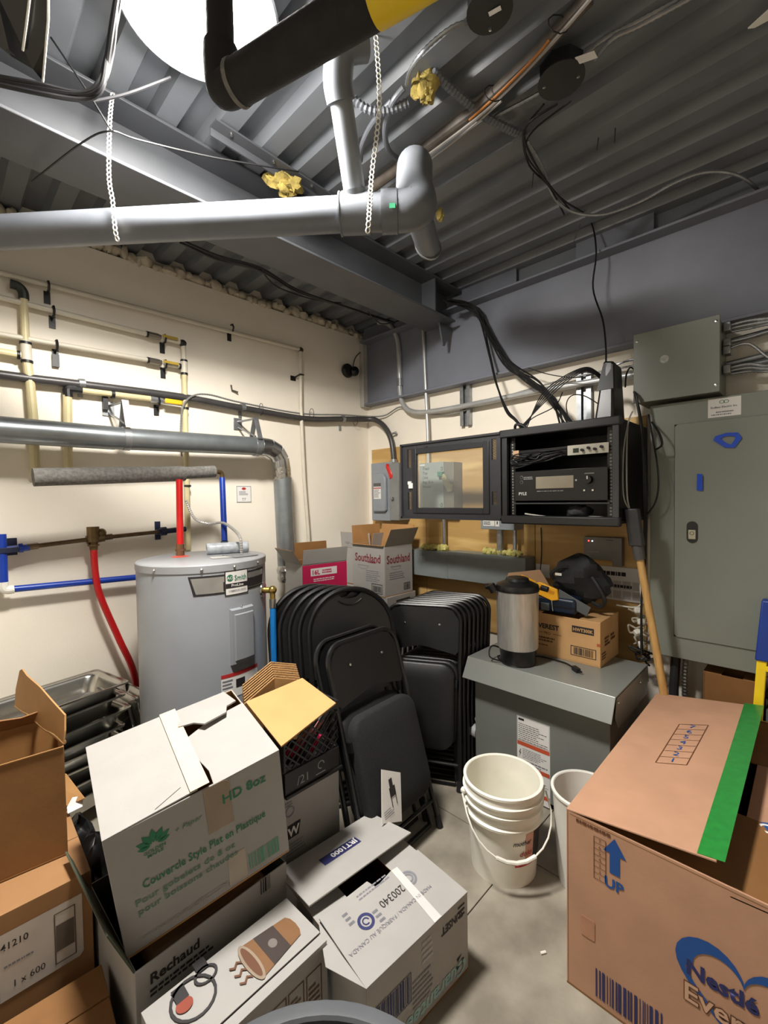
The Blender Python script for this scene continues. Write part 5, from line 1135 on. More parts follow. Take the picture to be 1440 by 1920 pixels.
O, X, Y = face(d, 'right'); flat(ev, scribble(.06, .09, .08, .05, 3, 9, .7) + scribble(.15, .1, .07, .04, 2, 11, .7) + scribble(.02, .03, .07, .04, 3, 12, .6), O, X, Y, INKBR, 'side_print')
# tool case, saw, bag in the carton
tcs = thing('tool_case', 'navy blue tool case lying in the paper-towel carton', 'tool case', (2.42, 1.02, .872))
cbz = TZ + .228
MB().box((2.315, .885, cbz), (2.50, 1.20, cbz + .085)).build('case_body', NAVY, tcs, bevel=.015, seg=3)
MB().box((2.305, 1.02, cbz + .01), (2.316, 1.065, cbz + .05)).build('latch', mat('grey_latch', (104, 112, 118), .4), tcs, bevel=.002)
MB().tube([(2.308, 1.005, cbz + .07), (2.306, 1.0, cbz + .03), (2.31, 1.0, cbz + .012)], .003, 6).build('latch_wire', CHROME, tcs)
MB().box((2.311, .884, cbz + .038), (2.316, 1.20, cbz + .044)).build('case_seam', DARKIN, tcs)
sw = thing('hand_saw', 'hand saw with a bright yellow handle lying on the tool case', 'saw', (2.33, 1.08, cbz + .09))
s0 = V(2.318, 1.105, cbz + .15); 
MB().prism([(0, 0), (.03, .008), (.125, -.02), (.135, -.075), (.10, -.085), (.04, -.066), (.0, -.055)], .022, tuple(s0), (0, -1, 0), (.15, 0, .99)).build('handle', YELH, sw, bevel=.005)
MB().prism([(.025, -.012), (.115, -.034), (.11, -.05), (.035, -.036)], .002, tuple(s0 + V(-.001, 0, 0)), (0, -1, 0), (.15, 0, .99)).build('grip_recess_shade', mat('amber_shadow_plastic', (196, 130, 22), .5), sw)  # shade of the grip recess put on as a flat darker amber patch
MB().slab([s0 + V(.01, -.13, -.02), s0 + V(.02, -.29, -.095), s0 + V(.02, -.27, -.145), s0 + V(.01, -.13, -.085)][::-1], .006).build('blade_cover', mat('grey_saw_cover', (88, 92, 94), .5), sw, bevel=.002)
MB().slab([s0 + V(.012, .0, .008), s0 + V(.02, .09, .035), s0 + V(.02, .09, .025), s0 + V(.012, .0, -.006)], .003).build('blade_tip', YELH, sw)
bg = thing('backpack', 'crumpled black nylon bag piled on the tool case', 'bag', (2.47, .93, cbz + .08))
rnd = random.Random(2); mb = MB()
vs = []; n_, m_ = 12, 18
for i in range(n_):
    th = math.pi * (i + .05) / (n_ - .9)
    for k in range(m_):
        a = 2 * math.pi * k / m_; q = 1 + .14 * math.sin(3 * a + i) + .10 * math.sin(5 * a - 2 * i) + rnd.uniform(-.05, .05)
        vs.append((2.47 + .085 * q * math.sin(th) * math.cos(a), .915 + .155 * q * math.sin(th) * math.sin(a) * (1.0 if i > 5 else .85), cbz + .175 + .125 * math.cos(th) * (1 + .12 * math.sin(2 * a))))
fs = [(i * m_ + k, (i + 1) * m_ + k, (i + 1) * m_ + (k + 1) % m_, i * m_ + (k + 1) % m_) for i in range(n_ - 1) for k in range(m_)]
mb.add(vs, fs).build('bag_body', BAG, bg, smooth=25)
MB().tube(smooth_path([(2.40, .83, cbz + .20), (2.385, .79, cbz + .15), (2.39, .765, cbz + .09), (2.41, .79, cbz + .05), (2.43, .84, cbz + .06)], 5), .011, 6).build('strap', BAG, bg)
MB().tube(smooth_path([(2.40, 1.03, cbz + .17), (2.385, 1.04, cbz + .20), (2.40, 1.0, cbz + .235), (2.42, .95, cbz + .24)], 5), .010, 6).build('strap', BAG, bg)
MB().box((2.388, .985, cbz + .192), (2.391, 1.02, cbz + .206)).build('tag', WHITEP, bg)
# kraft sheet behind the urn
sk = MB().slab([(2.40, 1.20, TZ + .33), (2.46, 1.30, TZ + .35), (2.50, 1.31, TZ + .0015), (2.44, 1.21, TZ + .0015)][::-1], .005).build('cardboard_sheet', mat('kraft_sheet_b', (176, 138, 104), .75), smooth=0)
bpy.data.objects.remove(sk)
sk = MB().prism([(0, 0), (.25, 0), (.27, .32), (.20, .43), (.02, .40), (-.01, .3)], .005, (2.36, 1.335, TZ + .002), (.30, -.95, 0), (.12, .0, .99)).build('cardboard_sheet', mat('kraft_sheet_b', (176, 138, 104), .75), smooth=0); tag(sk, 'torn kraft cardboard sheet standing behind the coffee urn', 'cardboard')

# ================================================================== CORNER BOXES
pk = carton('white and magenta sixteen-litre carton with an open flap behind the round-back chairs', (1.85, 2.47, .80), (0, 0, -8), (.34, .26, .28), WCARD, {'front': (100, .10), 'back': (95, .12), 'left': (125, .12)}, inner=KRAFTD)
MB().box((1.70, 2.36, 0), (2.0, 2.60, .795)).build('carton_stack_base', WCARD)
o = bpy.data.objects['carton_stack_base']; o.name = 'plain_carton'; tag(o, 'plain white carton hidden under the magenta carton behind the chairs', 'box')
dpk = (.34, .26, .28); O, X, Y = face(dpk, 'front')
flat(pk, [rect(0, 0, .34, .275)], O, X, Y, PINK, 'magenta_panel')
flat(pk, [rect(.06, .20, .20, .05)], O, X, Y, PAPER, 'white_strip', lift=.0012)
O, X, Y = at(dpk, 'front', .066, .209, .0026); text(pk, '16L', .042, O, X, Y, PINK, bold=.03)
O, X, Y = face(dpk, 'front'); flat(pk, scribble(.145, .21, .10, .03, 2, 4, .6), O, X, Y, PINK, 'small_print', lift=.0022)
flat(pk, scribble(.08, .16, .18, .025, 2, 5, .5), O, X, Y, PAPER, 'small_print', lift=.0012)
# southland cartons
ds = (.345, .30, .37)
sq = (2.407, 2.37, 0.79, -90.7)
so_ = carton('open white carton printed Southland on top of the corner stack', sq[:3], (0, 0, sq[3]), ds, WCARD, {'right': (118, .14), 'back': (100, .14), 'left': (92, .14), 'front': (170, .02)}, inner=KRAFT)
O, X, Y = at(ds, 'front', .028, .245); text(so_, 'Southland', .085, O, X, Y, INKM, bold=.02, sx=.82)
O, X, Y = face(ds, 'front'); flat(so_, ring2d(.12, .215, .055, .003, 20, 180, 360, .5) + [rect(.06, .214, .12, .003)], O, X, Y, INKGR, 'bowl_logo')
flat(so_, scribble(.17, .235, .12, .016, 1, 4, .8), O, X, Y, INKM, 'small_print')
flat(so_, scribble(.15, .10, .15, .09, 6, 5, .35), O, X, Y, INKGR, 'small_print')
flat(so_, frame_rect(.21, .02, .11, .07, .004) + bars(.222, .03, .086, .045, 4, 26), O, X, Y, INKK, 'barcode')
O, X, Y = at(ds, 'right', .022, .240); text(so_, 'Southland', .085, O, X, Y, INKM, bold=.02, sx=.74)
O, X, Y = face(ds, 'right'); flat(so_, ring2d(.12, .215, .05, .003, 20, 180, 360, .5) + [rect(.06, .214, .11, .003)], O, X, Y, INKGR, 'bowl_logo')
flat(so_, scribble(.05, .12, .18, .06, 4, 8, .35), O, X, Y, INKGR, 'small_print')
flat(so_, frame_rect(.20, .03, .07, .05, .004) + bars(.208, .037, .054, .034, 5, 20), O, X, Y, INKK, 'barcode')
d2 = (.36, .33, .37)
s2 = carton('closed white carton marked 165CL under the Southland carton', (sq[0] + .01, sq[1] + .0, sq[2] - .372), (0, 0, sq[3] + 3), d2, WCARD, {'front': (0, .165), 'back': (0, .165)})
O, X, Y = face(d2, 'right'); flat(s2, [rect(.10, .27, .16, .07)], O, X, Y, INKK, 'code_block')
O, X, Y = at(d2, 'right', .106, .284, .002); text(s2, '165CL', .05, O, X, Y, PAPER, bold=.03, sx=.85)
O, X, Y = face(d2, 'right'); flat(s2, scribble(.10, .22, .16, .035, 3, 5, .5) + [rect(.10, .06, .09, .05)], O, X, Y, INKK, 'small_print')
s3 = carton('plain white carton at the bottom of the corner stack', (sq[0] + .01, sq[1], 0), (0, 0, sq[3]), (.37, .34, sq[2] - .374), WCARD, {'front': (0, .165), 'back': (0, .165)})
s4 = carton('white carton with a torn upright flap behind the Southland carton', (sq[0] + .13, sq[1] + .34, .80), (0, 0, sq[3] + 4), (.36, .22, .30), WCARD, {'front': (95, .13), 'right': (100, .13)}, inner=KRAFT)
O, X, Y, N = flap_frame((.36, .22, .30), 'front', 95)
O, X, Y = face((.36, .22, .30), 'front')
flat(s4, ring2d(.10, .36, .03, .006, 18) + ring2d(.10, .36, .018, .005, 14), V(O) + V(0, .011, 0), X, Y, INKGR, 'round_logo', lift=.017)
flat(s4, [rect(.16, .325, .11, .035)], V(O) + V(0, .011, 0), X, Y, INKK, 'code_block', lift=.017)
MB().box((sq[0] - .02, sq[1] + .24, 0), (sq[0] + .29, sq[1] + .44, .795)).build('plain_carton', WCARD, bevel=.003)
tag([o for o in COL.objects if o.name.startswith('plain_carton')][-1], 'tall plain white carton in the corner under the torn-flap carton', 'box')

# ================================================================== FOLDING CHAIRS
def arch(w_, h, rad, n=10, z0=0.0):
    pts = [(-w_ / 2 - .01, 0, z0), (-w_ / 2, 0, h * .45), (-w_ / 2, 0, h - rad)]
    for k in range(1, n + 1):
        a = R(180 - 90 * k / n); pts.append((-w_ / 2 + rad + rad * math.cos(a), 0, h - rad + rad * math.sin(a)))
    return pts + [(-p[0], p[1], p[2]) for p in reversed(pts)]
def panel_from_loop(poly, t, bow=0.0):
    mb = MB(); n = len(poly); vs = [(x, -bow * (1 - (x / .22) ** 2) , z) for x, z in poly] + [(x, t - bow * (1 - (x / .22) ** 2), z) for x, z in poly]
    return mb.add(vs, [tuple(range(n)), tuple(range(2 * n - 1, n - 1, -1))] + [(i, i + n, (i + 1) % n + n, (i + 1) % n) for i in range(n)])
def rrect(x0, z0, x1, z1, r, n=5):
    out = []
    for cx, cz, a0 in ((x1 - r, z1 - r, 0), (x0 + r, z1 - r, 90), (x0 + r, z0 + r, 180), (x1 - r, z0 + r, 270)):
        for k in range(n + 1):
            a = R(a0 + 90 * k / n); out.append((cx + r * math.cos(a), cz + r * math.sin(a)))
    return out
def pad(poly, t, y0):
    # padded slab: rim, puffed front
    c = (sum(p[0] for p in poly) / len(poly), sum(p[1] for p in poly) / len(poly)); L = []
    for f, y in ((1, y0 + t), (1.0, y0 + .4 * t), (.985, y0 + .12 * t), (.94, y0), (.6, y0 - .006)):
        L.append([(c[0] + (p[0] - c[0]) * f, y, c[1] + (p[1] - c[1]) * f) for p in poly])
    n = len(poly); vs = [p for l in L for p in l]
    fs = [(i * n + k, i * n + (k + 1) % n, (i + 1) * n + (k + 1) % n, (i + 1) * n + k) for i in range(4) for k in range(n)]
    fs += [tuple(range(n)), tuple(4 * n + k for k in range(n))]
    return MB().add(vs, fs)
def chair_square(label, group, seatm):
    t = thing('folding_chair', label, 'chair', group=group); w_, h = .43, .92
    MB().tube(arch(w_, h, .085), .0115, 8).build('front_frame', BLKMET, t, local=True)
    bp_ = [(-.205, h - .235), (-.19, h - .255), (0, h - .215), (.19, h - .255), (.205, h - .235), (.205, h - .07), (.17, h - .02), (.12, h - .008), (-.12, h - .008), (-.17, h - .02), (-.205, h - .07)]
    panel_from_loop(bp_, .006, .012).build('backrest', BLKMET, t, local=True, smooth=40)
    for sx_ in (-1, 1): MB().lathe([(0, -.003), (.006, -.002), (.007, 0)], (sx_ * .1, -.006, h - .10), (0, 1, 0), seg=8).build('rivet', CHROME, t, local=True)
    pad(rrect(-.195, .19, .195, .62, .07), .045, -.055).build('seat', seatm, t, local=True, smooth=50)
    MB().tube([(-.19, .03, .62), (-.20, .035, .10), (-.20, .035, .015), (.20, .035, .015), (.20, .035, .10), (.19, .03, .62)], .0105, 8).build('rear_legs', BLKMET, t, local=True)
    MB().tube([(-.215, 0, .12), (.215, 0, .12)], .009, 8).build('crossbar', BLKMET, t, local=True)
    for sx_ in (-1, 1):
        MB().cyl((sx_ * .225, 0, .0), (sx_ * .225, 0, .05), .0165, .014, seg=10).build('foot', BLKRUB, t, local=True)
        MB().box((sx_ * .2 - .006, -.03, .50), (sx_ * .2 + .006, .03, .54)).build('side_link', BLKMET, t, local=True)
    return t
def chair_round(label, group):
    t = thing('folding_chair', label, 'chair', group=group); w_, h = .46, 1.05; rad = w_ / 2 - .005
    MB().tube(arch(w_, h, rad, 14), .0135, 8).build('front_frame', BLKMET, t, local=True)
    poly = [(-.215, .62), (.215, .62)]
    for k in range(0, 19):
        a = R(10 * k); x, z = .218 * math.cos(a), h - rad + .218 * math.sin(a)
        poly.append((x, z))
    # hand hole cut out of the top edge
    top = [p for p in poly]
    pp = []
    for x, z in top:
        if abs(x) < .07 and z > h - .06: z = z - (.035 * (1 - (x / .075) ** 2) + .008)
        pp.append((x, z))
    panel_from_loop(pp, .012, .0).build('backrest', VINYL, t, local=True, smooth=40)
    MB().tube([(x, -.002, h - .052 - .030 * (1 - (x / .07) ** 2)) for x in [(-.065 + .013 * k) for k in range(11)]], .004, 6).build('hand_hole_trim', BLKMET, t, local=True)
    MB().tube(smooth_path([(-.19, -.004, .655), (-.1, -.008, .66), (0, -.01, .655), (.1, -.008, .66), (.19, -.004, .655)], 4), .003, 5).build('backrest_seam', BLKMET, t, local=True)
    for sx_ in (-1, 1): MB().lathe([(0, -.003), (.005, -.002), (.006, 0)], (sx_ * .19, -.002, .70), (0, 1, 0), seg=8).build('rivet', CHROME, t, local=True)
    pad(rrect(-.195, .18, .195, .59, .09), .04, -.03).build('seat', VINYL, t, local=True, smooth=50)
    MB().tube([(-.20, .03, .60), (-.205, .034, .015), (.205, .034, .015), (.20, .03, .60)], .0115, 8).build('rear_legs', BLKMET, t, local=True)
    for sx_ in (-1, 1): MB().cyl((sx_ * .24, 0, .0), (sx_ * .24, 0, .05), .0175, .016, seg=10).build('foot', BLKRUB, t, local=True)
    return t
# the leaning stack of round-back chairs
ca = chair_round('round-back folding chair at the front of its leaning stack', 'round-back folding chairs')
ch0 = V(1.450, 1.560, 0); yawA = -24; lean = -13
bdir = V(-.35, .94, 0) * .058
ca.location = ch0; ca.rotation_euler = (R(lean), 0, R(yawA))
nm = ['second', 'third', 'fourth', 'rearmost']
for k in range(4):
    dup(ca, ch0 + bdir * (k + 1), (lean + .4 * k, 0, yawA + 1.5 * k), '%s round-back folding chair of the leaning stack' % nm[k], 'round-back folding chairs')
# the single fabric-seat chair in front
cf = chair_square('black fabric-seat folding chair standing in front of the round-back stack', 'square folding chairs', FABRIC)
cf.location = (1.352, 1.205, 0); cf.rotation_euler = (R(-16.5), 0, R(2))
# a second fabric chair hugging it from behind
dup(cf, (1.345, 1.275, 0), (-16.5, 0, 3), 'black fabric-seat folding chair tucked just behind the front one', 'square folding chairs')
# right-hand stack
cv_ = chair_square('black folding chair at the front of the right-hand stack beside the transformer', 'square folding chairs', VINYL)
c0_ = V(1.735, 1.485, 0); sd = V(.985, .17, 0) * .052
cv_.location = c0_; cv_.rotation_euler = (R(-15), 0, R(-62))
nm = ['second', 'third', 'fourth', 'fifth', 'sixth', 'seventh', 'rearmost']
for k in range(7):
    dup(cv_, c0_ + sd * (k + 1), (-15 + .4 * k, 0, -62 - 1.5 * k), '%s black folding chair of the right-hand stack' % nm[k], 'square folding chairs')
# leaflet hanging on the front chair crossbar
lf = MB().prism([(0, 0), (.11, -.05), (.155, .11), (.05, .17)], .002, (1.143, 1.150, 0.284), (.99, .1, 0), (0, .25, .97)).build('chair_leaflet', PAPER, smooth=0); tag(lf, 'printed leaflet picturing a chair, tied to the front chair leg', 'leaflet')
lo_ = V((1.143, 1.150, 0.284)); ln_ = V(.99, .1, 0).cross(V(0, .25, .97))
flat(lf, [rect(.07, .055, .035, .035), rect(.075, .09, .02, .03), rect(.072, .02, .004, .035), rect(.1, .02, .004, .035)], lo_ + ln_ * .001, (.99, .1, 0), (0, .25, .97), INKK, 'chair_picture', local=True)
flat(lf, scribble(.02, .0, .06, .03, 4, 3, .4), lo_ + ln_ * .001, (.99, .1, 0), (0, .25, .97), INKGR, 'small_print', local=True)

# ================================================================== BUCKETS
def bucket(label, c, rt, rb, h, ribs=True, m=BUCKET):
    t = thing('bucket', label, 'bucket', (c[0], c[1], 0))
    f = lambda z: rb + (rt - rb) * z / h
    pr_ = [(0, .004), (rb - .004, .004), (rb, .0), (f(h * .62), h * .62)]
    if ribs: pr_ += [(f(h * .62) + .012, h * .63), (f(h * .66) + .012, h * .655), (f(h * .66) + .003, h * .67), (f(h * .76) + .003, h * .76), (f(h * .76) + .012, h * .77), (f(h * .8) + .012, h * .79), (f(h * .8) + .003, h * .80), (f(h * .85) + .003, h * .86), (f(h * .86) + .012, h * .87), (f(h * .89) + .012, h * .89), (f(h * .9) + .004, h * .90)]
    else: pr_ += [(f(h * .9), h * .9)]
    pr_ += [(rt + .002, h - .014), (rt + .006, h - .01), (rt + .006, h - .002), (rt + .002, h), (rt - .004, h), (rt - .007, h - .004), (f(h * .5) - .006, h * .5), (rb - .008, .012), (0, .010)]
    MB().lathe(pr_, (c[0], c[1], 0), seg=56).build('pail_body', m, t)
    return t
bc = V((1.545, 0.871, 0.000)); bc = V(1.655, .918, 0) if False else V(1.600, .905, 0)
t = bucket('white pail with a wire handle and red printed label in the middle of the floor', bc, .152, .128, .365)
# handle hangs down in front
hdir = V(-.70, -.714, 0); sdv = V(.714, -.70, 0)
hp = []
for k in range(15):
    a = R(180 * k / 14); hp.append(V(bc.x, bc.y, .305) + sdv * (-.170 * math.cos(a)) + hdir * (.02 + .155 * math.sin(a) ** .6) + V(0, 0, -.165 * math.sin(a)))
MB().tube(hp, .0035, 7).build('wire_handle', WHITEP, t)
MB().tube(hp[5:10], .0075, 8).build('handle_grip', WHITEP, t)
for s_ in (-1, 1): MB().blob(V(bc.x, bc.y, .305) + sdv * (.16 * s_), .014, 6, 8).build('handle_lug', WHITEP, t)
def bwrap(parent, c, name, a0, a1, z0, z1, m, r0, r1, h, e=.0012):
    vs = []
    for i in range(11):
        a = R(a0 + (a1 - a0) * i / 10)
        for z in (z0, z1):
            r = r0 + (r1 - r0) * z / h + e; vs.append((c.x + r * math.cos(a), c.y + r * math.sin(a), z))
    return MB().add(vs, [(2 * i, 2 * i + 2, 2 * i + 3, 2 * i + 1) for i in range(10)]).build(name, m, parent)
def btext(parent, c, s, size, az, z, m, r0, r1, h, e=.002, bold=.01, shear=0):
    o = text(parent, s, size, (0, 0, 0), (1, 0, 0), (0, 1, 0), m, align='CENTER', bold=bold, shear=shear); inv = root_of(parent)['mat_inv']
    for v in o.data.vertices:
        zz = z + v.co.y; r = r0 + (r1 - r0) * zz / h + e; a = R(az) + v.co.x / r
        v.co = inv @ V(c.x + r * math.cos(a), c.y + r * math.sin(a), zz)
    return o
bwrap(t, bc, 'label_photo', 262, 300, .10, .215, mat('label_dark_print', (40, 28, 26), .5), .128, .152, .365)
bwrap(t, bc, 'label_field', 246, 262, .10, .215, mat('label_pink_print', (206, 150, 130), .5), .128, .152, .365)
bwrap(t, bc, 'label_band', 228, 262, .088, .105, mat('label_red_print', (190, 40, 50), .5), .128, .152, .365, .0016)
btext(t, bc, 'mother', .026, 240, .175, INKK, .128, .152, .365, shear=.3)
btext(t, bc, 'dolci', .030, 247, .130, INKR, .128, .152, .365, shear=.2)
bc2 = V(1.745, .625, 0)
t = bucket('white straight-sided pail with a gold mark beside the big Nestle carton', bc2, .125, .105, .36, ribs=False, m=mat('white_pail_plastic', (222, 221, 214), .38, var=.04))
bwrap(t, bc2, 'gold_mark', 196, 214, .155, .178, mat('gold_print', (168, 150, 50), .5, var=.3, scale=60), .105, .125, .36)
ob = MB().tube([V(1.35, .63, .004), V(1.365, .62, .004)], .004, 6).build('floor_scrap', WHITEP); tag(ob, 'tiny white scrap on the concrete near the pail', 'scrap')

# ================================================================== BIG NESTLE CARTON
NB = (1.08, .78, .545)
nb = carton('big pinkish-brown carton with a blue heart logo at the lower right', (1.325 + .54, .535 - .39, 0), (0, 0, 0), NB, KRAFTP, {}, inner=KRAFTD)
# flaps built by hand: left flap lifted, right flap sagging, short end flaps
Lx, Wy, Hz = NB
d_ = NB
O, X, Y, N = flap_frame(d_, 'back', 8.5, e=0)      # hinge on the +y side
fl_ = MB().prism([(.0, 0), (Lx, 0), (Lx + .012, .375), (-.0, .385)], CT, O, X, Y).build('flap', KRAFTP, nb, local=True, smooth=0, bevel=.001)
# prints on the lifted flap: number ladder
u = lambda px_, py_: None
fx = [(2.085, 0.382), (2.122, 0.291), (1.76, 0.3), (1.729, 0.386)]
O2 = V(O) + V(N) * .001
def fl_uv(wx, wy): return (Lx / 2 - (wx - 1.865), ((.535 - wy)) )
qd = [fl_uv(*p) for p in fx]
flat(nb, [[qd[i] for i in (0, 1, 2, 3)][::1]], O2, X, Y, KRAFTP, 'print_base', lift=.0)
nb_base = [o for o in COL.objects if o.name.startswith('print_base')][-1]; bpy.data.objects.remove(nb_base)
def seg2(a, b, w_=.003):
    a, b = V(a[0], a[1], 0), V(b[0], b[1], 0); n = V(-(b - a).y, (b - a).x, 0).normalized() * w_ / 2
    return [tuple((a + n)[:2]), tuple((a - n)[:2]), tuple((b - n)[:2]), tuple((b + n)[:2])]
lines = [seg2(qd[0], qd[1]), seg2(qd[1], qd[2]), seg2(qd[2], qd[3]), seg2(qd[3], qd[0])]
for k in range(1, 7):
    f = k / 7; a = V(*qd[0], 0).lerp(V(*qd[3], 0), f); b = V(*qd[1], 0).lerp(V(*qd[2], 0), f); lines.append(seg2(a, b, .002))
flat(nb, lines, O2, X, Y, INKBR, 'number_ladder', lift=.0)
for k in range(7):
    f = (k + .72) / 7; c = (V(*qd[0], 0).lerp(V(*qd[3], 0), f) + V(*qd[1], 0).lerp(V(*qd[2], 0), f)) / 2
    P_ = V(O2) + V(X) * c.x + V(Y) * c.y + V(N) * .0004
    text(nb, str(7 - k), .042, P_, (0, -1, 0), (1, 0, 0), INKNB, align='CENTER', name='printed_number')
# green tape along the free edge
MB().prism([(-.01, .33), (Lx + .008, .335), (Lx + .008, .392), (-.01, .395)], .001, V(O) + V(N) * .0016, X, Y).build('green_tape', GTAPE, nb, local=True, smooth=0)
O, X, Y, N = flap_frame(d_, 'front', -3.5, e=0)
MB().prism([(0, 0), (Lx, 0), (Lx, .385), (0, .385)], CT, O, X, Y).build('flap', KRAFTP, nb, local=True, smooth=0, bevel=.001)
LO = V(O) + V(N) * .001; lu = .285; lv = .305
flat(nb, [[(lu, lv), (lu + .10, lv), (lu + .05, lv + .09)]], LO, X, Y, INKNB, 'triangle_logo', lift=0)
flat(nb, ring2d(lu + .05, lv + .03, .022, .008, 18, -90, 200), LO + V(N) * .0006, X, Y, PAPER, 'wave_mark', lift=0)
flat(nb, scribble(lu - .02, lv - .03, .15, .018, 1, 3, .8) + scribble(lu + .02, lv - .06, .08, .016, 1, 4, .8), LO, X, Y, INKM, 'small_print', lift=0)
for side in ('left', 'right'):
    O, X, Y, N = flap_frame(d_, side, -2, e=0)
    MB().prism([(.01, 0), (Wy - .01, 0), (Wy - .03, .36), (.03, .36)], CT, V(O) - V(0, 0, .008), X, Y).build('flap', KRAFTD, nb, local=True, smooth=0)
# prints on the face towards the camera (local -x face = 'left')
def nface(px_w):
    return None
O, X, Y = face(NB, 'left')
NP = {'arrow': (0.137, 0.421), 'ladder': (0.08, 0.38), 'barcode': (0.085, 0.025), 'heart': (0.424, 0.274), 'slot': (0.063, 0.216), 'cleft': (0.424, 0.317), 'hs': 0.14, 'nest': (0.307, 0.266), 'ns': 0.054, 'every': (0.301, 0.195), 'es': 0.068}
def lp_(k): return NP[k]
def arrowpoly(c, w_, h): x, y = c; return [(x - w_ * .22, y), (x + w_ * .22, y), (x + w_ * .22, y + h * .55), (x + w_ * .5, y + h * .55), (x, y + h), (x - w_ * .5, y + h * .55), (x - w_ * .22, y + h * .55)]
au = lp_('arrow'); flat(nb, [arrowpoly(au, .06, .105)], O, X, Y, INKNB, 'up_arrow')
text(nb, 'UP', .042, V(O) + V(X) * (au[0] - .028) + V(Y) * (au[1] - .045) + V(-.0006, 0, 0), X, Y, INKNB, bold=.03)
lu_ = lp_('ladder'); flat(nb, frame_rect(lu_[0], lu_[1], .034, .126, .0016) + [rect(lu_[0], lu_[1] + .018 * k, .034, .0014) for k in range(1, 7)], O, X, Y, INKBR, 'number_ladder')
for k in range(7): text(nb, str(k + 1), .013, V(O) + V(X) * (lu_[0] + .017) + V(Y) * (lu_[1] + .004 + .018 * k) + V(-.0006, 0, 0), X, Y, INKBR, align='CENTER', name='printed_number')
flat(nb, scribble(lu_[0] - .05, lu_[1] + .14, .12, .016, 1, 9, .6), O, X, Y, INKBR, 'small_print')
bb = lp_('barcode'); flat(nb, bars(bb[0], bb[1], .17, .085, 3, 40), O, X, Y, INKB, 'barcode')
# heart outline and name
hc = lp_('heart')
heart = []
def heart_pt(tt): return (16 * math.sin(tt) ** 3 / 16, (13 * math.cos(tt) - 5 * math.cos(2 * tt) - 2 * math.cos(3 * tt) - math.cos(4 * tt)) / 16)
hs, ht = NP['hs'], .030
for k in range(48):
    a, b = heart_pt(2 * math.pi * k / 48), heart_pt(2 * math.pi * (k + 1) / 48)
    wdt = ht * (1.25 if math.cos(2 * math.pi * k / 48) > -.2 else .6) / hs
    heart.append([(hc[0] + hs * a[0], hc[1] + hs * a[1]), (hc[0] + hs * b[0], hc[1] + hs * b[1]), (hc[0] + hs * b[0] * (1 - wdt), hc[1] + hs * b[1] * (1 - wdt)), (hc[0] + hs * a[0] * (1 - wdt), hc[1] + hs * a[1] * (1 - wdt))])
flat(nb, heart, O, X, Y, INKNB, 'heart_logo')
eps = V(-.0008, 0, 0)
text(nb, 'Nestl\u00e9', NP['ns'], V(O) + V(X) * NP['nest'][0] + V(Y) * NP['nest'][1] + eps, X, Y, INKB, bold=.035)
for mm_, bo, ee in ((INKBR, .05, 1.0), (mat('pale_kraft_letter', (196, 156, 128)), .015, 1.8)):
    text(nb, 'Everyday', NP['es'], V(O) + V(X) * NP['every'][0] + V(Y) * NP['every'][1] + eps * ee, X, Y, mm_, bold=bo)
sl = lp_('slot'); MB().prism(rrect(sl[0] - .02, sl[1] - .03, sl[0] + .02, sl[1] + .03, .006), .001, V(O) + eps, X, Y).build('scuff_tape', mat('worn_patch', (176, 128, 98), .4), nb, local=True, smooth=0)

# ================================================================== WHITE CARTON JRT1000 (D)
DD = (.409, .483, .25)
dq = carton('open white carton with a JRT1000 flap on the floor beside the pail', (.963, 1.033, 0), (0, 0, -4.3), DD, WCARD, {'left': (-3, .12), 'right': (-3, .12)}, inner=KRAFTD)
O, X, Y, N = flap_frame(DD, 'back', 10, e=0)
f1_ = MB().prism([(.0, 0), (DD[0] + .0, 0), (DD[0] + .01, .225), (-.01, .225)], CT, O, X, Y).build('flap', WCARD, dq, local=True, smooth=0, bevel=.001)
LOb, LXb, LYb = V(O) + V(N) * .001, V(X), V(Y)
flat(dq, [rect(.135, .075, .155, .042)], LOb, X, Y, INKB, 'code_block', lift=0)
text(dq, 'JRT1000', .033, LOb + LXb * .142 + LYb * .084 + V(N) * .0006, X, Y, PAPER, bold=.03, sx=.95)
O, X, Y, N = flap_frame(DD, 'front', 3.0, e=0)
MB().prism([(-.004, 0), (.41, 0), (.405, .215), (.30, .218), (.20, .20), (.19, .235), (.005, .232)], CT, O, X, Y).build('flap', WCARD, dq, local=True, smooth=0, bevel=.001)
MB().prism([(0, 0), (.0, .22), (-.05, .11)], .002, V(O) + V(N) * .001 + V(-.004, 0, -.001), X, Y).build('torn_corner', WCARD, dq, local=True, smooth=0)
LO, LX_, LY_ = V(O) + V(N) * .001, V(X), V(Y)
def dt(s, size, u_, v_, m, **k): return text(dq, s, size, LO + LX_ * u_ + LY_ * v_ + V(N) * .0004, -LX_, -LY_, m, **k)
dt('200340', .036, .265, .155, INKK, sx=.9)
dt('MADE IN CANADA / FABRIQU\u00c9 AU CANADA', .017, .335, .095, INKGR, sx=.95)
flat(dq, ring2d(.105, .135, .026, .009, 20), LO, LX_, LY_, INKB, 'recycle_disc', lift=0)
flat(dq, ring2d(.105, .135, .012, .004, 12, 0, 300), LO, LX_, LY_, INKB, 'recycle_mark', lift=0)
flat(dq, ring2d(.30, .155, .028, .008, 20) + ring2d(.30, .155, .017, .006, 14), LO, LX_, LY_, INKGR, 'round_seal', lift=0)
flat(dq, scribble(.13, .195, .17, .025, 2, 4, .4) + scribble(.06, .15, .02, .05, 3, 5, .5) + scribble(.135, .10, .02, .05, 3, 6, .5), LO, LX_, LY_, INKGR, 'small_print', lift=0)
MB().prism([(.255, .0), (.285, .0), (.30, .21), (.275, .212)], .0006, LO + V(N) * .0003, LX_, LY_).build('clear_tape', mat('clear_tape', (206, 204, 202), .15, var=.05), dq, local=True, smooth=0)
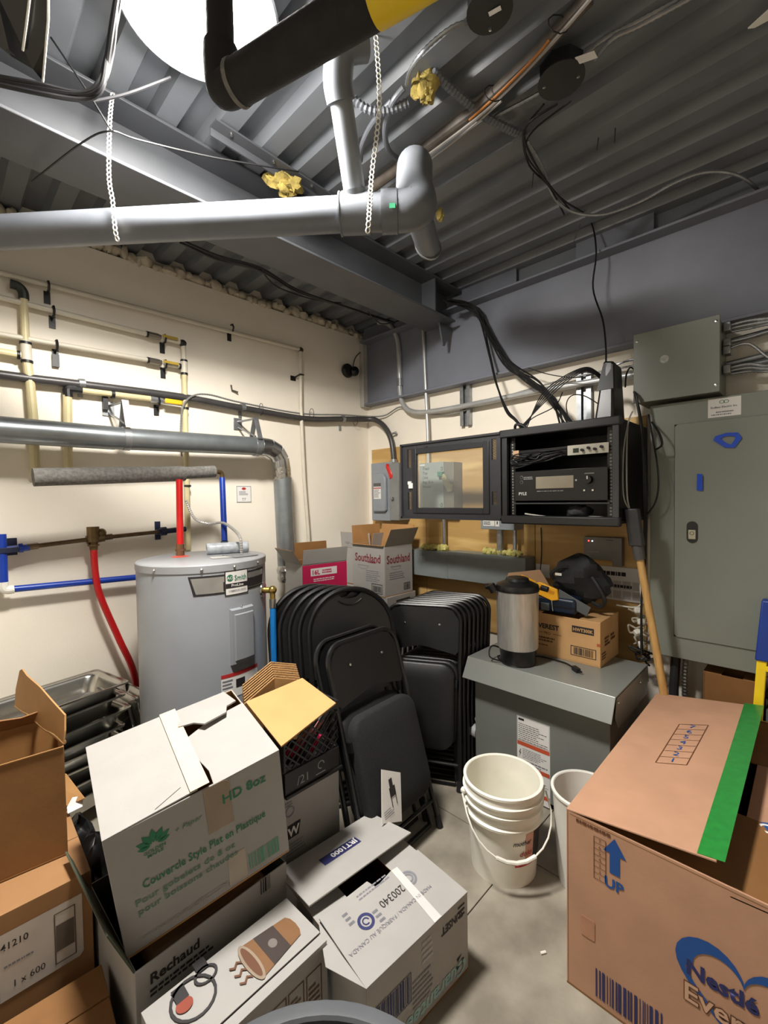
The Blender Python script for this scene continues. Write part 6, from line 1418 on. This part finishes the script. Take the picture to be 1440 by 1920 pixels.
# front face print (upside down, box stands on its head)
O, X, Y = face(DD, 'front')
iX, iY = (-1, 0, 0), (0, 0, -1)
eps = V(0, -.0006, 0)
text(dq, 'SUNSET', .036, V(O) + V(.395, 0, .155) + eps, iX, iY, INKK, bold=.03, sx=.8) if False else None
text(dq, 'SUNSET', .034, V(O) + V(.385, 0, .215) + eps, iX, iY, INKK, bold=.03, sx=.85)
flat(dq, [rect(.36, .225, .032, .006), rect(.36, .21, .032, .006), rect(.36, .195, .032, .006)], O, X, Y, INKK, 'logo_bars')
flat(dq, bars(.02, .10, .13, .075, 8, 36) + frame_rect(.015, .095, .14, .085, .002), O, X, Y, INKB, 'barcode')
flat(dq, scribble(.16, .06, .10, .09, 6, 7, .45), O, X, Y, INKGR, 'small_print')
flat(dq, scribble(.20, .165, .05, .07, 4, 8, .5), O, X, Y, mat('faint_print', (184, 182, 184)), 'round_stamp')
text(dq, 'Guarantee', .062, V(O) + V(.40, 0, .055) + eps, iX, iY, INKT, bold=.03, shear=.2)
for k in range(3):
    a = R(120 * k + 90); c = (.365 + .014 * math.cos(a), .055 + .014 * math.sin(a))
    b = R(120 * k + 30); flat(dq, [[(c[0] + .013 * math.cos(b + q), c[1] + .013 * math.sin(b + q)) for q in (0, 2.3, 3.4)]], O, X, Y, INKK, 'recycle_arrow')

# ================================================================== LOW CUP CARTON (C)
DC = (.415, .195, .27)
dc = carton('low white carton printed with a paper coffee cup, in front at the bottom', (.525, 1.058, 0), (0, 0, 1), DC, WCARD, {}, inner=KRAFTD)
O, X, Y, N = flap_frame(DC, 'back', 1, e=0)
MB().prism([(0, 0), (DC[0], 0), (DC[0], .165), (0, .165)], CT, O, X, Y).build('flap', WCARD, dc, local=True, smooth=0, bevel=.001)
O, X, Y, N = flap_frame(DC, 'front', 4, e=0)
MB().prism([(0, 0), (DC[0], 0), (DC[0], .026), (0, .026)], CT, O, X, Y).build('flap', WCARD, dc, local=True, smooth=0, bevel=.001)
O, X, Y = face(DC, 'top'); TO = V(O) + V(0, 0, .006)
CUP = {'base': (0.372, 0.102), 'rim': (0.239, 0.099), 'badge': (0.099, 0.13)}

bx_, by_ = CUP['base']; rx_, ry_ = CUP['rim']
axd = V(bx_ - rx_, by_ - ry_, 0); al = axd.length; axd.normalize(); pn = V(-axd.y, axd.x, 0)
def cpt(f, s): p = V(rx_, ry_, 0) + axd * (al * f) + pn * s; return (p.x, p.y)
Wr, Wb = .058, .038
wq = lambda f: Wr + (Wb - Wr) * f
def strip(f0, f1): return [cpt(f0, -wq(f0)), cpt(f1, -wq(f1)), cpt(f1, wq(f1)), cpt(f0, wq(f0))]
flat(dc, [strip(0, 1)], TO, X, Y, mat('cup_tan', (116, 80, 46)), 'cup_wall', lift=.0004)
flat(dc, [strip(.28, .72)], TO, X, Y, mat('cup_sleeve', (52, 40, 36)), 'cup_sleeve', lift=.0008)
flat(dc, [[cpt(1, -Wb), cpt(1.06, -Wb * .6), cpt(1.08, 0), cpt(1.06, Wb * .6), cpt(1, Wb)]], TO, X, Y, _M['cup_tan'], 'cup_base', lift=.0006)
ang_ = math.atan2(axd.y, axd.x)
flat(dc, [ell2d(rx_, ry_, .018, Wr + .004, 24, ang_)], TO, X, Y, mat('cup_rim', (140, 124, 106)), 'cup_rim', lift=.0012)
flat(dc, [ell2d(rx_, ry_, .011, Wr - .006, 24, ang_)], TO, X, Y, INKBR, 'cup_coffee', lift=.0016)
flat(dc, [ell2d(*cpt(.5, 0), .012, .014)], TO, X, Y, mat('cup_badge', (110, 104, 98)), 'cup_badge', lift=.0012)
for k in range(3):
    s = -.03 + .026 * k; flat(dc, [[cpt(-.12, s), cpt(-.2, s + .01), cpt(-.28, s), cpt(-.36, s + .008), cpt(-.36, s + .001), cpt(-.28, s - .007), cpt(-.2, s + .003), cpt(-.12, s - .007)]], TO, X, Y, INKBR, 'steam_line', lift=.0008)
# rough round badge with two small cups
q = CUP['badge']
flat(dc, ring2d(q[0], q[1], .055, .007, 20) + [rect(q[0] - .035 + .0, q[1] + .012, .03, .04)] + ring2d(q[0] + .045, q[1] + .03, .03, .007, 16, sy=.8) + [rect(q[0] + .03, q[1] + .045, .03, .035)], TO, X, Y, INKK, 'cup_badge_print', lift=.0008)
flat(dc, [ell2d(q[0] - .022, q[1] - .0, .02, .018)], TO, X, Y, mat('rust_red', (140, 60, 40)), 'badge_red', lift=.0006)
O, X, Y = face(DC, 'front')
for k, (u_, w_, h_) in enumerate(((.235, .045, .08), (.285, .05, .10), (.342, .052, .13))):
    flat(dc, frame_rect(u_, .225 - h_, w_, h_, .003) + scribble(u_ + .007, .232 - h_, w_ - .014, h_ * .7, 6, 30 + k, .5), O, X, Y, INKBR, 'pictogram')

# ================================================================== RECHAUD CARTON (B)
DBx = (.455, .39, .322)
db = carton('open white carton printed Rechaud under the tilted green-print carton', (.541, 1.412, 0), (0, 0, 2), DBx, WCARD, {'left': (112, .15)}, inner=mat('dark_green_kraft', (70, 76, 60), .8))
RP = {'t': (0.034, 0.264), 'size': 0.038, 'bar': (0.358, 0.278)}
O, X, Y = at(DBx, 'front', *RP['t']); text(db, 'Rechaud', RP['size'], O, X, Y, INKK, bold=.03)
O, X, Y = face(DBx, 'front'); flat(db, scribble(RP['t'][0], RP['t'][1] - .035, .17, .024, 2, 6, .55), O, X, Y, INKK, 'small_print')
flat(db, bars(*RP['bar'], .035, .045, 3, 10), O, X, Y, INKK, 'barcode')
MB().box((.36, 1.235, .008), (.72, 1.57, .300)).build('inner_bag', mat('brown_plastic_film', (120, 92, 66), .25, var=.25, bump=.5, bscale=20), db, bevel=.02)

# ================================================================== GREEN-PRINT CARTON (HD 8oz)
DH = (.46, .409, .372)
hdq = carton('tilted white carton with green Couvercle Style Plat lettering', (.569, 1.429, .376), (7.5, -7.4, -8.5), DH, WCARD, {}, inner=KRAFT)
O, X, Y, N = flap_frame(DH, 'left', 1.5, e=0)
MB().prism([(0, 0), (.409, 0), (.405, .225), (.2, .232), (.004, .225)], CT, O, X, Y).build('flap', WCARD, hdq, local=True, smooth=0, bevel=.001)
MB().prism([(.29, .15), (.40, .12), (.37, .19), (.33, .185)], .002, V(O) + V(N) * .0025, X, Y).build('torn_scrap', WCARD, hdq, local=True, smooth=0)
O, X, Y, N = flap_frame(DH, 'right', -1, e=0)
MB().prism([(0, 0), (.30, 0), (.285, .12), (.24, .215), (.12, .20), (.06, .19), (0, .195)], CT, O, X, Y).build('flap', WCARD, hdq, local=True, smooth=0, bevel=.001)
O, X, Y = face(DH, 'top')
MB().prism([(.205, .0), (.255, .0), (.262, .408), (.212, .408)], .0008, V(O) + V(0, 0, .0125), X, Y).build('packing_tape', CTAPE, hdq, local=True, smooth=0)
O, X, Y = face(DH, 'front')
MB().prism([(.235, .225), (.305, .225), (.305, .365), (.285, .371), (.235, .371)], .0006, V(O) + V(0, -.0006, 0), X, Y).build('brown_tape', BRTAPE, hdq, local=True, smooth=0)
MB().prism([(.27, .015), (.325, .015), (.325, .115), (.275, .115)], .0006, V(O) + V(0, -.0004, 0), X, Y).build('brown_tape', mat('greige_tape', (176, 166, 150), .25), hdq, local=True, smooth=0)
HP = {'hd': (0.28, 0.297), 'couv': (0.063, 0.179), 'pour': (0.04, 0.139), 'pour2': (0.043, 0.109), 'bar': (0.333, 0.027), 'leaf': (0.104, 0.289), 'couvsx': 0.697, 'www': (0.039, 0.027)}
eps = V(0, -.0010, 0)
def ht_(s, size, k, m=INKG, **kw):
    return text(hdq, s, size, V(O) + V(X) * HP[k][0] + V(Y) * HP[k][1] + eps, X, Y, m, **kw)
ht_('HD 8oz', .042, 'hd', bold=.02, sx=.95)
ht_('Couvercle Style Plat en Plastique', .036, 'couv', bold=.012, sx=HP['couvsx'])
ht_('Pour gobelets de 8 oz', .027, 'pour', mat('faded_green_ink', (88, 128, 108)), bold=.01, sx=1.08)
ht_('pour boissons chaudes', .027, 'pour2', _M['faded_green_ink'], bold=.01, sx=1.05)
ht_('WWW.HD-PLASTIC.COM', .020, 'www', mat('pale_grey_ink', (160, 160, 156)), bold=.02, sx=1.0)
flat(hdq, bars(*HP['bar'], .095, .055, 5, 30), O, X, Y, mat('bar_green', (84, 150, 120)), 'barcode', lift=.0004)
lf_ = HP['leaf']; leaves = []
for a, ln, w_ in ((90, .042, .0095), (60, .040, .0095), (120, .040, .0095), (32, .038, .009), (148, .038, .009), (8, .030, .008), (172, .030, .008)):
    a = R(a); dx, dy = math.cos(a), math.sin(a); nx, ny = -dy, dx; bx0, by0 = lf_[0] + dx * .009, lf_[1] + dy * .007
    leaves.append([(bx0 + dx * ln * f + nx * w_ * g_, by0 + dy * ln * f + ny * w_ * g_) for f, g_ in ((0, 0), (.3, -.8), (.6, -.85), (1, 0), (.6, .85), (.3, .8))])
flat(hdq, leaves, O, X, Y, INKG, 'leaf_logo', lift=.0004)
for k, s_ in enumerate(('GOLDEN', 'MAPLE')): text(hdq, s_, .013, V(O) + V(X) * lf_[0] + V(Y) * (lf_[1] - .017 - .012 * k) + eps, X, Y, INKG, align='CENTER', bold=.02)
text(hdq, '+ Paper', .022, V(O) + V(X) * (lf_[0] + .048) + V(Y) * (lf_[1] + .0) + eps, X, Y, _M['faded_green_ink'], shear=.35)
# torn white back flap standing up behind
O, X, Y, N = flap_frame(DH, 'back', 7, e=0)
MB().prism([(.03, .0), (.22, .0), (.225, .05), (.205, .07), (.215, .115), (.17, .13), (.145, .165), (.07, .15), (.055, .11), (.02, .10)], CT, O, X, Y).build('torn_flap', WCARD, hdq, local=True, smooth=0)
# kraft flap sheets to the right of it
ks = thing('cardboard_pile', 'pile of kraft cardboard sheets with a wide flap folded over the milk crate', 'cardboard', (.93, 1.42, .62))
k0, k1, k2, k3 = V((0.719, 1.169, 0.745)) + V(.012, 0, 0), V((0.989, 1.218, 0.775)), V((1.003, 1.441, 0.800)), V((0.752, 1.447, 0.785)) + V(.012, 0, 0)
MB().slab([k0, k1, k2, k3], .005).build('flap_sheet', mat('bright_kraft', (184, 140, 86), .7, var=.04), ks, smooth=0)
for k in range(8):
    o_ = V(.006, .013, .004) * k
    a, b_ = k3 + V(.0, .012, -.01) + o_, k2 + V(0, .012, -.01) + o_
    mid = (a + b_) / 2 + V(.03, .045, .03)
    MB().slab([a, mid, mid - V(0, 0, .24), a - V(0, 0, .24)], .004).slab([mid, b_, b_ - V(0, 0, .24), mid - V(0, 0, .24)], .004).build('sheet', KEDGE if k % 2 else KRAFT, ks, smooth=0)
# milk crate
cr = thing('milk_crate', 'black lattice milk crate under the kraft sheets', 'crate', (.99, 1.49, .38))
X0, X1, Y0, Y1, Z0, Z1 = .85, 1.10, 1.345, 1.60, .44, .71
def lattice(p0, ux_, uz_, L, Hh):
    p0, ux_, uz_ = V(p0), V(ux_), V(uz_); mb = MB()
    n = 7
    for k in range(-n, n + 1):
        for sg_ in (1, -1):
            s = k * L / n * 1.0
            a, b_ = (s, 0), (s + sg_ * Hh, Hh)
            pts = []
            # clip to [0,L]
            def clipx(a, b_):
                (x0, z0), (x1, z1) = a, b_
                out = []
                for x, z, X_, Z_ in ((x0, z0, x1, z1), (x1, z1, x0, z0)):
                    if x < 0: f = (0 - x) / (X_ - x) if X_ != x else 2; x, z = 0, z + (Z_ - z) * f
                    elif x > L: f = (L - x) / (X_ - x) if X_ != x else 2; x, z = L, z + (Z_ - z) * f
                    out.append((x, z))
                return out
            (x0, z0), (x1, z1) = clipx(a, b_)
            if 0 <= z0 <= Hh and 0 <= z1 <= Hh and abs(x1 - x0) > .01:
                mb.tube([p0 + ux_ * x0 + uz_ * z0, p0 + ux_ * x1 + uz_ * z1], .004, 4)
    return mb
lattice((X0, Y0 + .004, Z0 + .085), (1, 0, 0), (0, 0, 1), X1 - X0, Z1 - Z0 - .115).build('lattice_side', BLACK, cr, smooth=0)
lattice((X1 - .004, Y0, Z0 + .085), (0, 1, 0), (0, 0, 1), Y1 - Y0, Z1 - Z0 - .115).build('lattice_side', BLACK, cr, smooth=0)
MB().box((X0, Y1 - .008, Z0), (X1, Y1, Z1)).build('back_side', BLACK, cr, smooth=0)
MB().box((X0, Y0, Z0), (X0 + .008, Y1, Z1)).build('left_side', BLACK, cr, smooth=0)
MB().box((X0, Y0, Z0), (X1, Y1, Z0 + .01)).build('bottom', BLACK, cr, smooth=0)
MB().box((X0 - .004, Y0 - .006, Z1 - .03), (X1 + .004, Y0 + .006, Z1)).box((X1 - .006, Y0, Z1 - .03), (X1 + .004, Y1, Z1)).build('top_rim', BLACK, cr, bevel=.002)
MB().box((X0, Y0 - .004, Z0), (X1, Y0 + .008, Z0 + .085)).box((X1 - .008, Y0, Z0), (X1 + .003, Y1, Z0 + .085)).build('lower_band', mat('crate_band', (30, 30, 33), .5), cr, bevel=.002)
MB().box((X0, Y0 - .012, Z0 - .006), (X1 + .012, Y0 + .004, Z0 + .006)).build('base_lip', BLACK, cr, bevel=.002)
text(cr, '/21', .045, (X0 + .05, Y0 - .0052, Z0 + .022), (1, 0, 0), (0, 0, 1), mat('crate_print', (150, 150, 150)), local=False)
flat(cr, ring2d(.16, .052, .016, .004, 14, 0, 280) + [rect(.135, .02, .045, .004)], (X0, Y0 - .0046, Z0), (1, 0, 0), (0, 0, 1), _M['crate_print'], 'crate_logo', local=False)
rnd = random.Random(4)
for k in range(9):
    m = (PINK, mat('dusty_pink', (170, 110, 110)), GREYP)[k % 3]
    o = MB().cbox((X0 + .03 + .024 * k, Y0 + .045 + .02 * (k % 2), Z0 + .11 + .05 * (k % 3)), (.016, .016, .07), Euler((.3, .6, 0)).to_matrix()).build('spray_can_cap', m, bevel=.003)
    o.name = 'small_packet'; tag(o, 'small %s packet inside the milk crate, %s from the left' % (('magenta', 'dusty pink', 'grey')[k % 3], ('first', 'second', 'third', 'fourth', 'fifth', 'sixth', 'seventh', 'eighth', 'ninth')[k]), 'packet', 'packets inside the milk crate')
# white carton under the crate
dw = (.27, .25, .43)
wb = carton('narrow white carton with black print under the milk crate', (.965, 1.47, 0), (0, 0, 0), dw, WCARD, {'front': (0, .12), 'back': (0, .12)})
O, X, Y = face(dw, 'front')
flat(wb, [[(.02, .28), (.075, .28), (.085, .33), (.03, .33)]], O, X, Y, INKK, 'logo_block'); flat(wb, ring2d(.04, .38, .02, .005, 14) + scribble(.015, .40, .05, .02, 2, 3), O, X, Y, INKGR, 'bulb_logo')
O, X, Y = at(dw, 'front', .03, .288, .002); text(wb, 'W', .045, O, X, Y, PAPER, bold=.03)
O, X, Y = face(dw, 'front'); flat(wb, scribble(.02, .22, .10, .045, 4, 7, .5), O, X, Y, INKGR, 'small_print')

# ================================================================== LEFT BROWN STACK (E on F)
DF = (.35, .373, .42)
bf = carton('brown carton with a white 041210 label at the left edge', (.128, 1.707, 0), (0, 0, -1.6), DF, mat('brown_kraft_label_box', (150, 110, 70), .72, var=.06, scale=10), {'front': (0, .185), 'back': (0, .185)})
O, X, Y = face(DF, 'front')
flat(bf, [[(.0, .19), (.315, .19), (.325, .20), (.325, .37), (.0, .37)]], O, X, Y, mat('aged_label', (196, 186, 176), .6), 'label')
eps = V(0, -.0012, 0)
text(bf, 'CAN.# 2041210', .026, V(O) + V(.045, 0, .325) + eps, X, Y, INKK, bold=.01, sx=.9)
flat(bf, frame_rect(.258, .205, .05, .145, .003) + [rect(.262, .24, .042, .075)], O, X, Y, mat('label_dark_print2', (96, 88, 80)), 'picture_frame', lift=.0012)
flat(bf, frame_rect(.0, .275, .14, .04, .003), O, X, Y, INKK, 'name_frame', lift=.0012)
text(bf, 'LATINE', .034, V(O) + V(.005, 0, .282) + eps, X, Y, INKK, bold=.03)
text(bf, '1 x 600', .026, V(O) + V(.165, 0, .215) + eps, X, Y, INKK, sx=.9)
flat(bf, scribble(.15, .275, .09, .01, 1, 3) + scribble(.03, .25, .11, .01, 1, 4) + frame_rect(.0, .195, .14, .035, .002), O, X, Y, INKGR, 'small_print', lift=.0012)
DE = (.297, .25, .336)
be = carton('open brown carton with a torn upright flap on top of the left stack', (.129, 1.775, .4255), (0, 0, -6.2), DE, KRAFTD, {'front': (185, .004)}, inner=mat('carton_interior', (150, 108, 60), .75))
ea, eb_ = V((0.266, 1.643, 0.762)), V((0.198, 2.086, 0.762))
eu = (eb_ - ea); el_ = eu.length; eu = eu.normalized(); ev_ = (V(.12, .04, 1)).normalized()
tf = [(0, 0), (el_, 0), (el_ + .006, .06), (el_ * .97, .13), (el_ * .92, .14), (el_ * .8, .128), (el_ * .5, .118), (el_ * .25, .10), (.008, .085), (-.003, .04)]
MB().prism([(el_ * .0 + p_[0], p_[1]) for p_ in tf], CT, ea + V(0, 0, .002), eu, ev_).build('torn_flap', KRAFT, be, smooth=0)
MB().tube(smooth_path([ea + eu * (el_ * k / 6) + V(0, 0, .006 + .004 * math.sin(k * 2)) for k in range(7)], 4), .006, 6).build('torn_edge', KEDGE, be)
O, X, Y, N = flap_frame(DE, 'back', 60, e=0)
MB().prism([(.04, 0), (.28, 0), (.27, .05), (.2, .06), (.1, .04), (.05, .05)], CT, O, X, Y).build('torn_flap', KRAFTD, be, local=True, smooth=0)
# flap and paper scrap sticking out of F, behind
tag(MB().slab([(0.320, 1.986, 0.500), (0.345, 1.821, 0.470), (0.298, 1.874, 0.440), (0.304, 1.936, 0.470)][::-1], .005).build('loose_flap', KRAFT, smooth=0), 'small triangular kraft flap poking out behind the left stack', 'cardboard')
pc = V((0.318, 1.840, 0.435)); mb = MB()
mb.add([pc + V(-.02, -.01, 0), pc + V(.022, -.014, .006), pc + V(.03, .008, .03), pc + V(.0, .02, .034), pc + V(-.018, .012, .012), pc + V(.004, .0, .012)], [(0, 1, 5), (1, 2, 5), (2, 3, 5), (3, 4, 5), (4, 0, 5)])
o = mb.build('paper_scrap', PAPER, smooth=0); o.modifiers.new('thickness', 'SOLIDIFY').thickness = .0015
tag(o, 'crumpled white paper scrap beside the left stack', 'paper')
# black bin liner between the stacks
mb = MB(); rnd = random.Random(8)
for k in range(9): mb.blob((.345 + rnd.uniform(-.02, .02), 1.62 + .035 * k, .10 + .06 * (k % 4)), 1, 8, 12, .2, (.05, .07, .10), 40 + k)
tag(mb.build('bin_liner', BAGP, smooth=50), 'crumpled black bin liner squeezed between the left stack and the tilted carton', 'bag')
DG = (.30, .22, .20)
carton('low brown carton at the bottom left corner of the picture', (.14, 1.33, 0), (0, 0, -4), DG, KRAFTD, {'front': (0, .11), 'back': (2, .11)})
# grey bin rim at the bottom edge
bn = thing('waste_bin', 'grey plastic waste bin whose rim shows at the bottom edge', 'bin', (.272, .428, 0))
bcx, bcy, br, bz = .272, .428, .27, .60
MB().lathe([(0, .006), (br * .72, .006), (br * .75, 0), (br * .96, bz - .04), (br * .985, bz - .03), (br * 1.0, bz - .012), (br, bz - .003), (br - .008, bz), (br - .02, bz - .003), (br - .024, bz - .012), (br * .72, .03), (0, .026)], (bcx, bcy, 0), seg=56).build('bin_body', mat('bin_grey', (70, 72, 76), .4, var=.08), bn)
MB().lathe([(br + .004, -.004), (br + .004, .004), (br - .004, .007), (br - .022, .007), (br - .026, .002), (br - .024, -.004)], (bcx, bcy, bz), seg=56).build('rim', mat('bin_rim_grey', (84, 87, 91), .35), bn)
